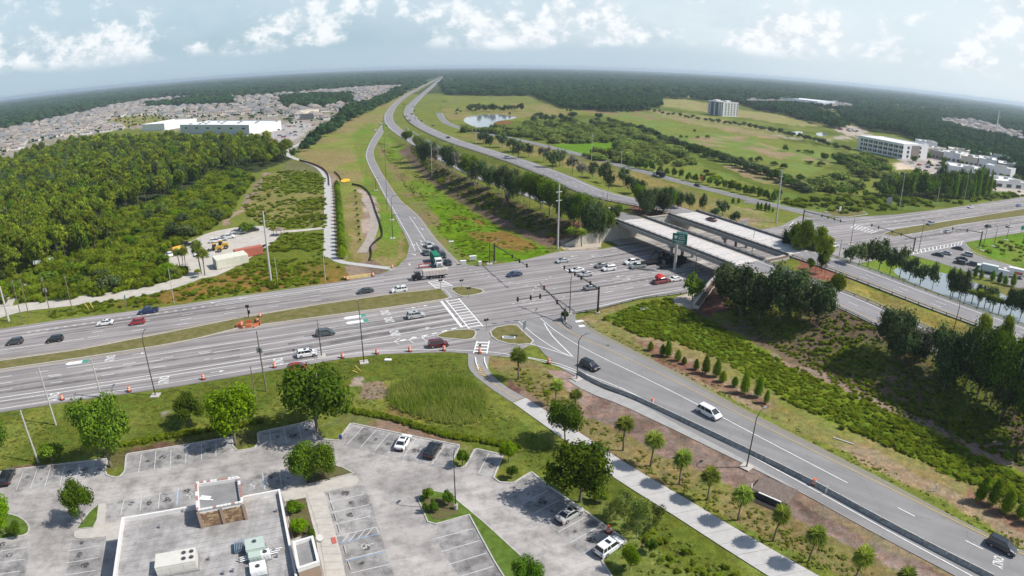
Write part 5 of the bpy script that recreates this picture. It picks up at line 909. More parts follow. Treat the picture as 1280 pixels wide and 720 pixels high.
# brush
def shrubs_in_scrub():
    x, y = sample([SCRUB_L], .0065, minus=[YARD]); z = H(x, y)
    for i in range(min(len(x), 170)): k = random.choice(KT[random.choice(('mid', 'mid', 'bright', 'row', 'willow'))]); s = random.uniform(4, 9); spawn(k, 'scrub_tree', 'bushy tree standing in the scrub between pine wood and gravel track', 'tree', (x[i], y[i], z[i]-.2), random.uniform(0, 6.28), 'bushy trees in the scrub', (s, s, s*random.uniform(.6, .95)))
shrubs_in_scrub()
def brush(name, label, polys, dens, s, hz, protos, key, minus=(), cat='scrub', dmax=1e9, clump=False):
    x, y = sample(polys, dens, minus=minus, dmax=dmax); kp = rng.random(len(x)) < np.clip((vnoise(x, y, 13, 44)*.6+vnoise(x, y, 4.5, 45)*.4-(.30 if clump else .05))*(4 if clump else 9), .06 if clump else .5, 1); x, y = x[kp], y[kp]; z = H(x, y)-.06; k = rng.uniform(.6, 1.5, len(x)); big = .65+.8*vnoise(x, y, 7, 31); scatter(name, label, cat, x, y, z, s*k*big**.5, hz*k*rng.uniform(.6, 1.25, len(x))*big, protos, key)
brush('swamp_brush', 'bright green low brush filling the wet ground below the freeway slope', [SWAMP_S], 1.8, 1.15, .42, BUSH, 'bush')
brush('swamp_brush', 'bright green and rusty marsh plants between the off ramp and the freeway slope', [SWAMP_N], .3, 1.2, .22, BUSH, 'bush', clump=True)
brush('scrub', 'dense green scrub between the pine wood and the gravel track', [SCRUB_L], .17, 3.6, 2.3, BUSH, 'bush', [YARD]); brush('scrub', 'patchy scrub on the field right of the dirt path', [FIELD_L], .26, 2.0, .7, BUSH, 'bush', clump=True)
brush('scrub', 'green scrub between the gravel yard and the arterial', [FIELD_L2], .5, 1.8, .65, BUSH, 'bush', [YARD], clump=True); brush('slope_undergrowth', 'patchy undergrowth among the trees of the south freeway slope', [[(905, 372), (1040, 385), (1280, 490), (1300, 590), (1200, 545), (1100, 500), (1000, 450), (915, 408)], [(960, 430), (1090, 440), (1250, 520), (1290, 590), (1180, 540), (1060, 490)]], .9, .9, .38, BUSH, 'bush')
brush('slope_undergrowth', 'rusty undergrowth below the trees of the north freeway slope', [[(515, 190), (548, 206), (600, 236), (660, 262), (730, 288), (700, 300), (650, 285), (590, 255), (545, 228)]], .5, 1.2, .6, BUSH, 'bush')
brush('olive_scrub', 'rounded olive green shrubs between the frontage road and the hedgerow', [[(560, 166), (640, 160), (700, 153), (770, 158), (820, 178), (872, 208), (800, 208), (740, 199), (690, 178), (600, 165)]], .022, 8.5, 4.0, OLIVE, 'olive', [[(690, 180), (775, 178), (765, 195), (715, 192)]])
brush('scrub', 'green scrub along the frontage road verge and hedge foot', [[(872, 212), (950, 238), (1010, 250), (1100, 247), (1200, 247), (1245, 243), (1275, 240), (1280, 246), (1180, 257), (1060, 268), (990, 258), (900, 232)]], .035, 4.0, 1.8, BUSH, 'bush'); brush('scrub', 'scrub on the pasture below the far white building', [[(1040, 195), (1100, 195), (1120, 222), (1080, 238), (1010, 244), (1012, 225), (1060, 215)]], .01, 9, 4, OLIVE, 'olive')
brush('scrub', 'green scrub at the right of the off ramp queue', [[(1240, 318), (1210, 306), (1280, 300), (1340, 296), (1340, 336), (1285, 335)]], .05, 2.5, .8, BUSH, 'bush'); brush('ditch_growth', 'weeds and cut debris in the ditch right of the white parked car', [[(780, 655), (830, 668), (870, 690), (930, 722), (880, 735), (820, 700)]], .5, 1.1, .5, BUSH, 'bush')
brush('verge_growth', 'weedy plants along the trail side verge of the palms', [[(640, 455), (690, 470), (720, 500), (700, 510), (655, 478)]], .25, 1.2, .5, BUSH, 'bush')
L_GRT = leaf_mat('turf_blades', (.12, .155, .03), (.25, .26, .08), .4, .25)
TUFT = [plant_proto('bush', bushm('tuft', L_GRT, 90+i, 26, .22, 3, .35), px, py, .8, .3, lb, 'grass_tuft', 'grass') for i, (px, py, lb) in enumerate([(540, 458, 'single taller grass tuft on the lawn above the reeds'), (760, 432, 'single grass tuft on the verge at the head of the on ramp')])]
def turf(label, polys, dens, s, h): x, y = sample(polys, dens); kp = rng.random(len(x)) < np.clip((vnoise(x, y, 9, 71)*.5+vnoise(x, y, 2.5, 72)*.5-.3)*4, .05, 1); x, y = x[kp], y[kp]; k = rng.uniform(.5, 1.6, len(x)); scatter('turf', label, 'grass', x, y, H(x, y)-.06, s*k, h*k, TUFT, 'tuft')
turf('rough grass of the lawn between the arterial and the car park', [[(-60, 530), (0, 518), (100, 503), (200, 490), (300, 474), (400, 455), (480, 446), (580, 446), (600, 482), (650, 525), (655, 566), (600, 550), (430, 512), (400, 524), (290, 543), (158, 565), (130, 570), (0, 584), (-60, 595)]], 1.3, .55, .13)
turf('rough grass on the verges beside the on ramp', [[(728, 399), (800, 432), (900, 482), (1000, 530), (1160, 612), (1290, 678), (1290, 696), (1200, 650), (1000, 545), (860, 472), (760, 420), (724, 402)]], 1.0, .6, .16); turf('rough grass and weeds among the palms', [[(640, 455), (690, 485), (740, 525), (860, 590), (980, 655), (1130, 735), (1010, 712), (900, 650), (780, 575), (690, 512), (640, 475)]], 1.3, .7, .2)
turf('rough grass between the car park and the trail', [[(640, 560), (700, 566), (760, 610), (850, 672), (960, 745), (780, 745), (768, 700), (795, 680), (730, 630), (665, 586)]], 1.1, .65, .2)
# reeds in the hollow by the arterial, and the hedge on its lower rim
v = []; T = []; xr, yr = sample([smooth_poly([(484, 487), (505, 475), (560, 469), (604, 485), (608, 505), (603, 527), (570, 534), (520, 522), (484, 507)])], 14)
for x, y in zip(xr, yr):
    h = random.uniform(.8, 2.1); a = random.uniform(0, 6.28); w = .11; lx, ly = random.uniform(-.7, .7), random.uniform(-.9, .3); v += [(x-w*math.cos(a), y-w*math.sin(a), -.05), (x+w*math.cos(a), y+w*math.sin(a), -.05), (x+lx+.02, y+ly, h), (x+lx-.02, y+ly, h)]; T += [min(1, max(0, (.2+.6*(vnoise(x, y, 4, 9))+random.uniform(-.15, .25))))]*4
me = bpy.data.meshes.new('reeds'); me.from_pydata(v, [], [(4*i, 4*i+1, 4*i+2, 4*i+3) for i in range(len(v)//4)]); at = me.attributes.new('tone', 'FLOAT', 'POINT'); at.data.foreach_set('value', np.array([float(t) for t in T], np.float32)); me.materials.append(L_REED); tag(link('reeds', me), 'tall yellow-green reeds filling the hollow on the arterial lawn', 'reeds', None, 'stuff')
hs = Strip([(430, 513, 0), (480, 521, 0), (520, 533, 0), (560, 545, 0), (610, 552, 0), (650, 560, 0)], w=1.0); nh = 420; q = rng.uniform(0, hs.len, nh); pp = np.array([hs.at(a, random.random()) for a in q]); scatter('hedge', 'low bright green hedge along the lower rim of the reeds', 'hedge', pp[:, 0], pp[:, 1], pp[:, 2]-.05, rng.uniform(.7, 1.3, nh), rng.uniform(.5, .9, nh), BUSH, 'bush')
hs = Strip([(152, 557, 0), (230, 543, 0), (330, 527, 0)], w=1.0); nh = 160; q = rng.uniform(0, hs.len, nh); pp = np.array([hs.at(a, random.random()) for a in q]); scatter('hedge', 'dark low hedge between the arterial lawn and the left stalls', 'hedge', pp[:, 0], pp[:, 1], pp[:, 2]-.05, rng.uniform(1, 1.6, nh), rng.uniform(.6, 1.1, nh), BUSH, 'bush')
# the near pine wood: the nearest three hundred as trees of their own, the rest as one mass
x, y = sample([PINE, [(-60, 345), (0, 338), (60, 318), (105, 298), (140, 275), (150, 298), (100, 325), (60, 340), (-60, 372)]], .030); d = np.hypot(x, y)-.25*x*0; o_ = np.argsort(d+rng.uniform(0, 25, len(d))); x, y = x[o_], y[o_]; hh = H(x, y)
for i in range(min(300, len(x))):
    k = random.choice(KT['pine' if random.random() < .72 else random.choice(('mid', 'row', 'bright'))]); s = random.uniform(5.0, 8.5); spawn(k, 'pine_tree', 'tall yellow-green pine in the front of the wood behind the green scrub', 'pine', (x[i], y[i], hh[i]-.1), random.uniform(0, 6.28), 'pines at the near edge of the wood', (s, s, random.uniform(10, 14)))
pc = [o for o in bpy.data.objects if o.name.startswith('crown') and o.data and o.data in [k[1][1] for k in KT['pine']]]; seen = {}; [seen.setdefault(o.data.name, o) for o in pc]; PC = list(seen.values())
mc = [o for o in bpy.data.objects if o.name.startswith('crown') and o.data and o.data in [k[1][1] for k in KT['mid']]]; seen = {}; [seen.setdefault(o.data.name, o) for o in mc]; PC2 = PC+list(seen.values())[:2]; mc = [o for o in bpy.data.objects if o.name.startswith('crown') and o.data and o.data in [k[1][1] for k in KT['row']]]; seen = {}; [seen.setdefault(o.data.name, o) for o in mc]; PC2 += list(seen.values())[:2]
n = len(x)-300; kq = vnoise(x[300:], y[300:], 22, 61) > .17; sv = .72+.6*vnoise(x[300:], y[300:], 26, 62); scatter('pine_wood', 'tall yellow-green pine wood filling the middle distance behind the scrub', 'wood', x[300:][kq], y[300:][kq], (hh[300:]-.1)[kq], (rng.uniform(5, 9.5, n)*sv)[kq], (rng.uniform(8.5, 14.5, n)*sv**.5)[kq], PC2, 'pine')
SUBP = [(-60, 178), (0, 165), (55, 153), (100, 143), (135, 134.5), (185, 125), (230, 122), (300, 123), (335, 120), (420, 113), (480, 108.5), (503, 109), (480, 121), (400, 200), (-60, 240)]
# far woods in rings of growing coarseness
for i, (d0, d1, den, s, h) in enumerate(((0, 1500, .014, 10, 12), (1500, 4200, .0021, 24, 15), (4200, 13000, .00026, 62, 20), (13000, 29000, .00007, 130, 30))):
    x, y = sample(FOR_FAR, den, d0, d1, minus=WOODR_CLEAR)
    if i > 0:   # everything beyond is woodland as well
        nn = int((d1*d1-d0*d0)*.9*den*(1.0 if i > 1 else 0)); a = rng.uniform(R(33), R(147), nn); r_ = np.sqrt(rng.uniform(d0*d0, d1*d1, nn)); x2, y2 = r_*np.cos(a), r_*np.sin(a); px, py = proj(x2, y2, gz(x2, y2)); k = (np.abs(px-549) > 3) | (r_ > 9000)
        for q in WOODR_CLEAR+[SUBP]: k &= ~inpoly(px, py, q)
        x, y = (np.concatenate([x, x2[k]]), np.concatenate([y, y2[k]])) if i == 1 else (x2[k], y2[k])
    if not len(x): continue
    if i > 0: kc = vnoise(x, y, 230, 77)*.6+vnoise(x, y, 90, 78)*.4 >= .24; x, y = x[kc], y[kc]
    n = len(x); patch_ = .75+.5*vnoise(x, y, 60+d0*.08, 12); scatter('far_wood', ['dark mixed wood around the fields and the suburb', 'dark wood covering the plain beyond the suburb and fields', 'continuous dark forest towards the horizon', 'hazy forest on the horizon'][i], 'wood', x, y, gz(x, y)-.3, s*rng.uniform(.8, 1.25, n), h*rng.uniform(.7, 1.15, n)*patch_, WOODP, 'wood')
x, y = sample([[(700, 135), (760, 137), (830, 137), (780, 143), (700, 140)], [(555, 141), (600, 134), (650, 133), (560, 145)]], .003); n = len(x); scatter('young_plantation', 'scattered young trees at the foot of the far wood', 'young trees', x, y, gz(x, y), rng.uniform(3, 6, n), rng.uniform(3, 6, n), WOODP, 'wood')

# ------------------------------------------------------------ buildings
M_ROOFS = [mat('roof_shingle_%s' % n, c, var=.12, scale=.1) for n, c in (('brown', (.235, .20, .175)), ('grey', (.20, .20, .20)), ('tan', (.31, .27, .235)), ('rosy', (.27, .225, .205)))]
M_HW = [mat('house_wall_%s' % n, c, var=.05, scale=.1) for n, c in (('white', (.68, .67, .63)), ('cream', (.62, .56, .46)), ('grey', (.5, .5, .48)))]; M_WIN = flat('dark_window', (.03, .035, .04), .1, spec=.7)
def house_mesh(i, w, l, h):
    v = MB(); v.box((0, 0, h/2-.2), (l, w, h+.4), mi=0); e = .5; r = w*.28; a = [(-l/2-e, -w/2-e, h), (l/2+e, -w/2-e, h), (l/2+e, w/2+e, h), (-l/2-e, w/2+e, h), (-l/2+w*.45, 0, h+r), (l/2-w*.45, 0, h+r)]
    v.add(a, [(0, 1, 5, 4), (1, 2, 5), (2, 3, 4, 5), (3, 0, 4), (3, 2, 1, 0)], 1); v.box((l/2-3, -w/2-2.6, 1.4), (6, 5, 2.8), mi=0); v.add([(l/2-6.3, -w/2-5.4, 2.8), (l/2+.3, -w/2-5.4, 2.8), (l/2+.3, -w/2+.2, 2.8), (l/2-6.3, -w/2+.2, 2.8), (l/2-3, -w/2-3, 4.2), (l/2-3, -w/2, 4.2)], [(0, 1, 4), (1, 2, 5, 4), (3, 0, 4, 5)], 1)
    for sx in (-1, 1):
        for k in range(3): v.box((sx*(l/2+.01), -w/4+k*w/4, h*.7), (.06, 1.2, 1.3), mi=2); v.box((-l/3+k*l/3, sx*(w/2+.01), h*.72), (1.4, .06, 1.3), mi=2)
    v.box((l/2-3, -w/2-5.12, 1.2), (4.4, .06, 2.1), mi=2); return v.mesh('house', [M_HW[i % 3], M_ROOFS[i % 4], M_WIN])
HM = [house_mesh(i, 10+i % 3, 13+(i*3) % 5, 5.6 if i % 3 else 3.2) for i in range(8)]
SUB = [(-60, 178), (0, 165), (55, 153), (100, 143), (135, 134.5), (185, 125), (230, 122), (300, 123), (335, 120), (420, 113), (480, 108.5), (503, 109), (480, 121), (455, 132), (440, 136), (420, 150), (395, 158), (345, 158), (345, 150), (200, 156), (150, 162), (90, 172), (40, 180), (0, 198), (-60, 225)]
def suburb():
    pts = []; BK = 165.0
    for bi in range(-40, 30):
        for bj in range(2, 34):
            g = random.Random(bi*91+bj*7); cx, cy = bi*BK+g.uniform(-12, 12), bj*BK; th = R(118 if g.random() < .6 else 28+g.uniform(-12, 12)); ux, uy = math.cos(th), math.sin(th)
            for iu in range(-4, 5):
                for r_, off in enumerate((-62, -38, -10, 14, 42, 66)):
                    if g.random() < .13: continue
                    a = iu*17.5+g.uniform(-1.5, 1.5); bb = off+g.uniform(-1.5, 1.5); pts.append((cx+ux*a-uy*bb, cy+uy*a+ux*bb, r_ % 2+2*(th < 1.2)))
    A = np.array(pts); px, py = proj(A[:, 0], A[:, 1], gz(A[:, 0], A[:, 1])); m = inpoly(px, py, SUB) & (px > -40)
    for q in FOR_FAR[:4]+[[(140, 147), (200, 143), (215, 152), (150, 160), (130, 155)], [(170, 158), (200, 146), (345, 145), (400, 150), (370, 178), (170, 178)]]: m &= ~inpoly(px, py, q)
    A = A[m]; return A[np.argsort(np.hypot(A[:, 0], A[:, 1]))]
SB = suburb(); A0 = R(118); far_v = MB()
for i, (x, y, pr) in enumerate(SB):
    rz = (A0 if pr < 2 else R(28))+(math.pi if pr % 2 else 0)+random.choice((0, math.pi/2)); me = random.choice(HM)
    if i < 300: o = link('house', me); o.location = (x, y, gz(x, y)); o.rotation_euler = (0, 0, rz); tag(o, 'small pale walled house with a brownish hipped roof in the near rows of the suburb', 'house', 'suburb houses')
if len(SB) > 300:
    S2_ = SB[300:]; n = len(S2_); me = bpy.data.meshes.new('suburb'); hp = [o for o in bpy.data.objects if o.name.startswith('house')]; seen = {}; [seen.setdefault(o.data.name, o) for o in hp]; hp = list(seen.values())
    scatter('distant_houses', 'closely packed roofs of the suburb beyond the nearest rows', 'houses', S2_[:, 0], S2_[:, 1], gz(S2_[:, 0], S2_[:, 1]), np.full(n, 1.0), rng.uniform(.85, 1.1, n), hp, 'house')
x, y = sample([SUB], .0022, minus=FOR_FAR[:4]); n = len(x); scatter('garden_trees', 'small garden trees among the suburb houses', 'trees', x, y, gz(x, y), rng.uniform(3, 6, n), rng.uniform(3, 5.5, n), WOODP, 'wood')
x, y = sample(WOODR_CLEAR, .0011); n = len(x); scatter('distant_houses', 'pale roofs of far suburbs among the woods at the right', 'houses', x, y, gz(x, y), rng.uniform(.9, 1.5, n), rng.uniform(.8, 1.1, n), hp, 'house') if n else None
x, y = sample([[(1100, 134), (1180, 142), (1280, 158), (1280, 152), (1180, 136), (1110, 128)]], .00008, 2000, 9000); n = len(x); scatter('distant_houses', 'faint pale roofs near the right horizon', 'houses', x, y, gz(x, y), rng.uniform(1.5, 3, n), rng.uniform(1, 1.4, n), hp, 'house') if n else None
def building(name, label, cat, corner, ang, L_, Wd, h, wall, roof=None, win=None, parapet=.8, bands=(), group=None):
    """box building: corner is the photo point of the nearest bottom corner; x runs along ang"""
    c = P(*corner) if len(corner) == 2 else corner; t = thing(name, label, cat, (c[0], c[1], gz(c[0], c[1])), R(ang), group)
    v = MB(); v.box((L_/2, Wd/2, h/2-.5), (L_, Wd, h+1)); v.build('wall', wall, t); r = MB(); r.box((L_/2, Wd/2, h+.06), (L_-.6, Wd-.6, .1)); r.build('roof', roof or M_WHT, t)
    p = MB()
    for cx, cy, dx, dy in ((L_/2, .15, L_, .35), (L_/2, Wd-.15, L_, .35), (.15, Wd/2, .35, Wd-.7), (L_-.15, Wd/2, .35, Wd-.7)): p.box((cx, cy, h+parapet/2+.003), (dx+.02, dy+.02, parapet))
    p.build('parapet', wall, t)
    for (side, x0, z0, ww, hh, nx, nz, dx, dz) in (win or []):
        for i in range(nx):
            for k in range(nz):
                x = x0+i*dx; z = z0+k*dz; q = {'s': ((x, -.03, z), (ww, .12, hh)), 'n': ((x, Wd+.03, z), (ww, .12, hh)), 'e': ((L_+.03, x, z), (.12, ww, hh)), 'w': ((-.03, x, z), (.12, ww, hh))}[side]; MB().box(*q).build('window', M_WIN, t)
    for n_, cx, cy, cz, dx, dy, dz, m in bands: MB().box((cx, cy, cz), (dx, dy, dz)).build(n_, m, t)
    return t
def ends(a, b): p, q = P(*a), P(*b); return p, math.degrees(math.atan2(q[1]-p[1], q[0]-p[0])), math.hypot(q[0]-p[0], q[1]-p[1])
# white warehouse left, with grey front wall
p, a, L_ = ends((226, 167), (312, 168.5)); e_ = P(345, 159); wd_ = math.hypot(e_[0]-p[0]-L_*math.cos(R(a)), e_[1]-p[1]-L_*math.sin(R(a))); wd_ *= .6; building('warehouse', 'big white flat roofed warehouse with a grey front behind the pine wood', 'warehouse', p, a, L_, wd_, 9.5, flat('pale_grey_wall', (.50, .55, .58)), M_WHT, [('s', 12+i*L_/6, 6.5, 5, 1.6, 1, 1, 1, 1) for i in range(6)], bands=[('roof_unit', 8+(i*13) % L_, 10+(i*17) % (wd_-14), 10.2, 2.5, 2.5, 1.4, M_STEEL) for i in range(13)]+[('white_side', L_+.03, wd_/2, 4.8, .4, wd_, 10.4, M_WHT)])
p, a, L_ = ends((178, 164), (206, 163)); building('warehouse', 'lower white wing beyond the warehouse corner with a bare roof', 'warehouse', p, a, L_, 60, 8, M_WHT, M_WHT)
building('terrace_block', 'long row building with a brown roof at the suburb end', 'terraced houses', *(lambda e: (e[0], e[1], e[2], 14))(ends((375, 146), (399, 143))), 7, M_HW[1], M_ROOFS[0])
p, a, L_ = ends((376, 150), (392, 149)); building('row_building', 'dark walled row building beside the warehouse car park', 'building', p, a, L_, 14, 6, flat('dark_wall', (.12, .13, .13)), M_ROOFS[3])
# block of flats in the pasture
p, a, L_ = ends((884, 142.5), (903, 145.5)); building('apartment_block', 'white six storey block of flats with dark blue bays standing in the pasture', 'building', p, a, L_, L_*.75, 20, M_WHT, M_CONC, [('s', 4+k*L_/7, 2.6, 2.6, 1.8, 1, 6, 1, 3.1) for k in range(7)]+[('e', 5+k*L_/7, 2.6, 2.6, 1.8, 1, 6, 1, 3.1) for k in range(5)], bands=[('bay', L_*.30, -.5, 10, L_*.13, 1.4, 19.6, flat('blue_grey_panel', (.10, .14, .19))), ('bay', L_*.62, -.5, 10, L_*.13, 1.4, 19.6, MATS['blue_grey_panel']), ('stair_tower', L_*.3, 8, 21.4, 8, 8, 2.8, M_WHT), ('stair_tower', L_*.75, 14, 21.4, 7, 7, 2.8, M_WHT)])
# long white office at the shopping centre
p, a, L_ = ends((1071, 187), (1127, 199)); building('office_building', 'long white three storey building in front of the shopping centre', 'building', p, a, L_, 38, 13, M_WHT, M_WHT, [('s', 5+i*L_/9, 2.6, 2.4, 2.4, 1, 3, 1, 3.9) for i in range(9)]+[('s', 8.5+i*L_/9, 2.6, 1.6, 2.4, 1, 3, 1, 3.9) for i in range(8)]+[('e', 8, 2.6, 3, 2.4, 3, 3, 9, 3.9)], bands=[('end_panel', L_+.02, 19, 6.4, .5, 12, 12, M_ROOFS[0])])
SH = [((1132, 190), (1146, 192.5), 26, 9, 0, 'brick and white shop block with a raised white corner'), ((1146, 192.5), (1160, 195.5), 30, 8, 1, 'white shop with a stepped roof left of the clock-like gable'), ((1160, 196), (1178, 200), 26, 7, 2, 'low brown shop in the row of shops'), ((1178, 200), (1200, 204), 30, 8, 0, 'white flat roofed shop in the middle of the row'),
 ((1200, 205), (1222, 209), 32, 7.5, 1, 'white shop with parapet right of the middle'), ((1222, 209), (1246, 213), 34, 8, 0, 'large white shop near the right end of the row'), ((1246, 214), (1275, 219), 34, 7, 2, 'pale brown shop at the right end of the row'), ((1228, 203), (1262, 208), 26, 8, 0, 'white store behind the right end of the row'), ((1185, 196), (1215, 200.5), 24, 8, 1, 'white store behind the middle of the row'), ((1148, 187), (1172, 190), 22, 9, 0, 'white store behind the left end of the row'),
 ((1186, 217), (1232, 224), 28, 6, 0, 'long low white building in front of the shops, half behind trees'), ((1230, 217), (1264, 224), 14, 7.5, 0, 'long white building with a ribbed wall at the right edge'), ((1243, 234), (1290, 238), 26, 4.5, 0, 'white flat roofed building nearest the road at the right edge')]
for a_, b_, wd, h, mi, lb in SH:
    p, a, L_ = ends(a_, b_); building('shop_building', lb, 'shop', p, a, L_*.94, wd, h, [M_WHT, M_HW[1], M_ROOFS[2]][mi], M_WHT, [('s', L_*(.12+.25*i), 1.8, L_*.13, 2.4, 1, 1, 1, 1) for i in range(4)], bands=[('roof_unit', L_*.3, wd*.5, h+.9, 2.5, 2.5, 1.6, M_STEEL), ('roof_unit', L_*.62, wd*.6, h+.9, 2.5, 2.5, 1.6, M_STEEL), ('raised_front', L_*.5, .4, h+1.2, L_*.3, .9, 2.3, M_HW[mi])])
p, a, L_ = ends((975, 127), (1022, 132)); building('big_store', 'long pale blue store roof among the far woods', 'store', p, a, L_, 130, 10, flat('pale_blue_wall', (.55, .65, .7)), M_WHT)
p, a, L_ = ends((918, 126.5), (935, 127)); building('low_building', 'low brown building with a white roof behind the block of flats', 'building', p, a, L_, 50, 6, M_ROOFS[3], M_WHT)
for i, (ax, ay) in enumerate([(1165, 206), (1180, 210), (1195, 214), (1150, 203), (1206, 214)]): pass
b = P(1245, 166); o = thing('radio_mast', 'thin white mast rising above the woods near the right horizon', 'mast', b); hm = height_to(b, 138); MB().path([(0, 0, 0), (0, 0, hm)], [1.4, 1.0], 6).build('mast_shaft', M_WHT, o); MB().box((0, 0, hm*.93), (3, 3, 3)).build('antenna', M_POLE, o)
x, y = sample([[(1135, 198), (1180, 203), (1240, 214), (1280, 222), (1280, 232), (1240, 230), (1200, 226), (1150, 212)], [(1150, 190), (1200, 200), (1280, 216), (1280, 222), (1200, 208), (1150, 197)]], .0024)
for a, b_ in list(zip(x, y))[:90]: s = random.uniform(4, 8); spawn(random.choice(KT['mid']), 'car_park_tree', 'small tree among the parked cars and roofs of the shopping centre', 'tree', (a, b_, gz(a, b_)), random.uniform(0, 6.28), 'trees in the shopping centre', (s, s, s*.9))
# parked cars of the shopping centre and warehouse: tiny
CM = []
for c in ((.6, .6, .6), (.05, .05, .06), (.35, .05, .05), (.3, .32, .34), (.75, .75, .75), (.08, .12, .25)):
    v = MB(); v.box((0, 0, .65), (4.6, 1.8, .7), top=(.97, .92)); v.box((-.2, 0, 1.22), (2.6, 1.6, .5), top=(.75, .85), mi=1); [v.tube((x, -.92, .33), (x, .92, .33), .33, .33, 8, 2) for x in (-1.4, 1.4)]; CM.append(v.mesh('car_small', [flat('car_paint_%d' % len(CM), c, .3), M_GLASS, M_RUB]))
x, y = sample([[(1135, 200), (1180, 204), (1240, 216), (1200, 226), (1150, 215)], [(318, 172), (350, 158), (395, 157), (365, 172), (335, 178)], [(1040, 160), (1062, 158), (1075, 166), (1055, 166)]], 0.0055)
for a, b_ in list(zip(x, y))[:220]: o = link('parked_car', random.choice(CM)); o.location = (a, b_, gz(a, b_)+.05); o.rotation_euler = (0, 0, R(random.choice((12, 12, 102)))); tag(o, 'tiny parked car in the far car parks by the shops and the warehouse', 'car', 'cars in the far car parks')
# ------------------------------------------------------------ car park, islands, stalls
LOTP = [(-100, 612), (0, 590.5), (27, 586), (135, 573.5), (131, 588), (134, 595), (148, 597.5), (156, 590), (158, 568), (290, 546.5), (291, 558), (297, 564), (318, 560.5), (323, 554), (322, 541), (392, 526), (395, 541), (402, 549), (422, 551), (438.5, 529), (575, 557), (564, 579), (572, 586), (581, 584), (594, 561), (629, 569), (617, 597), (624, 603), (642, 604), (664, 590), (690, 611), (730, 638), (784, 677), (760, 692), (752, 701), (768, 726), (790, 775), (300, 790), (-100, 790)]
LOT = struct(sheet('parking_lot', LOTP, M_LOT, .02))
def kerbline(name, pts, w=.28, h=.14, m=M_KERB, parent=None, label=None):
    c = np.array([P(*p) for p in pts]); d = np.linalg.norm(np.diff(c[:, :2], axis=0), axis=1).sum(); s = Strip(resample(c, max(2, int(d/1.2)+1)) if False else c, w=w, n=len(c)*1 if False else max(3, int(d/.8))); n = len(s.L); V = [(*p[:2], -.03) for p in s.L]+[(*p[:2], h) for p in s.L]+[(*p[:2], h) for p in s.R]+[(*p[:2], -.03) for p in s.R]; F = []
    for i in range(n-1):
        for k in range(3): F.append((k*n+i, k*n+i+1, (k+1)*n+i+1, (k+1)*n+i))
    return MB().add(V, [f[::-1] for f in F]).build(name, m, parent or LOT)
kerbline('kerb', LOTP[1:36])
for nm, poly, m, sm in [('lot_island', [(-60, 640), (0, 641), (22, 644), (35, 653), (38, 662), (34, 669), (15, 673), (0, 675), (-60, 684)], M_LAWN, 1), ('lot_island', [(522, 624), (527, 617), (540, 613), (556, 616), (572, 625), (606, 653), (640, 684), (700, 738), (720, 770), (660, 770), (617, 702), (586, 644.5), (545, 656), (534, 653)], M_LAWN, 0)]: island(nm, smooth_poly(poly) if sm else poly, m, kw=.2)
struct(sheet('mulch_bed', smooth_poly([(527, 626), (540, 621), (560, 624), (573, 637), (572, 643), (550, 650), (538, 647)]), M_BEDM, .17))
island('lawn_strip', [(95, 662), (112, 640), (124, 630), (122, 650), (117, 660)], M_LAWN, kw=.12)
FP = struct(sheet('footpath', smooth_poly([(124, 630), (132, 629), (131, 655), (152, 652), (148, 677), (133, 679), (132, 670), (94, 673), (93, 664), (117, 660)], 0), M_CONC, .10)); kerbline('kerb', [(117, 661), (94, 664), (93, 671), (100, 674), (132, 671)], .2, .14, M_CONC)
BEDC = island('entrance_bed', [(382, 607), (380, 580), (398, 578), (428, 584), (443, 592)], M_BEDM, kw=.15)
FP2 = struct(sheet('footpath', [(350, 614), (382, 607), (436, 594), (446, 595), (449, 600), (445, 606), (405, 615), (426, 690), (436, 740), (410, 740), (398, 690), (383.5, 621.5), (356, 627)], M_CONC, .07))
f2 = Strip([(384, 618, 0), (397, 660, 0), (403, 690, 0), (410, 738, 0)], [(404, 616, 0), (417, 660, 0), (425, 690, 0), (436, 738, 0)], step=1); slabs(f2, FP2, M_CONC, 1.6, .02, .12)
island('entrance_bed', [(356, 627), (383, 622), (396, 672), (404, 735), (398, 735), (390, 668), (366, 675)], M_BEDM, kw=.12)
for nm, pts in [('grass', 0)][:0]: pass
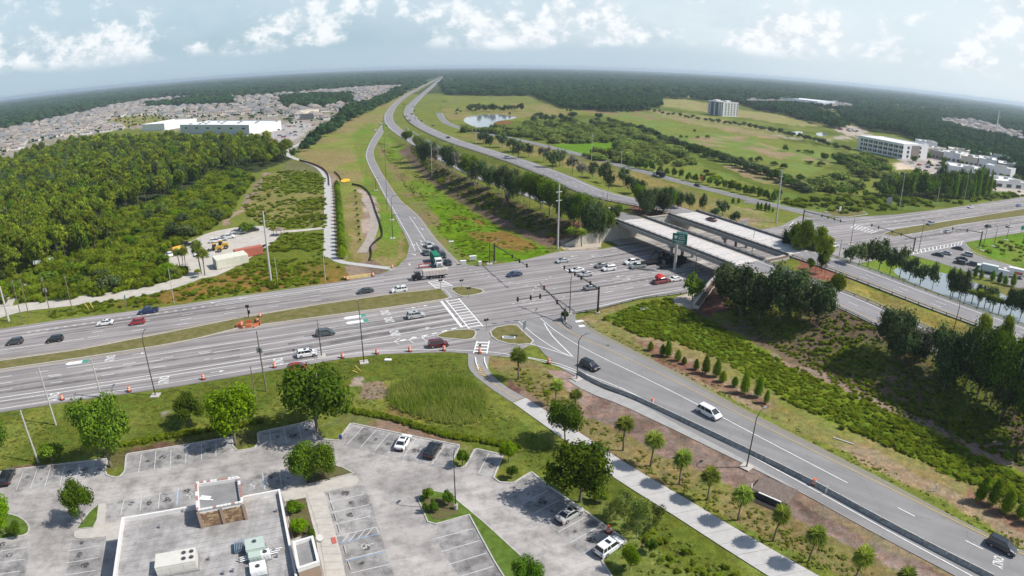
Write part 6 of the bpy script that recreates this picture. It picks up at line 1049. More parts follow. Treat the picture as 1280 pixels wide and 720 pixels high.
ST = [((29, 590), (20, 613)), ((46, 588), (38, 611)), ((63, 585.5), (56, 608.5)), ((81, 583), (75, 606)), ((99, 581), (94, 602.5)), ((118, 579), (113, 595.5)), ((177, 568), (173, 591)), ((195, 565), (193, 587)), ((214, 562), (213, 583)), ((233, 558.5), (232, 578.5)), ((252, 555), (252, 574)), ((270, 551.5), (270, 571)), ((337, 538.5), (339.5, 559)), ((355, 535), (358.5, 555.5)), ((373, 531.5), (377, 550)),
 ((155, 625), (151, 644)), ((177.5, 620), (175, 640)), ((200, 616), (198, 636)), ((223, 610), (221, 631)), ((328, 591), (331, 612)), ((349, 588), (352, 608)), ((453.5, 534.5), (434, 555.5)), ((470, 538), (451, 559)), ((487, 541.5), (468, 564)), ((503, 545), (485, 567.5)), ((520, 549), (504, 571.5)), ((537, 553), (521, 576)), ((556, 557), (540, 580)), ((611, 567), (598, 592.5)),
 ((-20, 692), (34, 684)), ((-20, 706), (31, 699)), ((-20, 721), (25, 714)), ((85, 689), (125, 682)), ((84, 704), (123, 697)), ((82, 719), (120, 713)), ((640, 619.5), (665, 606)), ((652.5, 630), (685, 613)), ((667, 642), (700, 625)), ((681, 653.5), (713, 637)), ((698, 665), (731, 647)), ((713, 678.5), (748, 658.5)), ((730, 692), (765, 671)),
 ((413, 627.5), (455, 618)), ((414, 641), (461, 631)), ((420, 655), (464, 645)), ((432, 700), (481, 688)), ((439, 716.5), (488, 705)), ((544, 673.5), (591, 661)), ((552, 689.5), (599, 676)), ((560.5, 706), (608, 691.5)), ((571, 722), (617, 708)), ((419, 671), (470, 659)), ((470, 659), (474, 667)), ((436, 677.5), (446, 665.5)), ((446, 675), (456, 663)), ((456, 672), (466, 660.5)), ((428, 678), (436, 668))]
M_STALL = pave_mat('stall_asphalt', (.31, .295, .285), 20, blotch=.35, streak=.05, stain=.55)
for poly in ([(27, 587), (135, 575), (132, 588), (112, 598), (18, 615)], [(159, 569.5), (289, 548), (290, 560), (270, 572), (170, 590), (155, 592)], [(323, 543), (391, 528), (395, 543), (377, 551), (328, 562)], [(133, 630), (360, 586), (362, 606), (350, 611), (150, 646), (133, 648)], [(438, 531), (574, 558.5), (561, 580), (540, 583), (430, 557)], [(595, 563), (628, 570.5), (615, 597), (596, 594)],
             [(664, 592), (690, 613), (783, 677.5), (756, 696), (728, 694), (640, 620), (642, 605)], [(407, 616), (455, 606), (464, 628), (490, 712), (500, 745), (438, 745), (426, 690)], [(586, 646), (617, 703), (640, 745), (590, 745), (543, 672), (548, 657)], [(-30, 681), (33, 675), (36, 700), (30, 725), (-30, 735)], [(90, 676), (131, 673), (126, 720), (120, 740), (80, 740)]): struct(sheet('parking_stalls', poly, M_STALL, .028))
for a, b in ST: paintline('stall_line', [a, b], .12, M_WORN, None, LOT, .045)
for a, b in [((422, 679.5), (474, 667.5)), ((432, 701.5), (482, 689.5)), ((223.8, 612), (222, 632)), ((329, 593), (332, 613))]: paintline('stall_line', [a, b], .14, flat('paint_blue', (.22, .34, .5)), None, LOT, .05)
for a, b in ST[:47]:
    pa, pb = P(*a), P(*b); d_ = Vector((pb[0]-pa[0], pb[1]-pa[1])); n_ = Vector((-d_.y, d_.x)).normalized()*1.35; k_ = random.uniform(.3, .6); c_ = (pa[0]+d_.x*k_+n_.x, pa[1]+d_.y*k_+n_.y); r_ = random.uniform(.35, .75)
    o = MB().add([(c_[0]+r_*random.uniform(.7, 1.3)*math.cos(t*.785), c_[1]+r_*random.uniform(.7, 1.3)*math.sin(t*.785), .04) for t in range(8)], [tuple(range(8))]).build('oil_stain', M_STAIN, LOT)
WS = MB().box((0, 0, .08), (1.8, .16, .14), top=(.96, .7)).mesh('wheel_stop', M_CONC)
for a, b in [((411, 617), (413, 625)), ((414, 629), (417, 638)), ((418, 642), (421, 652)), ((421.5, 655), (425, 666)), ((430, 682), (433, 693)), ((435, 702), (439, 713))]:
    p, q = P(*a), P(*b); o = link('wheel_stop', WS, None, ((p[0]+q[0])/2, (p[1]+q[1])/2, .02)); o.rotation_euler = (0, 0, math.atan2(q[1]-p[1], q[0]-p[0])); tag(o, 'white concrete wheel stop in the stalls along the restaurant footpath', 'wheel stop', 'wheel stops by the restaurant')
struct(sheet('tactile_pad', [(413.5, 672), (419, 671), (421, 678.5), (415.5, 680)], flat('brick_red_pad', (.45, .12, .1)), .2))
def symbol(px, py, ang, s=1.0):   # wheelchair mark
    c = P(px, py, .05); v = MB(); A = [(0, .1, 0), (.1, .55, 0)]
    def seg(a, b, w=.09):
        d = (Vector(b)-Vector(a)).normalized(); o = Vector((-d[1], d[0]))*w; v.add([(a[0]+o[0], a[1]+o[1], 0), (a[0]-o[0], a[1]-o[1], 0), (b[0]-o[0], b[1]-o[1], 0), (b[0]+o[0], b[1]+o[1], 0)], [(0, 1, 2, 3)])
    ring = [(.38*math.cos(R(t))-.05, .38*math.sin(R(t))-.25) for t in range(120, 400, 28)]
    for a, b in zip(ring, ring[1:]): seg(a, b, .055)
    seg((-.15, .75), (-.12, .05)); seg((-.12, .05), (.4, .05)); seg((.4, .05), (.55, -.45)); seg((-.15, .45), (.25, .45)); v.add([(-.15+.14*math.cos(t*1.05), .98+.14*math.sin(t*1.05), 0) for t in range(6)], [tuple(range(6))])
    o = v.build('wheelchair_symbol', M_WORN, LOT, c); o.rotation_euler = (0, 0, R(ang)); return o
symbol(457, 682, -70); symbol(237, 619, 200); symbol(317, 606, 200)
# ------------------------------------------------------------ restaurant
M_ROOF = pave_mat('flat_roof_membrane', (.35, .335, .325), 100, blotch=.4, streak=.16, streak_scale=1.6, stain=.3); M_STUC = mat('tan_stucco', (.34, .25, .19), var=.1); M_STONE = mat('stone_veneer', (.30, .18, .09), var=.45, scale=5, bump=.5, c2=(.48, .32, .18)); M_CAP = flat('parapet_cap', (.66, .65, .63)); M_SHA = flat('stone_red', (.36, .2, .17))
RZ = 5.4; rc = [np.array(P(*p, RZ)[:2]) for p in ((152, 647), (350, 611), (372, 722), (140, 722))]
dS = rc[2]-rc[1]; dS /= np.linalg.norm(dS); dE = rc[1]-rc[0]; dE /= np.linalg.norm(dE); rc[2] = rc[1]+dS*24; rc[3] = rc[0]+(rc[2]-rc[1])
RST = thing('restaurant', 'flat roofed restaurant with a stone clad roof tower at the bottom left', 'restaurant', (rc[0][0], rc[0][1], 0)); o0 = rc[0]
v = MB().prism([tuple(p-o0) for p in rc], -.1, RZ-.75, 0); v.build('wall', M_STUC, RST)
cen = sum(rc)/4-o0; ins = [tuple((p-o0)+(cen-(p-o0))/np.linalg.norm(cen-(p-o0))*.35) for p in rc]; MB().prism(ins, RZ-.9, RZ-.68).build('roof', M_ROOF, RST)
for i in range(1, 22):
    k_ = i/22; a_, b_ = (rc[0]+(rc[3]-rc[0])*k_-o0), (rc[1]+(rc[2]-rc[1])*k_-o0); MB().path([(a_[0]+.4, a_[1], RZ-.675), (b_[0]-.4, b_[1], RZ-.675)], [.03, .03], 4).build('roof_seam', flat('roof_seam', (.26, .25, .245)), RST)
pr = MB()
for i in range(4):
    a, b = rc[i]-o0, rc[(i+1) % 4]-o0; d = (b-a)/np.linalg.norm(b-a); n_ = np.array((-d[1], d[0])); n_ *= 1 if n_ @ (cen-a) > 0 else -1; pr.prism([tuple(a), tuple(b), tuple(b+n_*.3), tuple(a+n_*.3)][::1], RZ-.8, RZ+.02*i)
pr.build('parapet', M_CAP, RST)
def tower(name, tops, z, zb, m_in, label_part, stone):
    c = [np.array(P(*p, z)[:2])-o0 for p in tops]; ce = sum(c)/4; v = MB().prism([tuple(p) for p in c], zb, z-.55); t = v.build(name, stone, RST); p = MB()
    for i in range(4):
        a, b = c[i], c[(i+1) % 4]; d = (b-a)/np.linalg.norm(b-a); n_ = np.array((-d[1], d[0])); n_ *= 1 if n_ @ (ce-a) > 0 else -1; k = .28; q = [a-n_*.05, b-n_*.05, b+n_*k, a+n_*k]; p.prism([tuple(x) for x in q], z-.6, z+.015*i)
    p.build('parapet', M_CAP, t); MB().prism([tuple(ce+(x-ce)*.93) for x in c], z-.56, z-.5).build('roof', m_in, t)
    return t, c
TW, tc_ = tower('roof_tower', [(245, 604), (298, 596.5), (303, 627.5), (247, 638)], 7.7, RZ-1, mat('grey_roof', (.23, .225, .22)), '', M_STONE)
# stones of the parapet rim and cladding seen as separate blocks
st_i = 0; blk = MB().box((0, 0, 0), (.42, .34, .12)).mesh('stone', M_SHA); blk2 = MB().box((0, 0, 0), (.42, .34, .12)).mesh('stone', M_CAP)
for i in range(4):
    a, b = tc_[i], tc_[(i+1) % 4]; n = int(np.linalg.norm(b-a)/.5)
    for k in range(n): p = a+(b-a)*(k+.5)/n; q = link('stone', blk if random.random() < .45 else blk2, TW, (p[0], p[1], 7.76+random.uniform(-.01, .02))); q.rotation_euler = (0, 0, math.atan2(b[1]-a[1], b[0]-a[0])+random.uniform(-.1, .1))
a, b = tc_[3], tc_[2]; d = (b-a)/np.linalg.norm(b-a); nf = np.array((d[1], -d[0])); nf *= 1 if nf[1] < 0 else -1
stones = MB()
for r_ in range(9):
    u = 0; L_ = np.linalg.norm(b-a)
    while u < L_-.1:
        w = random.uniform(.3, .7); w = min(w, L_-u); c = a+d*(u+w/2)+nf*.04; stones.box((c[0], c[1], RZ-.6+r_*.26+.13), (w-.03, .12+random.uniform(0, .05), .23), rz=math.atan2(d[1], d[0]), mi=random.choice((0, 1, 2))); u += w
sb = stones.build('stone_cladding', [M_STONE, mat('stone_buff', (.45, .33, .2), var=.2), mat('stone_dark', (.24, .15, .09), var=.2)], TW); sb['kind'] = 'stuff'
for f in (0, .5, 1): c = a+d*np.linalg.norm(b-a)*f+nf*.1; MB().box((c[0], c[1], (RZ+7.7)/2-.5), (.4, .3, 7.7-RZ+.6), rz=math.atan2(d[1], d[0])).build('stone_pier', M_STUC, TW)
wp = (tc_[0]+tc_[3])/2+(tc_[1]-tc_[0])*.18; MB().box((wp[0], wp[1], 7.25), (1.5, .9, .05)).box((wp[0]+.9, wp[1]-.3, 7.26), (.8, .2, .05)).build('roof_hatch_frame', M_WHT, TW)
EN, _ = tower('entry_tower', [(366, 677), (391, 669.5), (399, 702), (372, 711)], 6.3, -.1, mat('grey_roof', (.23, .225, .22)), '', M_STUC)
for i in range(24): pass
def hvac(cx, cy, s, label, ang, fans, m, z=RZ-.68):
    c = P(cx, cy, z+s[2]); t = thing('rooftop_unit', label, 'air conditioner', (c[0], c[1], z), R(ang)); MB().box((0, 0, s[2]/2+.1), (s[0], s[1], s[2]-.1)).build('casing', m, t); MB().box((0, 0, .06), (s[0]+.3, s[1]+.3, .14)).build('kerb_frame', M_STEEL, t)
    for fx, fy in fans: f = MB().tube((fx, fy, s[2]+.03), (fx, fy, s[2]+.12), .33, .33, 12).build('fan', M_STEEL, t); MB().tube((fx, fy, s[2]+.12), (fx, fy, s[2]+.14), .27, .27, 12).box((fx, fy, s[2]+.15), (.5, .07, .02), mi=1).build('fan_grille', [M_BLACK, M_STEEL], f)
    for k in range(3): MB().box((-s[0]/2+s[0]*(k+.5)/3, -s[1]/2-.02, s[2]*.55), (s[0]/3-.12, .04, s[2]*.6)).build('panel', m, t)
    return t
AE = math.degrees(math.atan2(dE[1], dE[0])); PALE = flat('unit_beige', (.58, .56, .50)); GRN = flat('unit_grey_green', (.42, .49, .44))
hvac(219, 697, (5.2, 2.6, 1.6), 'beige rooftop unit with four fans near the bottom edge', AE, [(1.1, .55), (1.1, -.55), (2.1, .55), (2.1, -.55)], PALE); hvac(318, 679, (2.4, 2.2, 1.5), 'grey-green rooftop unit with one fan beside the pipework', AE, [(0, .3)], GRN)
hvac(318, 692, (1.6, 1.4, 1.1), 'small grey-green unit in front of the one fan unit', AE, [], GRN); hvac(331, 690, (1.2, 1.0, 1.0), 'white exhaust box right of the grey-green units', AE, [(0, 0)], M_WHT); hvac(322, 708, (2.0, 1.8, .9), 'white kitchen exhaust unit with open frame at the bottom edge', AE, [(0, 0)], M_WHT)
c0 = P(300, 685, RZ-.5); t = thing('rooftop_skid', 'blue-grey louvred intake leaning beside the grey-green unit', 'air intake', c0, R(AE)); [MB().box((i*.22-.6, 0, .35+.02*i), (.12, 1.9, .5), top=(.6, 1)).build('louvre', flat('blue_grey_louvre', (.22, .3, .38)), t) for i in range(6)]
t = thing('roof_pipes', 'white pipe runs crossing the restaurant roof near the exhaust units', 'pipes', P(300, 703, RZ-.5), R(AE)); [MB().path([(0, k*.35, .15), (5+k*.3, k*.35+.3, .15)], [.07, .07], 6).build('pipe', M_WHT, t) for k in range(3)]; [MB().tube((k*1.3, .3, -.2), (k*1.3, .3, .5), .09, .09, 6).build('pipe_support', M_STEEL, t) for k in range(4)]
for i, (x, y) in enumerate([(229, 640), (292, 715), (326, 620), (343, 690), (347, 697), (333, 703), (280, 718), (262, 700), (200, 660), (346, 640)]): o = MB().tube((0, 0, 0), (0, 0, .4), .12, .1, 8).box((0, 0, .45), (.34, .34, .08)).build('roof_vent', M_STEEL, None, P(x, y, RZ-.68)); tag(o, 'small vent pipe standing on the restaurant roof', 'vent', 'vents on the restaurant roof')
t = thing('satellite_dish', 'round grey dish light on the corner of the entry tower', 'dish', P(399, 674, 5.8)); MB().tube((0, 0, 0), (.15, -.1, .4), .55, .5, 12).build('dish', M_POLE, t); MB().tube((0, 0, -.6), (0, 0, 0), .06, .06, 6).build('arm', M_STEEL, t)
o = thing('bollard_sign', 'small blue sign post on the kerb at the top of the car park', 'sign', P(426, 549)); MB().box((0, 0, .55), (.5, .3, .7)).build('panel', flat('blue_panel', (.05, .1, .35)), o); MB().tube((0, 0, 0), (0, 0, .3), .05, .05, 6).build('post', M_STEEL, o)

# ------------------------------------------------------------ vehicles
CK = {}
def paintm(c):
    n = 'car_paint_%02d%02d%02d' % tuple(int(v*99) for v in c); 
    return MATS.get(n) or mat(n, c, .28, var=.03, scale=1, spec=.6, coat=.6)
def sec(v, prof, ys, mi=0):
    """loft side profiles across the width; ys: list of (y, scale fn)"""
    n = len(prof); rows = [[(f(x, z)[0], y, f(x, z)[1]) for x, z in prof] for y, f in ys]; V = [p for r in rows for p in r]; F = []
    for k in range(len(rows)-1):
        for i in range(n): F.append((k*n+i, k*n+(i+1) % n, (k+1)*n+(i+1) % n, (k+1)*n+i))
    F = [f for f in F]; F += [tuple(range(n-1, -1, -1)), tuple((len(rows)-1)*n+i for i in range(n))]; v.add(V, [f[::-1] for f in F], mi)
SHP = {'sedan': (4.7, 1.84, 1.44, .98, .92, .98, (-1.75, 1.15), (.75, .85)), 'suv': (4.7, 1.92, 1.72, 1.1, 1.02, 1.08, (-2.2, 1.15), (.3, .7)), 'hatch': (4.3, 1.8, 1.55, 1.0, .95, 1.0, (-2.0, 1.15), (.45, .8)), 'minivan': (5.1, 2.0, 1.75, 1.08, 1.0, 1.06, (-2.4, 1.65), (.3, .95)), 'pickup': (5.8, 1.98, 1.85, 1.15, 1.1, 1.0, (-.75, 1.45), (.2, .75)), 'van': (5.9, 2.05, 2.55, 1.25, 1.15, 1.25, (-2.9, 2.1), (.05, .8)), 'jeep': (4.3, 1.88, 1.85, 1.12, 1.05, 1.1, (-2.05, .7), (.1, .3))}
def car_kit(kind, col):
    if (kind, col) in CK: return CK[(kind, col)]
    L_, W_, Hh, belt, hood, trunk, (gx0, gx1), (dr, df) = SHP[kind]; pm = paintm(col); h = L_/2; w = W_/2
    prof = [(-h+.05, .3), (-h, .55), (-h+.03, trunk-.12), (-h+.14, trunk), (gx0, belt), (gx1, belt), (gx1+.25, hood+.03), (h-.35, hood-.1), (h-.08, hood-.28), (h, .55), (h-.06, .3)]
    idt = lambda x, z: (x, z); tk = lambda k, dz: (lambda x, z: (x*k, z-dz if z > .8 else z+.0)); v = MB(); sec(v, prof, [(-w, tk(.955, .16)), (-w+.08, tk(.985, .04)), (-w+.3, idt), (w-.3, idt), (w-.08, tk(.985, .04)), (w, tk(.955, .16))]); body = v.mesh('body', pm, False)
    wb_, wt_ = w-.1, w-.3; z0, z1 = belt-.06, Hh-.06; xa, xb, xc, xd = gx0, gx1+.2, gx0+dr, gx1+.2-df*1.15
    def gh(m): return [(xa, -wb_, z0), (xb, -wb_, z0), (xb, wb_, z0), (xa, wb_, z0), (xc, -wt_, z1), (xd, -wt_, z1), (xd, wt_, z1), (xc, wt_, z1)]
    BX = [(4, 5, 6, 7), (0, 1, 5, 4), (1, 2, 6, 5), (2, 3, 7, 6), (3, 0, 4, 7)]
    g = MB(); 
    if kind == 'van': g.add(gh(0), BX, 1); g.m[-1] = 1; gm = [M_GLASS, pm]
    else: g.add(gh(0), BX, 0); gm = [M_GLASS, pm]
    if kind == 'van': g.m = [1]*len(g.f); g.m[2] = 0
    glass = g.mesh('windows', gm)
    r = MB(); r.box(((xc+xd)/2, 0, z1+.02), (xd-xc+.14, 2*wt_+.1, .07), top=(.96, .9)); r.add([(p[0], p[1], p[2]) for p in [((xc+xd)/2-.0, -.45, z1+.056), ((xc+xd)/2+.6, -.45, z1+.056), ((xc+xd)/2+.6, .45, z1+.056), ((xc+xd)/2, .45, z1+.056)]], [(0, 1, 2, 3)], 1) if kind in ('sedan', 'suv') and col[0] > .3 else None
    roof = r.mesh('roof', [pm, M_GLASS]); p = MB(); G8 = gh(0)
    for a, b in ((0, 4), (3, 7), (1, 5), (2, 6)): p.path([G8[a], G8[b]], [.06, .05], 4)
    xm = (xa+xb)/2-.1; 
    for s in (-1, 1): p.path([(xm, s*wb_*1.01, z0), ((xc+xd)/2, s*wt_*1.01, z1)], [.05, .045], 4)
    if kind in ('suv', 'minivan', 'hatch'):
        for s in (-1, 1): p.path([(xa+.75, s*wb_*1.01, z0), (xc+.7, s*wt_*1.01, z1)], [.06, .05], 4)
    parts = [('body', body, []), ('windows', glass, []), ('roof', roof, []), ('pillars', p.mesh('pillars', pm), [])]
    wr = .36 if kind not in ('sedan', 'hatch') else .33; tyre = MB().tube((0, -.12, 0), (0, .12, 0), wr, wr, 14).mesh('wheel', M_RUB); rim = MB().tube((0, -.135, 0), (0, .135, 0), wr*.62, wr*.62, 10).mesh('rim', M_RIM)
    wx = h-.9 if kind != 'pickup' else h-1.0
    for x in (wx, -wx+.05):
        for s in (-1, 1): parts.append(('wheel', tyre, [('rim', rim, [])], (x, s*(w-.1), wr)))
    hl = MB().box((0, 0, 0), (.12, .42, .16)).mesh('headlight', M_LITE); tl = MB().box((0, 0, 0), (.1, .3, .22)).mesh('taillight', M_TAIL)
    for s in (-1, 1): parts += [('headlight', hl, [], (h*.965-.04, s*(w-.42), hood-.33)), ('taillight', tl, [], (-h*.985, s*(w-.3), trunk-.28)), ('mirror', MB().box((0, 0, 0), (.14, .2, .14)).mesh('mirror', pm), [], (gx1-.15, s*(w+.04), belt+.06))]
    parts.append(('bumper', MB().box((0, 0, 0), (.12, W_*.9, .22)).mesh('bumper', M_BLACK), [], (h-.04, 0, .42))); parts.append(('bumper', parts[-1][1], [], (-h+.04, 0, .42)))
    if kind == 'pickup': parts.append(('load_bed', MB().box((-h+.98, 0, belt+.005), (1.75, 1.5, .03)).mesh('load_bed', M_BLACK), [])); parts[1][1]
    CK[(kind, col)] = parts; return parts
def hd(a, b): p, q = P(*a), P(*b); return math.degrees(math.atan2(q[1]-p[1], q[0]-p[0]))
BLK, DGR, GRY, SIL, WHI, RED_, MAR, DBL = (.012, .012, .014), (.05, .055, .06), (.17, .18, .19), (.42, .43, .44), (.75, .75, .74), (.32, .02, .025), (.10, .012, .018), (.015, .035, .10)
rE, rW, rS = 23, 203, hd((880, 520), (1000, 585)); q1 = hd((533, 300), (562, 336))
CARS = [('suv', DGR, 19, 430, rW, 'dark grey four wheel drive nearest the left edge on the far lanes'), ('suv', BLK, 69, 427, rW, 'black car second from the left edge on the far lanes'), ('sedan', WHI, 132, 406, rW, 'white saloon left of the dark red car on the far lanes'), ('hatch', RED_, 172, 405, rW, 'dark red car between the white saloon and the blue pickup'), ('pickup', DBL, 186, 391, rW, 'dark blue pickup in the outermost far lane at the left'),
 ('sedan', DGR, 457, 366, rW, 'dark saloon behind the white car beyond the grass median'), ('suv', WHI, 499, 365, rW, 'white car beyond the grass median left of the crosswalk'), ('sedan', DBL, 643, 345, rW, 'dark blue saloon alone in the middle of the junction'), ('suv', (.07, .085, .085), 407, 419, rE, 'dark grey-green sport utility car in the middle near lanes'), ('suv', (.40, .42, .41), 520, 397, rE, 'silver-green sport utility car waiting before the stop line'), ('suv', WHI, 384, 445, rE, 'white sport utility car above the tree hiding a red car'),
 ('suv', MAR, 548, 433, rE-8, 'maroon car turning on the slip lane below the small grass island'), ('hatch', RED_, 372, 462, rE, 'red car mostly hidden behind the joined trees'), ('suv', BLK, 737, 460, rS+6, 'black car by the lamp post at the top of the on ramp'), ('minivan', WHI, 886, 519, rS, 'white minivan halfway down the on ramp'), ('suv', (.02, .023, .028), 1251, 686, rS, 'black car beside the lane lettering at the bottom right'),
 ('suv', SIL, 536, 309, q1, 'grey car last in the queue on the off ramp'), ('sedan', DGR, 533, 318, q1, 'dark car left of the green lorry'), ('sedan', BLK, 545, 313, q1, 'dark car just behind the green lorry in the right lane'), ('suv', BLK, 553, 321, q1, 'black car beside the green lorry'), ('sedan', BLK, 560, 330, q1, 'black saloon with pale windscreen first in the right lane of the off ramp'),
 ('sedan', SIL, 703, 328, rW, 'silver saloon nearest the far stop line at the left'), ('sedan', WHI, 721, 340, rW, 'white saloon behind the signal arm at the stop line'), ('sedan', SIL, 732, 345, rW, 'silver saloon in the nearest lane at the stop line'), ('sedan', GRY, 752, 334, rW, 'grey saloon second in its lane behind the stop line'), ('suv', WHI, 761, 338, rW, 'white car with dark windows on the pale median side behind the silver saloon'), ('pickup', WHI, 790, 330, rW, 'white pickup at the edge of the bridge shadow'), ('pickup', (.20, .22, .22), 797, 335, rW, 'grey pickup just in front of the white pickup'),
 ('sedan', GRY, 739, 362, rE, 'grey saloon half hidden by the big signal pole'), ('pickup', (.2, .03, .03), 826, 354, rE, 'pickup loaded high under a red tarpaulin'), ('sedan', WHI, 844, 351, rE, 'white saloon right behind the red tarpaulin load'), ('suv', WHI, 764, 266, -62, 'white car entering the near bridge', 7.1), ('sedan', MAR, 889, 276, 118, 'dark red car crossing the far bridge', 7.1),
 ('pickup', WHI, 1041, 309, rE, 'white pickup behind the trees right of the bridges'), ('pickup', (.3, .33, .32), 1163, 281, rW, 'grey pickup alone on the far side of the right junction'), ('sedan', SIL, 1184, 291, rE, 'silver saloon under the signal arm by the right median tip'), ('sedan', BLK, 1235, 284, rE, 'black car between the lamp posts on the right arterial'), ('sedan', WHI, 1261, 284, rE, 'white car near the right edge below the median kerb'), ('sedan', WHI, 1213, 260, rW, 'white car alone on the upper right arterial'), ('sedan', (.1, .2, .4), 1273, 258, rW, 'blue car on the upper right arterial at the picture edge'),
 ('sedan', BLK, 1172, 320, 140, 'black saloon leading the queue at the left of the right off ramp'), ('sedan', SIL, 1182, 318, 140, 'grey saloon behind the leading black one'), ('sedan', BLK, 1197, 312, 140, 'black saloon nearest the crosswalk in the right lane of the off ramp'), ('suv', SIL, 1209, 320, 140, 'pale car behind the black one nearest the crosswalk'), ('sedan', BLK, 1202, 325, 140, 'black saloon in the middle lane of the off ramp'), ('suv', BLK, 1199, 330, 140, 'black car in the left lane in front of the white van'), ('suv', DGR, 1215, 332, 140, 'dark car in the middle lane beside the white van'),
 ('van', WHI, 1228, 339, 140, 'white van first of the three light vans in the queue'), ('pickup', DGR, 1240, 341, 140, 'dark pickup between the two white vans'), ('van', WHI, 1250, 345, 140, 'second white van in the queue at the right'), ('sedan', BLK, 872, 233, hd((820, 219), (880, 235)), 'dark saloon on the frontage road right of the black lorry'), ('suv', WHI, 634, 198.5, -62, 'white car on the far carriageway beyond the slope trees', 4.3),
 ('sedan', WHI, 469, 163.5, -60, 'white car at the top of the off ramp'), ('sedan', WHI, 476, 155, -60, 'second white car at the top of the off ramp'), ('sedan', BLK, 483, 158, 120, 'black car in the fork of the near carriageway'), ('sedan', BLK, 494, 163, 120, 'black car just below the fork'),
 ('pickup', WHI, 298, 291.5, 20, 'silver car in the yard right of the white ones'), ('pickup', WHI, 285, 298, 20, 'white pickup in the yard above the orange container'), ('sedan', BLK, 296, 291, 200, 'black car next to the silver one in the yard'), ('suv', WHI, 270, 303, 20, 'white car left in the row of yard cars'), ('sedan', SIL, 277, 301, 20, 'pale car behind the yellow loaders'), ('suv', BLK, 317, 289, 20, 'black car under the round yard tree'), ('sedan', WHI, 247, 319, -70, 'white car behind the leafy yard palm'), ('pickup', WHI, 213, 321, 235, 'white pickup with dark front at the left end of the yard'), ('sedan', SIL, 302, 292, 200, 'pale car beside the round tree in the yard'),
 ('sedan', WHI, 504, 556, hd((501, 561), (509, 547)), 'white saloon alone in the top row of stalls'), ('suv', BLK, 541, 566, hd((538, 571), (548, 556)), 'black sport utility car right of the white saloon in the top row'), ('suv', BLK, 10, 600, hd((6, 608), (16, 588)), 'black car cut by the left edge of the picture'), ('sedan', (.42, .42, .40), 712, 646, hd((701, 652), (727, 636)), 'silver saloon with black glass roof below the largest tree'), ('suv', (.72, .74, .75), 761, 687, hd((750, 694), (776, 676)), 'white sport utility car in the corner of the car park')]
for i in range(13):
    px, py, hg, z = [(515, 143, 0, .3), (508, 146, 0, 0), (505, 131, 0, 0), (520, 148, 1, .6), (527, 152, 1, .8), (518, 139, 1, 0), (512, 151, 0, .6), (545, 104, 1, 0), (535, 112, 1, 0), (524, 119, 0, 0), (541, 158, 1, 1.2), (517, 134, 1, 0), (560, 173, 0, 2)][i]
    CARS.append(('sedan' if i % 3 else 'suv', (BLK, GRY, BLK, WHI, DGR)[i % 5], px, py, -60 if hg else 120, 'small distant car on the far carriageway near the bend', z+.0, 'distant cars on the freeway'))
for c in CARS:
    kind, col, px, py, hg, lb = c[:6]; z = c[6] if len(c) > 6 else 0; p = P(px, py, z); zz = p[2]+.07 if z else .06+gz(*p[:2])
    if z and z < 7: zz = max(zz, H1(p[0], p[1])+.28)
    nm = {'suv': 'sport_utility_car', 'sedan': 'saloon_car', 'hatch': 'hatchback_car', 'pickup': 'pickup_truck', 'minivan': 'minivan', 'van': 'delivery_van', 'jeep': 'jeep'}[kind]
    spawn(car_kit(kind, col), nm, lb, {'pickup': 'pickup', 'minivan': 'van', 'van': 'van'}.get(kind, 'car'), (p[0], p[1], zz), R(hg), c[7] if len(c) > 7 else 'vehicles on the roads and car parks')
def wheels(t, xs, w, r=.5):
    ty = MB().tube((0, -.16, 0), (0, .16, 0), r, r, 12).mesh('wheel', M_RUB); rm = MB().tube((0, -.18, 0), (0, .18, 0), r*.5, r*.5, 8).mesh('rim', M_RIM)
    for x in xs:
        for s in (-1, 1): o = link('wheel', ty, t, (x, s*w, r)); link('rim', rm, o)
def cab(t, x, m, w=2.3, h=2.5, L_=2.0, hood=1.2, z0=.55):
    v = MB(); v.box((x, 0, z0+h/2-.2), (L_, w, h-.1), top=(.86, .93)); 
    if hood: v.box((x+L_/2+hood/2, 0, z0+.65), (hood, w*.86, 1.25), top=(.9, .9))
    c = v.build('cab', m, t); MB().box((x+L_/2-.12, 0, z0+h*.6), (.16, w*.82, .75), top=(.4, .95)).build('windscreen', M_GLASS, t)
    for s in (-1, 1): MB().box((x+.15, s*w*.483, z0+h*.58), (1.0, .08, .62)).build('side_window', M_GLASS, t); MB().box((x+L_/2+hood, s*w*.33, z0+.5), (.08, .3, .22)).build('headlight', M_LITE, t); MB().box((x+L_/2-.1, s*(w/2+.22), z0+h*.6), (.1, .22, .5)).build('mirror', M_BLACK, t)
    MB().box((x+L_/2+hood+.02, 0, z0+.62), (.08, .95, .8)).build('grille', M_STEEL, t); MB().box((x+L_/2+hood+.08, 0, z0+.02), (.2, w*.95, .3)).build('bumper', M_STEEL, t)
def truck(name, label, px, py, ang, cat='lorry', z=.06): p = P(px, py); return thing(name, label, cat, (p[0], p[1], z), R(ang), 'vehicles on the roads and car parks')
GRN_T = flat('truck_green', (.01, .17, .10)); t = truck('garbage_truck', 'green refuse lorry with a white cab waiting on the off ramp', 545.5, 330, q1); cab(t, 2.9, M_WHT, hood=.9)
MB().box((-1.3, 0, 2.1), (5.6, 2.4, 2.4), top=(.97, .85)).build('hopper', GRN_T, t); MB().box((-4.4, 0, 1.9), (1.0, 2.3, 1.8), top=(.6, .95)).build('tailgate', GRN_T, t); [MB().box((-3.6+i*1.15, 0, 2.12), (.12, 2.5, 2.3), top=(1, .87)).build('rib', GRN_T, t) for i in range(5)]; MB().box((-.6, 0, .75), (8.6, 1.0, .3)).build('chassis', M_DARKM, t); wheels(t, (3.7, -1.9, -3.1), 1.05)
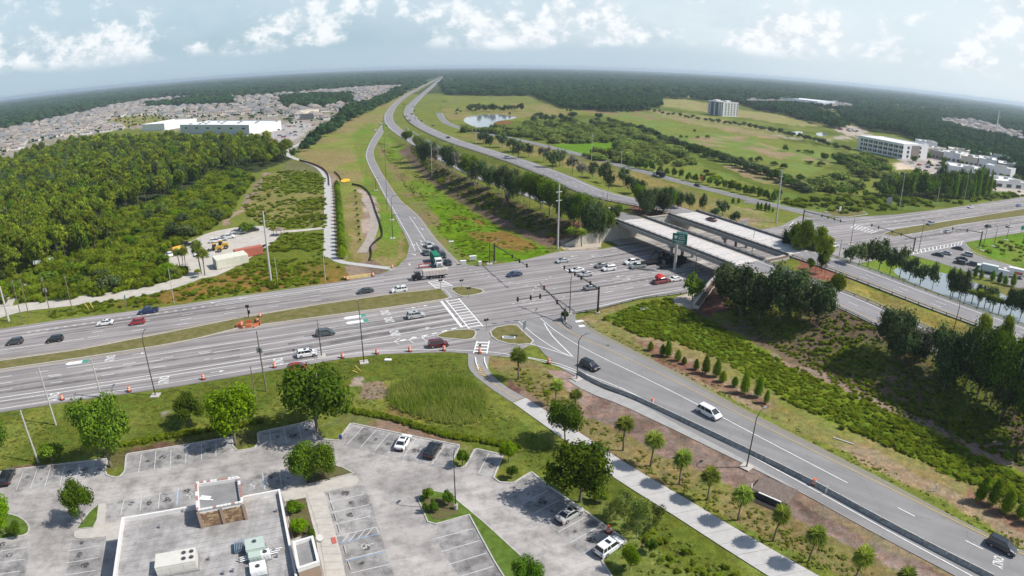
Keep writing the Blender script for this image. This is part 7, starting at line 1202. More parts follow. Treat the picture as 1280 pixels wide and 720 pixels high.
t = truck('tipper_lorry', 'black lorry with a long pale load bed crossing at the off ramp mouth', 539, 348, rW-4); t.scale = (.82,)*3; cab(t, 4.9, flat('truck_black', (.015, .015, .018), .3), hood=1.3); M_PALE = mat('pale_load_bed', (.52, .44, .41), var=.2, scale=1.2)
v = MB(); v.box((-1.6, 0, 2.35), (9.4, 2.45, 1.9), top=(1.02, 1.06)); v.build('load_bed', M_PALE, t); MB().box((-1.6, 0, 3.32), (9.2, 2.2, .1)).build('load', M_GRAVEL, t); [MB().box((-5.8+i*1.2, s*1.27, 2.35), (.12, .08, 1.9)).build('rib', M_WHT, t) for i in range(8) for s in (-1, 1)]; MB().box((-.6, 0, 1.0), (11.4, .9, .35)).build('chassis', M_DARKM, t); MB().box((2.8, 1.05, .85), (1.4, .4, .6)).build('fuel_tank', M_RIM, t); wheels(t, (5.9, .2, -3.3, -4.5), 1.08)
t = truck('box_truck', 'white box lorry with red lettering patches last in the off ramp queue', 1266, 346, 140); cab(t, 3.2, M_WHT, hood=0, h=2.2, L_=1.8); MB().box((-.9, 0, 2.2), (6.2, 2.4, 2.5)).build('box_body', M_WHT, t); MB().box((-1.6, 1.215, 1.9), (3, .03, .9)).build('red_marking', flat('red_print', (.6, .1, .06)), t); MB().box((-.3, 0, .75), (7.4, .9, .3)).build('chassis', M_DARKM, t); wheels(t, (3.1, -2.4), 1.0, .45)
t = truck('box_truck', 'pale green sided box lorry in the off ramp queue before the dark pickup', 1233, 341, 140); cab(t, 3.2, M_WHT, hood=0, h=2.2, L_=1.8); MB().box((-.9, 0, 2.1), (6.0, 2.4, 2.4)).build('box_body', flat('pale_green_wall', (.55, .63, .6)), t); MB().box((-.3, 0, .75), (7.4, .9, .3)).build('chassis', M_DARKM, t); wheels(t, (3.1, -2.4), 1.0, .45)
# flatbed trailers with dark machinery under the bridge
for (px, py, lb, s) in ((812, 331, 'long black flatbed trailer behind the white pickup in the bridge shadow', 1), (838, 335, 'second black flatbed in the bridge shadow nearest the median', .8)):
    t = truck('flatbed_trailer', lb, px, py, rW, 'trailer'); MB().box((0, 0, .95), (10*s, 2.4, .2)).build('platform', M_BLACK, t); [MB().box((-4.5*s+i*1.5*s, 0, 1.1), (.15, 2.4, .12)).build('cross_member', M_DARKM, t) for i in range(7)]; wheels(t, (-2.5*s, -3.7*s, 3.9*s), 1.05, .42)
t = truck('excavator', 'black folded machine on the trailer in the bridge shadow', 829, 325, rW, 'excavator'); MB().box((0, .9, .45), (3.6, .5, .8), top=(.85, 1)).build('track', M_RUB, t); MB().box((0, -.9, .45), (3.6, .5, .8), top=(.85, 1)).build('track', M_RUB, t); MB().box((-.3, 0, 1.5), (2.8, 2.3, 1.2)).build('engine_deck', M_BLACK, t); MB().box((.9, .6, 2.3), (1.2, 1, 1.4), top=(.85, .9)).build('cab', M_GLASS, t); MB().path([(.8, -.3, 1.7), (3.2, -.3, 3.4), (5.3, -.3, 1.4)], [.25, .22, .18], 4).build('boom', M_BLACK, t); MB().box((5.3, -.3, 1.0), (.8, 1, .8), top=(.6, 1)).build('bucket', M_DARKM, t)
t = truck('tow_truck', 'black lorry with raised gear in the bridge shadow beside the sign post', 845, 329, rW); cab(t, 3, M_BLACK); MB().box((-1, 0, 1.5), (5, 2.3, .9)).build('deck', M_BLACK, t); MB().path([(-.5, 0, 1.9), (-3, 0, 3.2)], [.2, .15], 4).build('boom', M_DARKM, t); MB().box((0, 0, .8), (8, .9, .3)).build('chassis', M_DARKM, t); wheels(t, (3.7, -1.6, -2.8), 1.05)
t = truck('tarpaulin_load', 'rounded red tarpaulin load on the pickup under the bridge', 825, 353, rE, 'tarpaulin', 1.1); v = MB(); rr_ = [(-1.6, .2), (-1.4, 1.1), (-.5, 1.5), (.6, 1.35), (1.2, .8), (1.3, .1)]; sec(v, rr_, [(-1, lambda x, z: (x*.9, z*.6)), (-.7, lambda x, z: (x, z)), (.7, lambda x, z: (x, z*1.04)), (1, lambda x, z: (x*.9, z*.6))]); v.build('cover', M_RED, t); MB().box((0, 0, .1), (2.4, 1.8, .16)).build('load_base', M_BLACK, t)
t = truck('dump_truck', 'black tipper with a white cab on the frontage road', 824, 221, hd((820, 219), (880, 235))+180); cab(t, 3.2, M_WHT, hood=1.0); MB().box((-1.2, 0, 2.2), (6, 2.5, 2.0), top=(1.04, 1.05)).build('tipper_body', M_BLACK, t); MB().box((0, 0, .85), (8, .9, .3)).build('chassis', M_DARKM, t); wheels(t, (4.0, -1.9, -3.1), 1.05)
# yard machines and containers
def loader(px, py, ang, lb):
    t = truck('wheel_loader', lb, px, py, ang, 'loader'); Y = flat('machine_yellow', (.55, .34, .06)); MB().box((-.9, 0, 1.5), (2.6, 1.6, 1.2), top=(.95, .85)).build('engine_cover', Y, t); MB().box((.7, 0, 2.3), (1.4, 1.4, 1.5), top=(.85, .9)).build('cab', M_GLASS, t); MB().box((.7, 0, 3.1), (1.5, 1.5, .12)).build('cab_roof', Y, t); wheels(t, (-1.3, 1.5), 1.0, .75)
    for s in (-1, 1): MB().path([(1.2, s*.6, 1.6), (2.7, s*.6, .9)], [.14, .12], 4).build('lift_arm', Y, t)
    MB().box((3.1, 0, .7), (.8, 2.5, 1.0), top=(.5, 1)).build('bucket', M_DARKM, t)
loader(271, 315, 195, 'yellow wheel loader left of its twin in the yard'); loader(279, 311, 195, 'yellow wheel loader nearer the white cars in the yard')
def box_cont(px, py, ang, L_, W_, Hh, m, lb, side=None):
    p = P(px, py); t = thing('storage_container', lb, 'container', (p[0], p[1], .05), R(ang)); MB().box((0, 0, Hh/2+.1), (L_, W_, Hh)).build('body', m, t); n = int(L_/1.0)
    for s in (-1, 1): [MB().box((-L_/2+(i+.5)*L_/n, s*(W_/2+.03), Hh/2+.1), (.35, .06, Hh*.9)).build('side_rib', m, t) for i in range(n)]
    MB().box((-L_/2-.03, 0, Hh/2+.1), (.06, W_*.9, Hh*.9)).build('door', side or m, t)
box_cont(289, 331, 38, 11, 6.0, 3.2, mat('off_white_panel', (.62, .60, .50), var=.08), 'large cream container with a grey end in the yard', flat('grey_end', (.35, .37, .34))); box_cont(311, 320, 38, 10, 2.6, 2.9, flat('orange_red_panel', (.42, .13, .09)), 'orange red container right of the cream one')
t = truck('tanker_trailer', 'yellow and orange round tank on the white pickup trailer at the left of the yard', 222, 317, 235, 'trailer'); MB().tube((-1.7, 0, 1.7), (1.7, 0, 1.7), 1.1, 1.1, 10).build('tank', flat('tank_yellow', (.6, .33, .04)), t); MB().tube((1.7, 0, 1.7), (2.2, 0, 1.7), 1.1, .6, 10).build('tank_end', flat('tank_orange', (.6, .2, .1)), t); MB().box((0, 0, .6), (4.4, 1.8, .2)).build('frame', M_DARKM, t); wheels(t, (-.6, .6), .95, .38)
t = truck('equipment_trailer', 'long low dark trailer at the back of the yard', 238, 307, 22, 'trailer'); MB().box((0, 0, .7), (8, 2.2, .4)).build('platform', M_BLACK, t); MB().box((-2, 0, 1.3), (2.4, 1.8, .9)).build('load', M_RUB, t); MB().box((2, 0, 1.2), (2.2, 1.6, .7)).build('load', M_DARKM, t); wheels(t, (-1, .2), 1.0, .4)
t = truck('yard_crate', 'white rubbish skip by the loaders in the yard', 262, 321, 20, 'skip'); MB().box((0, 0, .8), (3.4, 2, 1.4), top=(1.15, 1.05)).build('skip_body', M_WHT, t); MB().box((0, 0, 1.52), (3.6, 1.9, .05)).build('contents', M_GRAVEL, t)
t = truck('trailer_mixer', 'white machine beside the orange container in the yard', 324, 313, 20, 'mixer'); MB().box((0, 0, .9), (2.6, 1.6, 1)).build('body', M_WHT, t); MB().tube((1.2, 0, 1.2), (2.6, 0, 1.8), .5, .35, 8).build('drum', M_DARKM, t); wheels(t, (-.4,), .85, .35)
t = thing('thatch_shelter', 'small dark shelter on posts at the right end of the yard', 'shelter', P(349, 294)); MB().add([(-2, -2, 2.2), (2, -2, 2.2), (2, 2, 2.2), (-2, 2, 2.2), (0, 0, 3.4)], [(0, 1, 4), (1, 2, 4), (2, 3, 4), (3, 0, 4), (3, 2, 1, 0)]).build('roof', M_WOOD, t); [MB().tube((x, y, 0), (x, y, 2.2), .1, .1, 6).build('post', M_WOOD, t) for x in (-1.6, 1.6) for y in (-1.6, 1.6)]
p = P(56, 333); t = thing('shed', 'grey-green roofed shed half buried in the scrub at the left', 'shed', (p[0], p[1], 0), R(35)); t.scale = (.62, .62, .62); MB().box((0, 0, 1.6), (11, 6, 3.2)).build('wall', M_WHT, t); MB().add([(-6, -3.6, 3.2), (6, -3.6, 3.2), (6, 3.6, 3.2), (-6, 3.6, 3.2), (-6, 0, 4.8), (6, 0, 4.8)], [(0, 1, 5, 4), (2, 3, 4, 5), (0, 4, 3), (1, 2, 5)]).build('roof', flat('shed_roof', (.33, .4, .38)), t)

# ------------------------------------------------------------ poles, lamps, signals, signs
def pole(px, py, ty, label, r=.18, r2=None, m=M_POLE, arms=(), name='utility_pole', base=None, cat='pole', group=None, extra=None, lean=None):
    b = G(px, py) if base is None else base; h = height_to(b, ty); t = thing(name, label, cat, b, 0, group); MB().path([(0, 0, -.3), (0, 0, h)], [r, r2 or r*.6], 10).build('shaft', m, t)
    for (z, L_, ang, rr_) in arms: dx, dy = math.cos(R(ang)), math.sin(R(ang)); a = MB().path([(-dx*L_/2, -dy*L_/2, h+z), (dx*L_/2, dy*L_/2, h+z)], [rr_, rr_], 5).build('crossarm', M_STEEL, t); [MB().tube((dx*L_*k, dy*L_*k, h+z), (dx*L_*k, dy*L_*k, h+z+.3), .07, .05, 6).build('insulator', M_STEEL, a) for k in (-.48, 0, .48)]
    if extra: extra(t, h)
    return t, h
for a in [(339, 353, 264, 'tall pale pole standing in the scrub between the yard and the arterial'), (697, 311, 229, 'tall concrete pole at the foot of the north freeway slope'), (970, 278, 212, 'tall concrete pole beyond the far bridge'), (11, 401, 358, 'tall pale pole at the left edge by the gravel track')]:
    pole(a[0], a[1], a[2], a[3], .38, .2, M_POLE, [(-3, 2.4, 30, .08), (-6, 2.4, 30, .08)])
for a in [(70, 531, 460, 'concrete pole on the lawn second from the left edge'), (48, 578, 513, 'concrete pole nearest the left edge by the black car'), (127, 497, 449, 'pole rising behind the big round tree at the left')]: pole(a[0], a[1], a[2], a[3], .19, .12, M_POLE, [(-.5, 1.6, 115, .05), (-3, 1.2, 115, .05)])
def trafo(t, h):
    for s in (-1, 1): MB().tube((s*.4, 0, h-4.6), (s*.4, 0, h-3.6), .26, .26, 8).build('transformer', M_STEEL, t)
pole(333, 489, 414, 'dark wooden pole with transformers beside the short pole', .18, .12, M_WOOD, [(-.6, 2, 115, .06)], extra=trafo); pole(320, 498, 458, 'short dark pole left of the transformer pole', .15, .1, M_WOOD)
for a in [(37, 397, 349, 'thin pole second from the left along the gravel track'), (63, 392, 346, 'pole with transformers along the gravel track', trafo), (91, 390, 345, 'rightmost guyed pole along the gravel track'), (29, 405, 350, 'slender pole in front of the gravel track junction')]: pole(a[0], a[1], a[2], a[3], .14, .1, M_WOOD, [(-.5, 1.8, 115, .05)], extra=a[4] if len(a) > 4 else None)
for a in [(218, 379, 335, 'thin pole at the arterial edge below the yard palms'), (347, 352, 322, 'thin pole beside the tall pale pole'), (407, 352, 315, 'thin pole where the left trail ends')]: pole(a[0], a[1], a[2], a[3], .1, .07, M_POLE)
for i, (px, py, ty, lb) in enumerate([(1124, 262, 214, 'tall pole beside the field left of the tree mass'), (1171, 256, 234, 'short pole in front of the tree mass'), (1205, 252, 218, 'pole in front of the narrow light green trees'), (753, 262, 235, 'slim pole by the freeway left of the bridges'), (739, 208, 168, 'tall thin pole beyond the frontage road'), (776, 218, 188, 'faint pole behind the street trees'), (540, 222, 178, 'tall slim pole at the foot of the slope beside the white barrier'), (595, 188, 158, 'thin pole between freeway and frontage road')]): pole(px, py, ty, lb, .2 if i < 7 else .12, .12, M_POLE, [(-1, 2.2, 20, .06)])
for k in range(9): x = 447+k*8.5; pole(484-k*.5+0*x, 262-k*11.5, 240-k*12.5, 'slim dark pole in the row along the left side of the off ramp', .09, .06, M_DARKM, name='slim_pole', group='slim poles along the off ramp')
def lamp(px, py, ty, ang, label, arm=2.2, m=M_DARKM, base=None, r=.13, slab=True, grp='street lamps'):
    b = G(px, py) if base is None else base; h = height_to(b, ty); t = thing('street_lamp', label, 'street lamp', b, R(ang), grp); MB().path([(0, 0, 0), (0, 0, h*.9), (arm*.35, 0, h*.98), (arm, 0, h)], [r, r*.6, r*.5, r*.4], 8).build('shaft', m, t); MB().box((arm+.3, 0, h), (.9, .35, .14)).build('lamp_head', M_STEEL, t)
    if slab: MB().box((0, 0, .08), (1.9, 1.9, .2)).build('footing', M_CONC, t)
for a in [(194.5, 494.5, 417, 100, 'street lamp with a broad pale footing on the lawn at the left'), (455, 453, 380, 110, 'street lamp in front of the white lane markings'), (402, 445, 405, 110, 'lamp post left of the one by the lane markings'), (721, 474, 420, 35, 'street lamp with an arm at the top of the on ramp'), (933, 584, 516, 40, 'street lamp standing in the bare brown verge'), (490, 275, 245, 10, 'street lamp at the bend of the off ramp'), (491, 298, 268, 10, 'street lamp left of the off ramp queue'), (1282, 745, 655, 200, 'dark lamp post cut by the bottom right corner'),
          (470, 238, 222, 10, 'street lamp beside the upper off ramp'), (712, 392, 343, 70, 'slim lamp post rising beside the round bush at the signal'), (1047, 331, 301, 60, 'lamp post between the bridge trees and the roadside row'), (1063, 306, 272, 60, 'curved lamp post in front of the right junction'), (1148, 315, 276, 60, 'lamp post left of the off ramp crosswalk'), (612, 330, 300, 0, 'thin post beside the far signal pole'), (1228, 313, 283, 100, 'lamp post right of the off ramp signal'), (1242, 308, 282, 100, 'second lamp post right of the off ramp signal'), (1258, 300, 275, 100, 'third lamp post right of the off ramp signal')]: lamp(*a)
lamp(570, 637, 563, 60, 'slim car park lamp on the central island', arm=.6, r=.1, slab=False); b = P(570, 637); tag(MB().tube((0, 0, 0), (0, 0, .9), .32, .32, 12).build('lamp_base', M_CONC, None, (b[0]+.0, b[1], .15)), 'round concrete base of the slim car park lamp', 'lamp base')
pb = G(1190, 412); lamp(1190, 420, 378, 60, 'lamp post in the grass strip between the carriageways at the right'); lamp(757, 285, 240, 60, 'slim post at the end of the wing wall', arm=1.0, slab=False); lamp(868, 349, 318, 60, 'slim post right of the green sign', arm=.4, slab=False); lamp(939, 322, 290, 60, 'slim post between the two bridges', arm=.4, slab=False)
def mast(base, ty, arms, label):
    """signal pole with arms; arm: photo point of its tip and height above ground"""
    b = G(*base); h = height_to(b, ty); t = thing('traffic_signal', label, 'traffic signal', b, 0, 'mast arm traffic signals'); MB().path([(0, 0, 0), (0, 0, h)], [.32, .24], 10).build('pole', M_DARKM, t); MB().box((0, 0, .1), (1.1, 1.1, .3)).build('footing', M_CONC, t)
    for (tx, ty2, z, heads, face) in arms:
        e = P(tx, ty2, z); e = Vector((e[0]-b[0], e[1]-b[1], z)); s = Vector((0, 0, h-.7)); am = MB().path([s, (s+e)/2+Vector((0, 0, .25)), e], [.17, .13, .08], 8).build('mast_arm', M_DARKM, t)
        for k in heads:
            p = s+(e-s)*k+Vector((0, 0, .12)); sg = MB().box((p.x, p.y, p.z), (.34, .4, 1.15), rz=R(face)).build('signal_head', M_BLACK, am); fx, fy = math.cos(R(face))*.2, math.sin(R(face))*.2
            for q, (zz, cm) in enumerate(((.36, flat('lens_red', (.25, .01, .01))), (0, flat('lens_amber', (.2, .1, .01))), (-.36, flat('lens_green', (.01, .15, .08))))): MB().tube((p.x+fx*.8, p.y+fy*.8, p.z+zz), (p.x+fx*1.2, p.y+fy*1.2, p.z+zz), .13, .13, 8).build('lens', cm, sg)
mast((747, 391), 358, [(645, 375, 6.6, (.72, .83, .98), 203), (699, 331, 6.6, (.2, .42, .58, .72, .86), 23)], 'tall dark signal pole with two long arms on the near side of the left junction')
mast((706, 402), 386, [(674, 353.5, 6.6, (.3, .8), 290)], 'signal whose long arm reaches across the top of the on ramp'); mast((618, 328), 304, [(661, 334, 6.6, (.55, .75, .95), 200)], 'signal pole on the far side at the end of the marsh')
mast((1003, 281), 262, [(1056, 278, 6.8, (.45, .6, .75, .9), -60)], 'signal pole beyond the bridges at the frontage road mouth'); mast((1141, 315), 297, [(1087, 281, 6.8, (.3, .5, .8, .95), 120)], 'signal pole at the front of the right junction'); mast((1224, 309), 289, [(1190, 286, 6.8, (.5, .98), 203)], 'signal pole with a green street sign right of the off ramp crosswalk')
for px, py, lb in [(577, 362, 'pedestrian signal post on the median nose'), (578+8, 372, 'pedestrian signal post at the near crosswalk'), (551, 362, 'pedestrian signal post on the long median'), (608, 413, 'pedestrian signal post on the right refuge island')]:
    b = P(px, py); t = thing('pedestrian_signal', lb, 'pedestrian signal', b, R(30)); MB().tube((0, 0, 0), (0, 0, 3), .08, .06, 6).build('post', M_STEEL, t); [MB().box((s*.35, 0, 2.8), (.4, .35, .5)).build('signal_head', M_BLACK, t) for s in (-1, 1)]
# green guide sign in front of the near bridge
b = Vector(P(816.5+24+0, 338)); b = Vector(P(843, 338)); t = thing('guide_sign', 'green highway sign on a thick pale post in front of the near bridge', 'sign', b, R(-23)); hs_ = height_to(b, 290); MB().path([(0, 0, 0), (0, 0, hs_-.4)], [.5, .42], 12).build('post', M_POLE, t)
sgn = MB().box((.9, -.55, hs_-2.0), (4.6, .15, 3.4)).build('panel', M_GREENS, t); MB().box((.9, -.54, hs_-2.0), (4.75, .12, 3.55)).build('panel_border', M_WHITE, t); MB().box((1.4, -.55, hs_+.05), (3.4, .15, .6)).build('exit_tab', flat('tab_pale_green', (.25, .5, .42)), t); MB().box((0, -.3, hs_-2), (.3, .3, 3)).build('bracket', M_STEEL, t)
v = MB(); v.add([(-.9, -.64, hs_-1.0), (.1, -.64, hs_-1.0), (.15, -.64, hs_-1.6), (-.4, -.64, hs_-2.2), (-.95, -.64, hs_-1.6)], [(4, 3, 2, 1, 0)]); v.build('route_shield', M_WHITE, sgn)
for k, (x0, x1, z) in enumerate(((.5, 2.1, -.9), (.4, 2.4, -1.5), (.5, 2.5, -2.0), (-.9, 2.5, -2.7), (-.3, 2.0, -3.25))):
    v = MB(); x = x0
    while x < x1: w = random.uniform(.1, .2); v.box((x+w/2, -.635, hs_+z), (w, .02, random.uniform(.22, .34))); x += w+random.uniform(.05, .12)
    v.build('lettering', M_WHITE, sgn)
def sign(px, py, ty, w, h, ang, m, lb, name='road_sign', pm=M_STEEL):
    b = G(px, py); H_ = height_to(b, ty); t = thing(name, lb, 'sign', b, R(ang)); [MB().tube((s*w*.3, 0, 0), (s*w*.3, 0, H_), .06, .06, 6).build('post', pm, t) for s in ((-1, 1) if w > 1.5 else (0,))]; MB().box((0, -.1, H_-h/2), (w, .05, h)).build('panel', m, t); MB().box((0, -.06, H_-h/2), (w+.1, .03, h+.1)).build('panel_edge', M_WHITE, t)
sign(158, 384, 369, 1.8, 1.6, 115, M_GREENS, 'green sign on the verge left of the blue pickup'); sign(928, 289, 275, 4.0, 2.6, 30, M_STEEL, 'dark framed back of a sign beyond the far bridge'); sign(1110, 262, 247, 4, 3, 20, flat('sign_back_grey', (.12, .14, .17)), 'grey backed sign in the scrub beyond the right junction')
sign(876, 229, 221, 1.6, 1.6, -10, M_ORANGE, 'small orange diamond warning sign among the street trees'); sign(1276, 295, 282, 3.4, 2, 20, M_GREENS, 'green sign at the right edge beside the arterial'); sign(655, 421, 401, 1.4, 1.9, 60, flat('sign_back_grey', (.12, .14, .17)), 'grey backed sign on the right refuge island'); sign(600, 458-20, 430, .5, .5, 23, M_DARKM, 'small dark sign by the slip lane crosswalk')
sign(518, 349, 338, .9, .9, 120, M_ORANGE, 'small orange board on the corner of the left lawn'); sign(1049, 277-7, 258, 1.4, 2.2, 20, M_WORN, 'pale sign on the small verge island by the frontage road')
for px, py, lb in [(1168.5, 614, 'white looped frame standing on the verge above the on ramp'), (1032, 613+4, 'white delineator leaning on the concrete barriers')]: b = P(px, py); t = thing('delineator', lb, 'delineator', b); MB().path([(-.15, 0, 0), (-.15, 0, 1.5), (.15, 0, 1.5), (.15, 0, 0)], [.05]*4, 5).build('frame', M_WHT, t); MB().box((0, 0, .75), (.2, .04, .5)).build('reflector', M_WORN, t)
# drums and cones
DR = [('drum', MB().tube((0, 0, .08), (0, 0, 1.0), .3, .24, 12).mesh('drum', M_ORANGE), [('stripe', MB().tube((0, 0, .75), (0, 0, .9), .275, .265, 12).mesh('stripe', M_WHITE), []), ('stripe', MB().tube((0, 0, .4), (0, 0, .55), .295, .285, 12).mesh('stripe', M_WHITE), [])]), ('base', MB().tube((0, 0, 0), (0, 0, .09), .48, .44, 10).mesh('base', M_RUB), [])]
for px, py, lb in [(78, 499.5, 'traffic drum nearest the left edge on the arterial shoulder'), (161.5, 489, 'second traffic drum from the left on the shoulder'), (254, 474, 'traffic drum right of the white arrow lane'), (343, 459, 'traffic drum beside the transformer pole'), (428, 447, 'traffic drum right of the tree hiding a red car'), (471, 442, 'traffic drum left of two evenly spaced ones'), (512, 439, 'traffic drum left of the maroon car'), (555, 438, 'traffic drum in front of the maroon car'), (599.5, 441, 'traffic drum on the slip lane crosswalk'), (686, 454, 'orange drum by the trail head palm on the slip road'),
                   (815, 504.5, 'drum between the barriers and the on ramp'), (1017, 606, 'drum behind the barriers near the white delineator'), (434, 350, 'cone left end of the yellow barrier'), (466, 345, 'cone right end of the yellow barrier'), (490, 335, 'cone at the end of the trail by the corner lawn'), (760, 665, 'orange cone behind the white parked car')]: spawn(DR, 'traffic_drum', lb, 'traffic drum', P(px, py, .05), 0, 'orange traffic drums', 1.15)
# works in the median, silt fences, barriers
b = P(311, 407); t = thing('median_works', 'orange safety netting round a pit with a dark drill on the median', 'netting', b, R(20)); [MB().box((math.cos(k*.785)*3, math.sin(k*.785)*1.6, .5), (2.1 if k % 2 else 1.7, .06, .8), rz=k*.785+1.57).build('net_panel', mat('faded_netting', (.50, .14, .06), var=.4, scale=4), t) for k in range(8)]; MB().box((0, 0, .25), (2.2, 1.2, .4), top=(.7, .6)).build('netting_heap', MATS['faded_netting'], t)
b = P(311, 397); t = thing('post_driver', 'dark upright drill standing behind the orange netting', 'drill', b); MB().path([(0, 0, 0), (0, 0, 3.6)], [.14, .1], 6).build('shaft', M_DARKM, t); MB().box((0, 0, 3.2), (.9, .4, .7)).build('head', M_DARKM, t); MB().box((.3, 0, 1.6), (.4, .4, .9)).build('motor', M_RUB, t)
for px, py in [(302, 407), (325, 396), (322, 403)]: spawn(DR, 'traffic_drum', 'orange drum on the grass beside the median netting', 'traffic drum', P(px, py, .1), 0, 'orange drums by the median netting', 1.1)
def silt(name, pts, h, m, lb, step=2.5):
    s = Strip([(a, b, 0) for a, b in pts], w=.05, step=1.5); p0 = s.at(0, .5); t = thing(name, lb, 'fence', tuple(p0)); V = []; n = len(s.C)
    for p in s.C: V += [tuple(p-p0), (p[0]-p0[0], p[1]-p0[1], p[2]-p0[2]+h)]
    MB().add(V, [(2*i, 2*i+2, 2*i+3, 2*i+1) for i in range(n-1)]).build('fabric', m, t); v = MB(); q = 0
    while q < s.len: p = s.at(q, .5)-p0; v.box((p[0], p[1], h/2+.1), (.08, .08, h+.25)); q += step
    v.build('stakes', M_WOOD, t)['kind'] = 'stuff'
silt('silt_fence', [(440, 231), (452, 234), (462, 243), (470, 265), (477, 285), (478, 296), (471, 302), (464, 309), (465, 318), (463, 326)], 1.0, M_BLACK, 'black silt fence winding along the dirt track'); silt('silt_fence', [(418, 215), (424, 221), (427, 226)], .9, M_BLACK, 'short black silt fence above the yellow sheet'); silt('orange_fence', [(374, 201), (388, 205), (402, 211), (410, 219), (412, 232)], 1.3, flat('brown_red_mesh', (.30, .07, .04)), 'rust red mesh fence along the bend of the left trail')
o = sheet('tarpaulin', [(426, 225), (432, 223), (438, 224), (437, 226.5), (430, 228), (426, 227)], flat('yellow_sheet', (.75, .45, .02)), .35); tag(o, 'bright yellow sheet on the grass near the top of the left trail', 'tarpaulin')
b = P(449, 347); t = thing('water_barrier', 'long pale yellow barrier on the edge of the arterial at the trail mouth', 'barrier', b, R(23)); [MB().box((i*1.9-3.8, 0, .45), (1.8, .5, .9), top=(.97, .5)).build('segment', flat('pale_yellow_plastic', (.62, .48, .2)), t) for i in range(5)]
b = P(531, 335); t = thing('barricade', 'red and white striped barricade left of the green lorry', 'barricade', b, R(23)); [MB().box((0, 0, .4+k*.5), (4.2, .08, .3)).build('board', M_WHITE if k % 2 else flat('board_red', (.5, .1, .1)), t) for k in range(3)]; [MB().box((s*1.8, 0, .75), (.1, .5, 1.5)).build('leg', M_STEEL, t) for s in (-1, 1)]
for px, py, w, lb in [(579, 332, 1.8, 'white box cabinet at the corner of the marsh'), (591, 326, 2.2, 'white message board trailer at the corner of the marsh'), (600, 333, .9, 'small white cabinet right of the box cabinet')]: b = P(px, py-1); t = thing('signal_cabinet', lb, 'cabinet', (b[0], b[1], 0), R(15)); MB().box((0, 0, .7), (w, .8, 1.3)).build('casing', M_WHT, t); MB().box((0, -.42, .7), (w*.8, .04, 1.0)).build('door', M_WORN, t); MB().box((0, 0, 1.4), (w+.15, .95, .1)).build('lid', M_WHT, t)
for px, py, w, l, ang, lb in [(485, 457-7, 1.5, .9, 0, 'white slab on the lawn right of the street lamp'), (564, 303-1, 1.8, 1.0, 0, 'white slab on the grass beside the marsh'), (724, 402, 2.2, .9, 20, 'white slab near the round bush'), (727, 408, 1.6, 1.0, 20, 'second white slab near the round bush'), (634, 421, 0.1, .1, 0, '')][:-1]: o = MB().box((0, 0, .08), (w, l, .18)).build('concrete_slab', M_WHT, None, P(px, py), rz=R(ang)); tag(o, lb, 'slab')
b = P(636, 423); t = thing('kerb_inlet', 'white rimmed drain inlet on the right refuge island', 'drain', (b[0], b[1], .12)); [MB().box((x, y, .12), s).build('rim', M_WHT, t) for x, y, s in ((0, .5, (3, .25, .25)), (0, -.5, (3, .25, .25)), (1.4, 0, (.25, .75, .25)), (-1.4, 0, (.25, .75, .25)))]; MB().box((0, 0, .04), (2.5, .7, .06)).build('grate', M_BLACK, t)
b = P(807, 386); t = thing('drain_grate', 'dark grated inlet in the grass by the signal pole guard rail', 'drain', (b[0], b[1], 0), R(10)); MB().box((0, 0, .08), (3.2, 1.2, .18)).build('rim', M_KERB, t); [MB().box((-1+i, 0, .18), (.7, .7, .04)).build('grate', M_BLACK, t) for i in range(3)]
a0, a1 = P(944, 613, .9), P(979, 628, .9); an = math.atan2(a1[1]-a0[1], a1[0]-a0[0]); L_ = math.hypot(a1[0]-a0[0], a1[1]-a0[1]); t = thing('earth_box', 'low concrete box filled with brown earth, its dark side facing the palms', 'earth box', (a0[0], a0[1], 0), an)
MB().box((L_/2, 2.4, .4), (L_+1.6, 5.0, .9), top=(.97, .9)).build('earth_fill', mat('packed_earth', (.16, .12, .10), var=.3, scale=2, bump=.4), t); MB().box((L_/2, -.18, .4), (L_+.9, .22, 1.0)).build('side', mat('shade_dark_wall', (.06, .055, .05), var=.3), t); MB().box((L_/2+.2, -.18, .96), (L_*.8, .24, .1)).build('cap', M_WHT, t); MB().box((-.9, .8, .35), (.2, 1.9, .8), rz=.4).build('side', M_KERB, t); MB().box((L_/2, -1.0, .015), (L_+.6, 1.4, .03)).build('shade_strip', flat('shade_dark_earth', (.03, .025, .022)), t)  # side wall and strip at its foot coloured dark to stand for deep shadow
for (x0, y0, x1, y1, m, lb) in [(111, 376, 117, 386, M_YEL, 'left yellow guy guard on the verge'), (105, 378, 112, 388, M_YEL, 'right yellow guy guard on the verge'), (441, 462, 447, 466, M_YEL, 'left yellow guy guard on the lawn by the tall light tree'), (444, 456, 451, 464, M_YEL, 'right yellow guy guard on the lawn by the tall light tree')]: a, c = P(x0, y0, 2.2 if y1 > y0 else 0), P(x1, y1, 0); o = MB().tube((0, 0, 0), (a[0]-c[0], a[1]-c[1], 2.0), .1, .1, 6).build('guy_guard', m, None, c); tag(o, lb, 'guy guard')
o = MB().tube((0, 0, .1), (3.0, -2.6, .1), .1, .1, 6).build('pipe', M_WHT, None, P(1041, 547)); tag(o, 'white pipe lying on the verge above the on ramp', 'pipe')
b = P(804, 684); o = MB().path([(0, 0, .2), (1.1, .8, .5)], [.22, .18], 8).build('cut_log', flat('cut_wood', (.55, .4, .28)), None, b); tag(o, 'cut log with a pale end in the ditch debris', 'log')
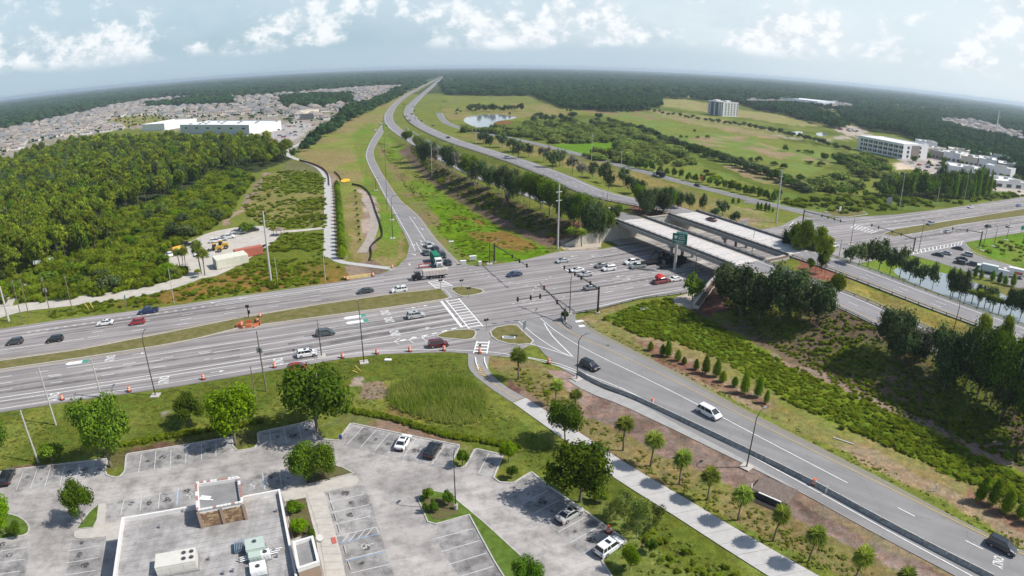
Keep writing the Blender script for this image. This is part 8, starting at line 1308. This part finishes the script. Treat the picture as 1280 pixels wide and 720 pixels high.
# wires
def wire(a, b, sag, lb, n=10, r=.03):
    t = MB(); pts = []
    for i in range(n+1): k = i/n; p = Vector(a)*(1-k)+Vector(b)*k; p.z -= sag*4*k*(1-k); pts.append(p-Vector(a))
    t.path(pts, [r]*(n+1), 3); o = t.build('overhead_wire', M_DARKM, None, a); tag(o, lb, 'wire', 'overhead wires')
def top(px, py, ty): g = G(px, py); return Vector((g.x, g.y, g.z+height_to(g, ty)))
A_, B_, C_ = top(1124, 262, 216), top(1205, 252, 220), top(970, 278, 214)
for dz in (0, -3, -6): wire(A_+Vector((0, 0, dz)), B_+Vector((0, 0, dz)), 1.5, 'overhead wire strung between the poles beyond the right junction'); wire(C_+Vector((0, 0, dz)), A_+Vector((0, 0, dz)), 1.8, 'overhead wire strung between the tall pole and the field pole')
A_ = top(697, 311, 232)
for dz in (-3, -6): wire(A_+Vector((0, 0, dz)), A_+Vector((-75, 12, dz-2)), 1.2, 'overhead wire running left from the concrete pole over the marsh')
# ------------------------------------------------------------ the air
hz = MB().box((0, 14000, -35.5), (96000, 70000, 215)).mesh('haze', []); hm_ = bpy.data.materials.new('haze_air'); hm_.use_nodes = True; nt = hm_.node_tree; nt.nodes.clear(); o_ = nt.nodes.new('ShaderNodeOutputMaterial'); pv = nt.nodes.new('ShaderNodeVolumePrincipled'); pv.inputs['Color'].default_value = (.74, .88, 1, 1); pv.inputs['Density'].default_value = 1.1e-4; pv.inputs['Anisotropy'].default_value = .2; nt.links.new(pv.outputs[0], o_.inputs['Volume'])
hz.materials.append(hm_); hzo = link('haze', hz); hzo['kind'] = 'stuff'; hzo['label'] = 'thin pale air between the camera and the horizon'; hzo['category'] = 'haze'
SC.cycles.volume_bounces = 0; SC.cycles.max_bounces = 5; SC.cycles.diffuse_bounces = 2; SC.cycles.glossy_bounces = 2; SC.cycles.transmission_bounces = 3; SC.cycles.transparent_max_bounces = 6; SC.cycles.caustics_reflective = False; SC.cycles.caustics_refractive = False
SC.cycles.use_adaptive_sampling = True; SC.cycles.adaptive_threshold = .02; SC.cycles.use_denoising = True
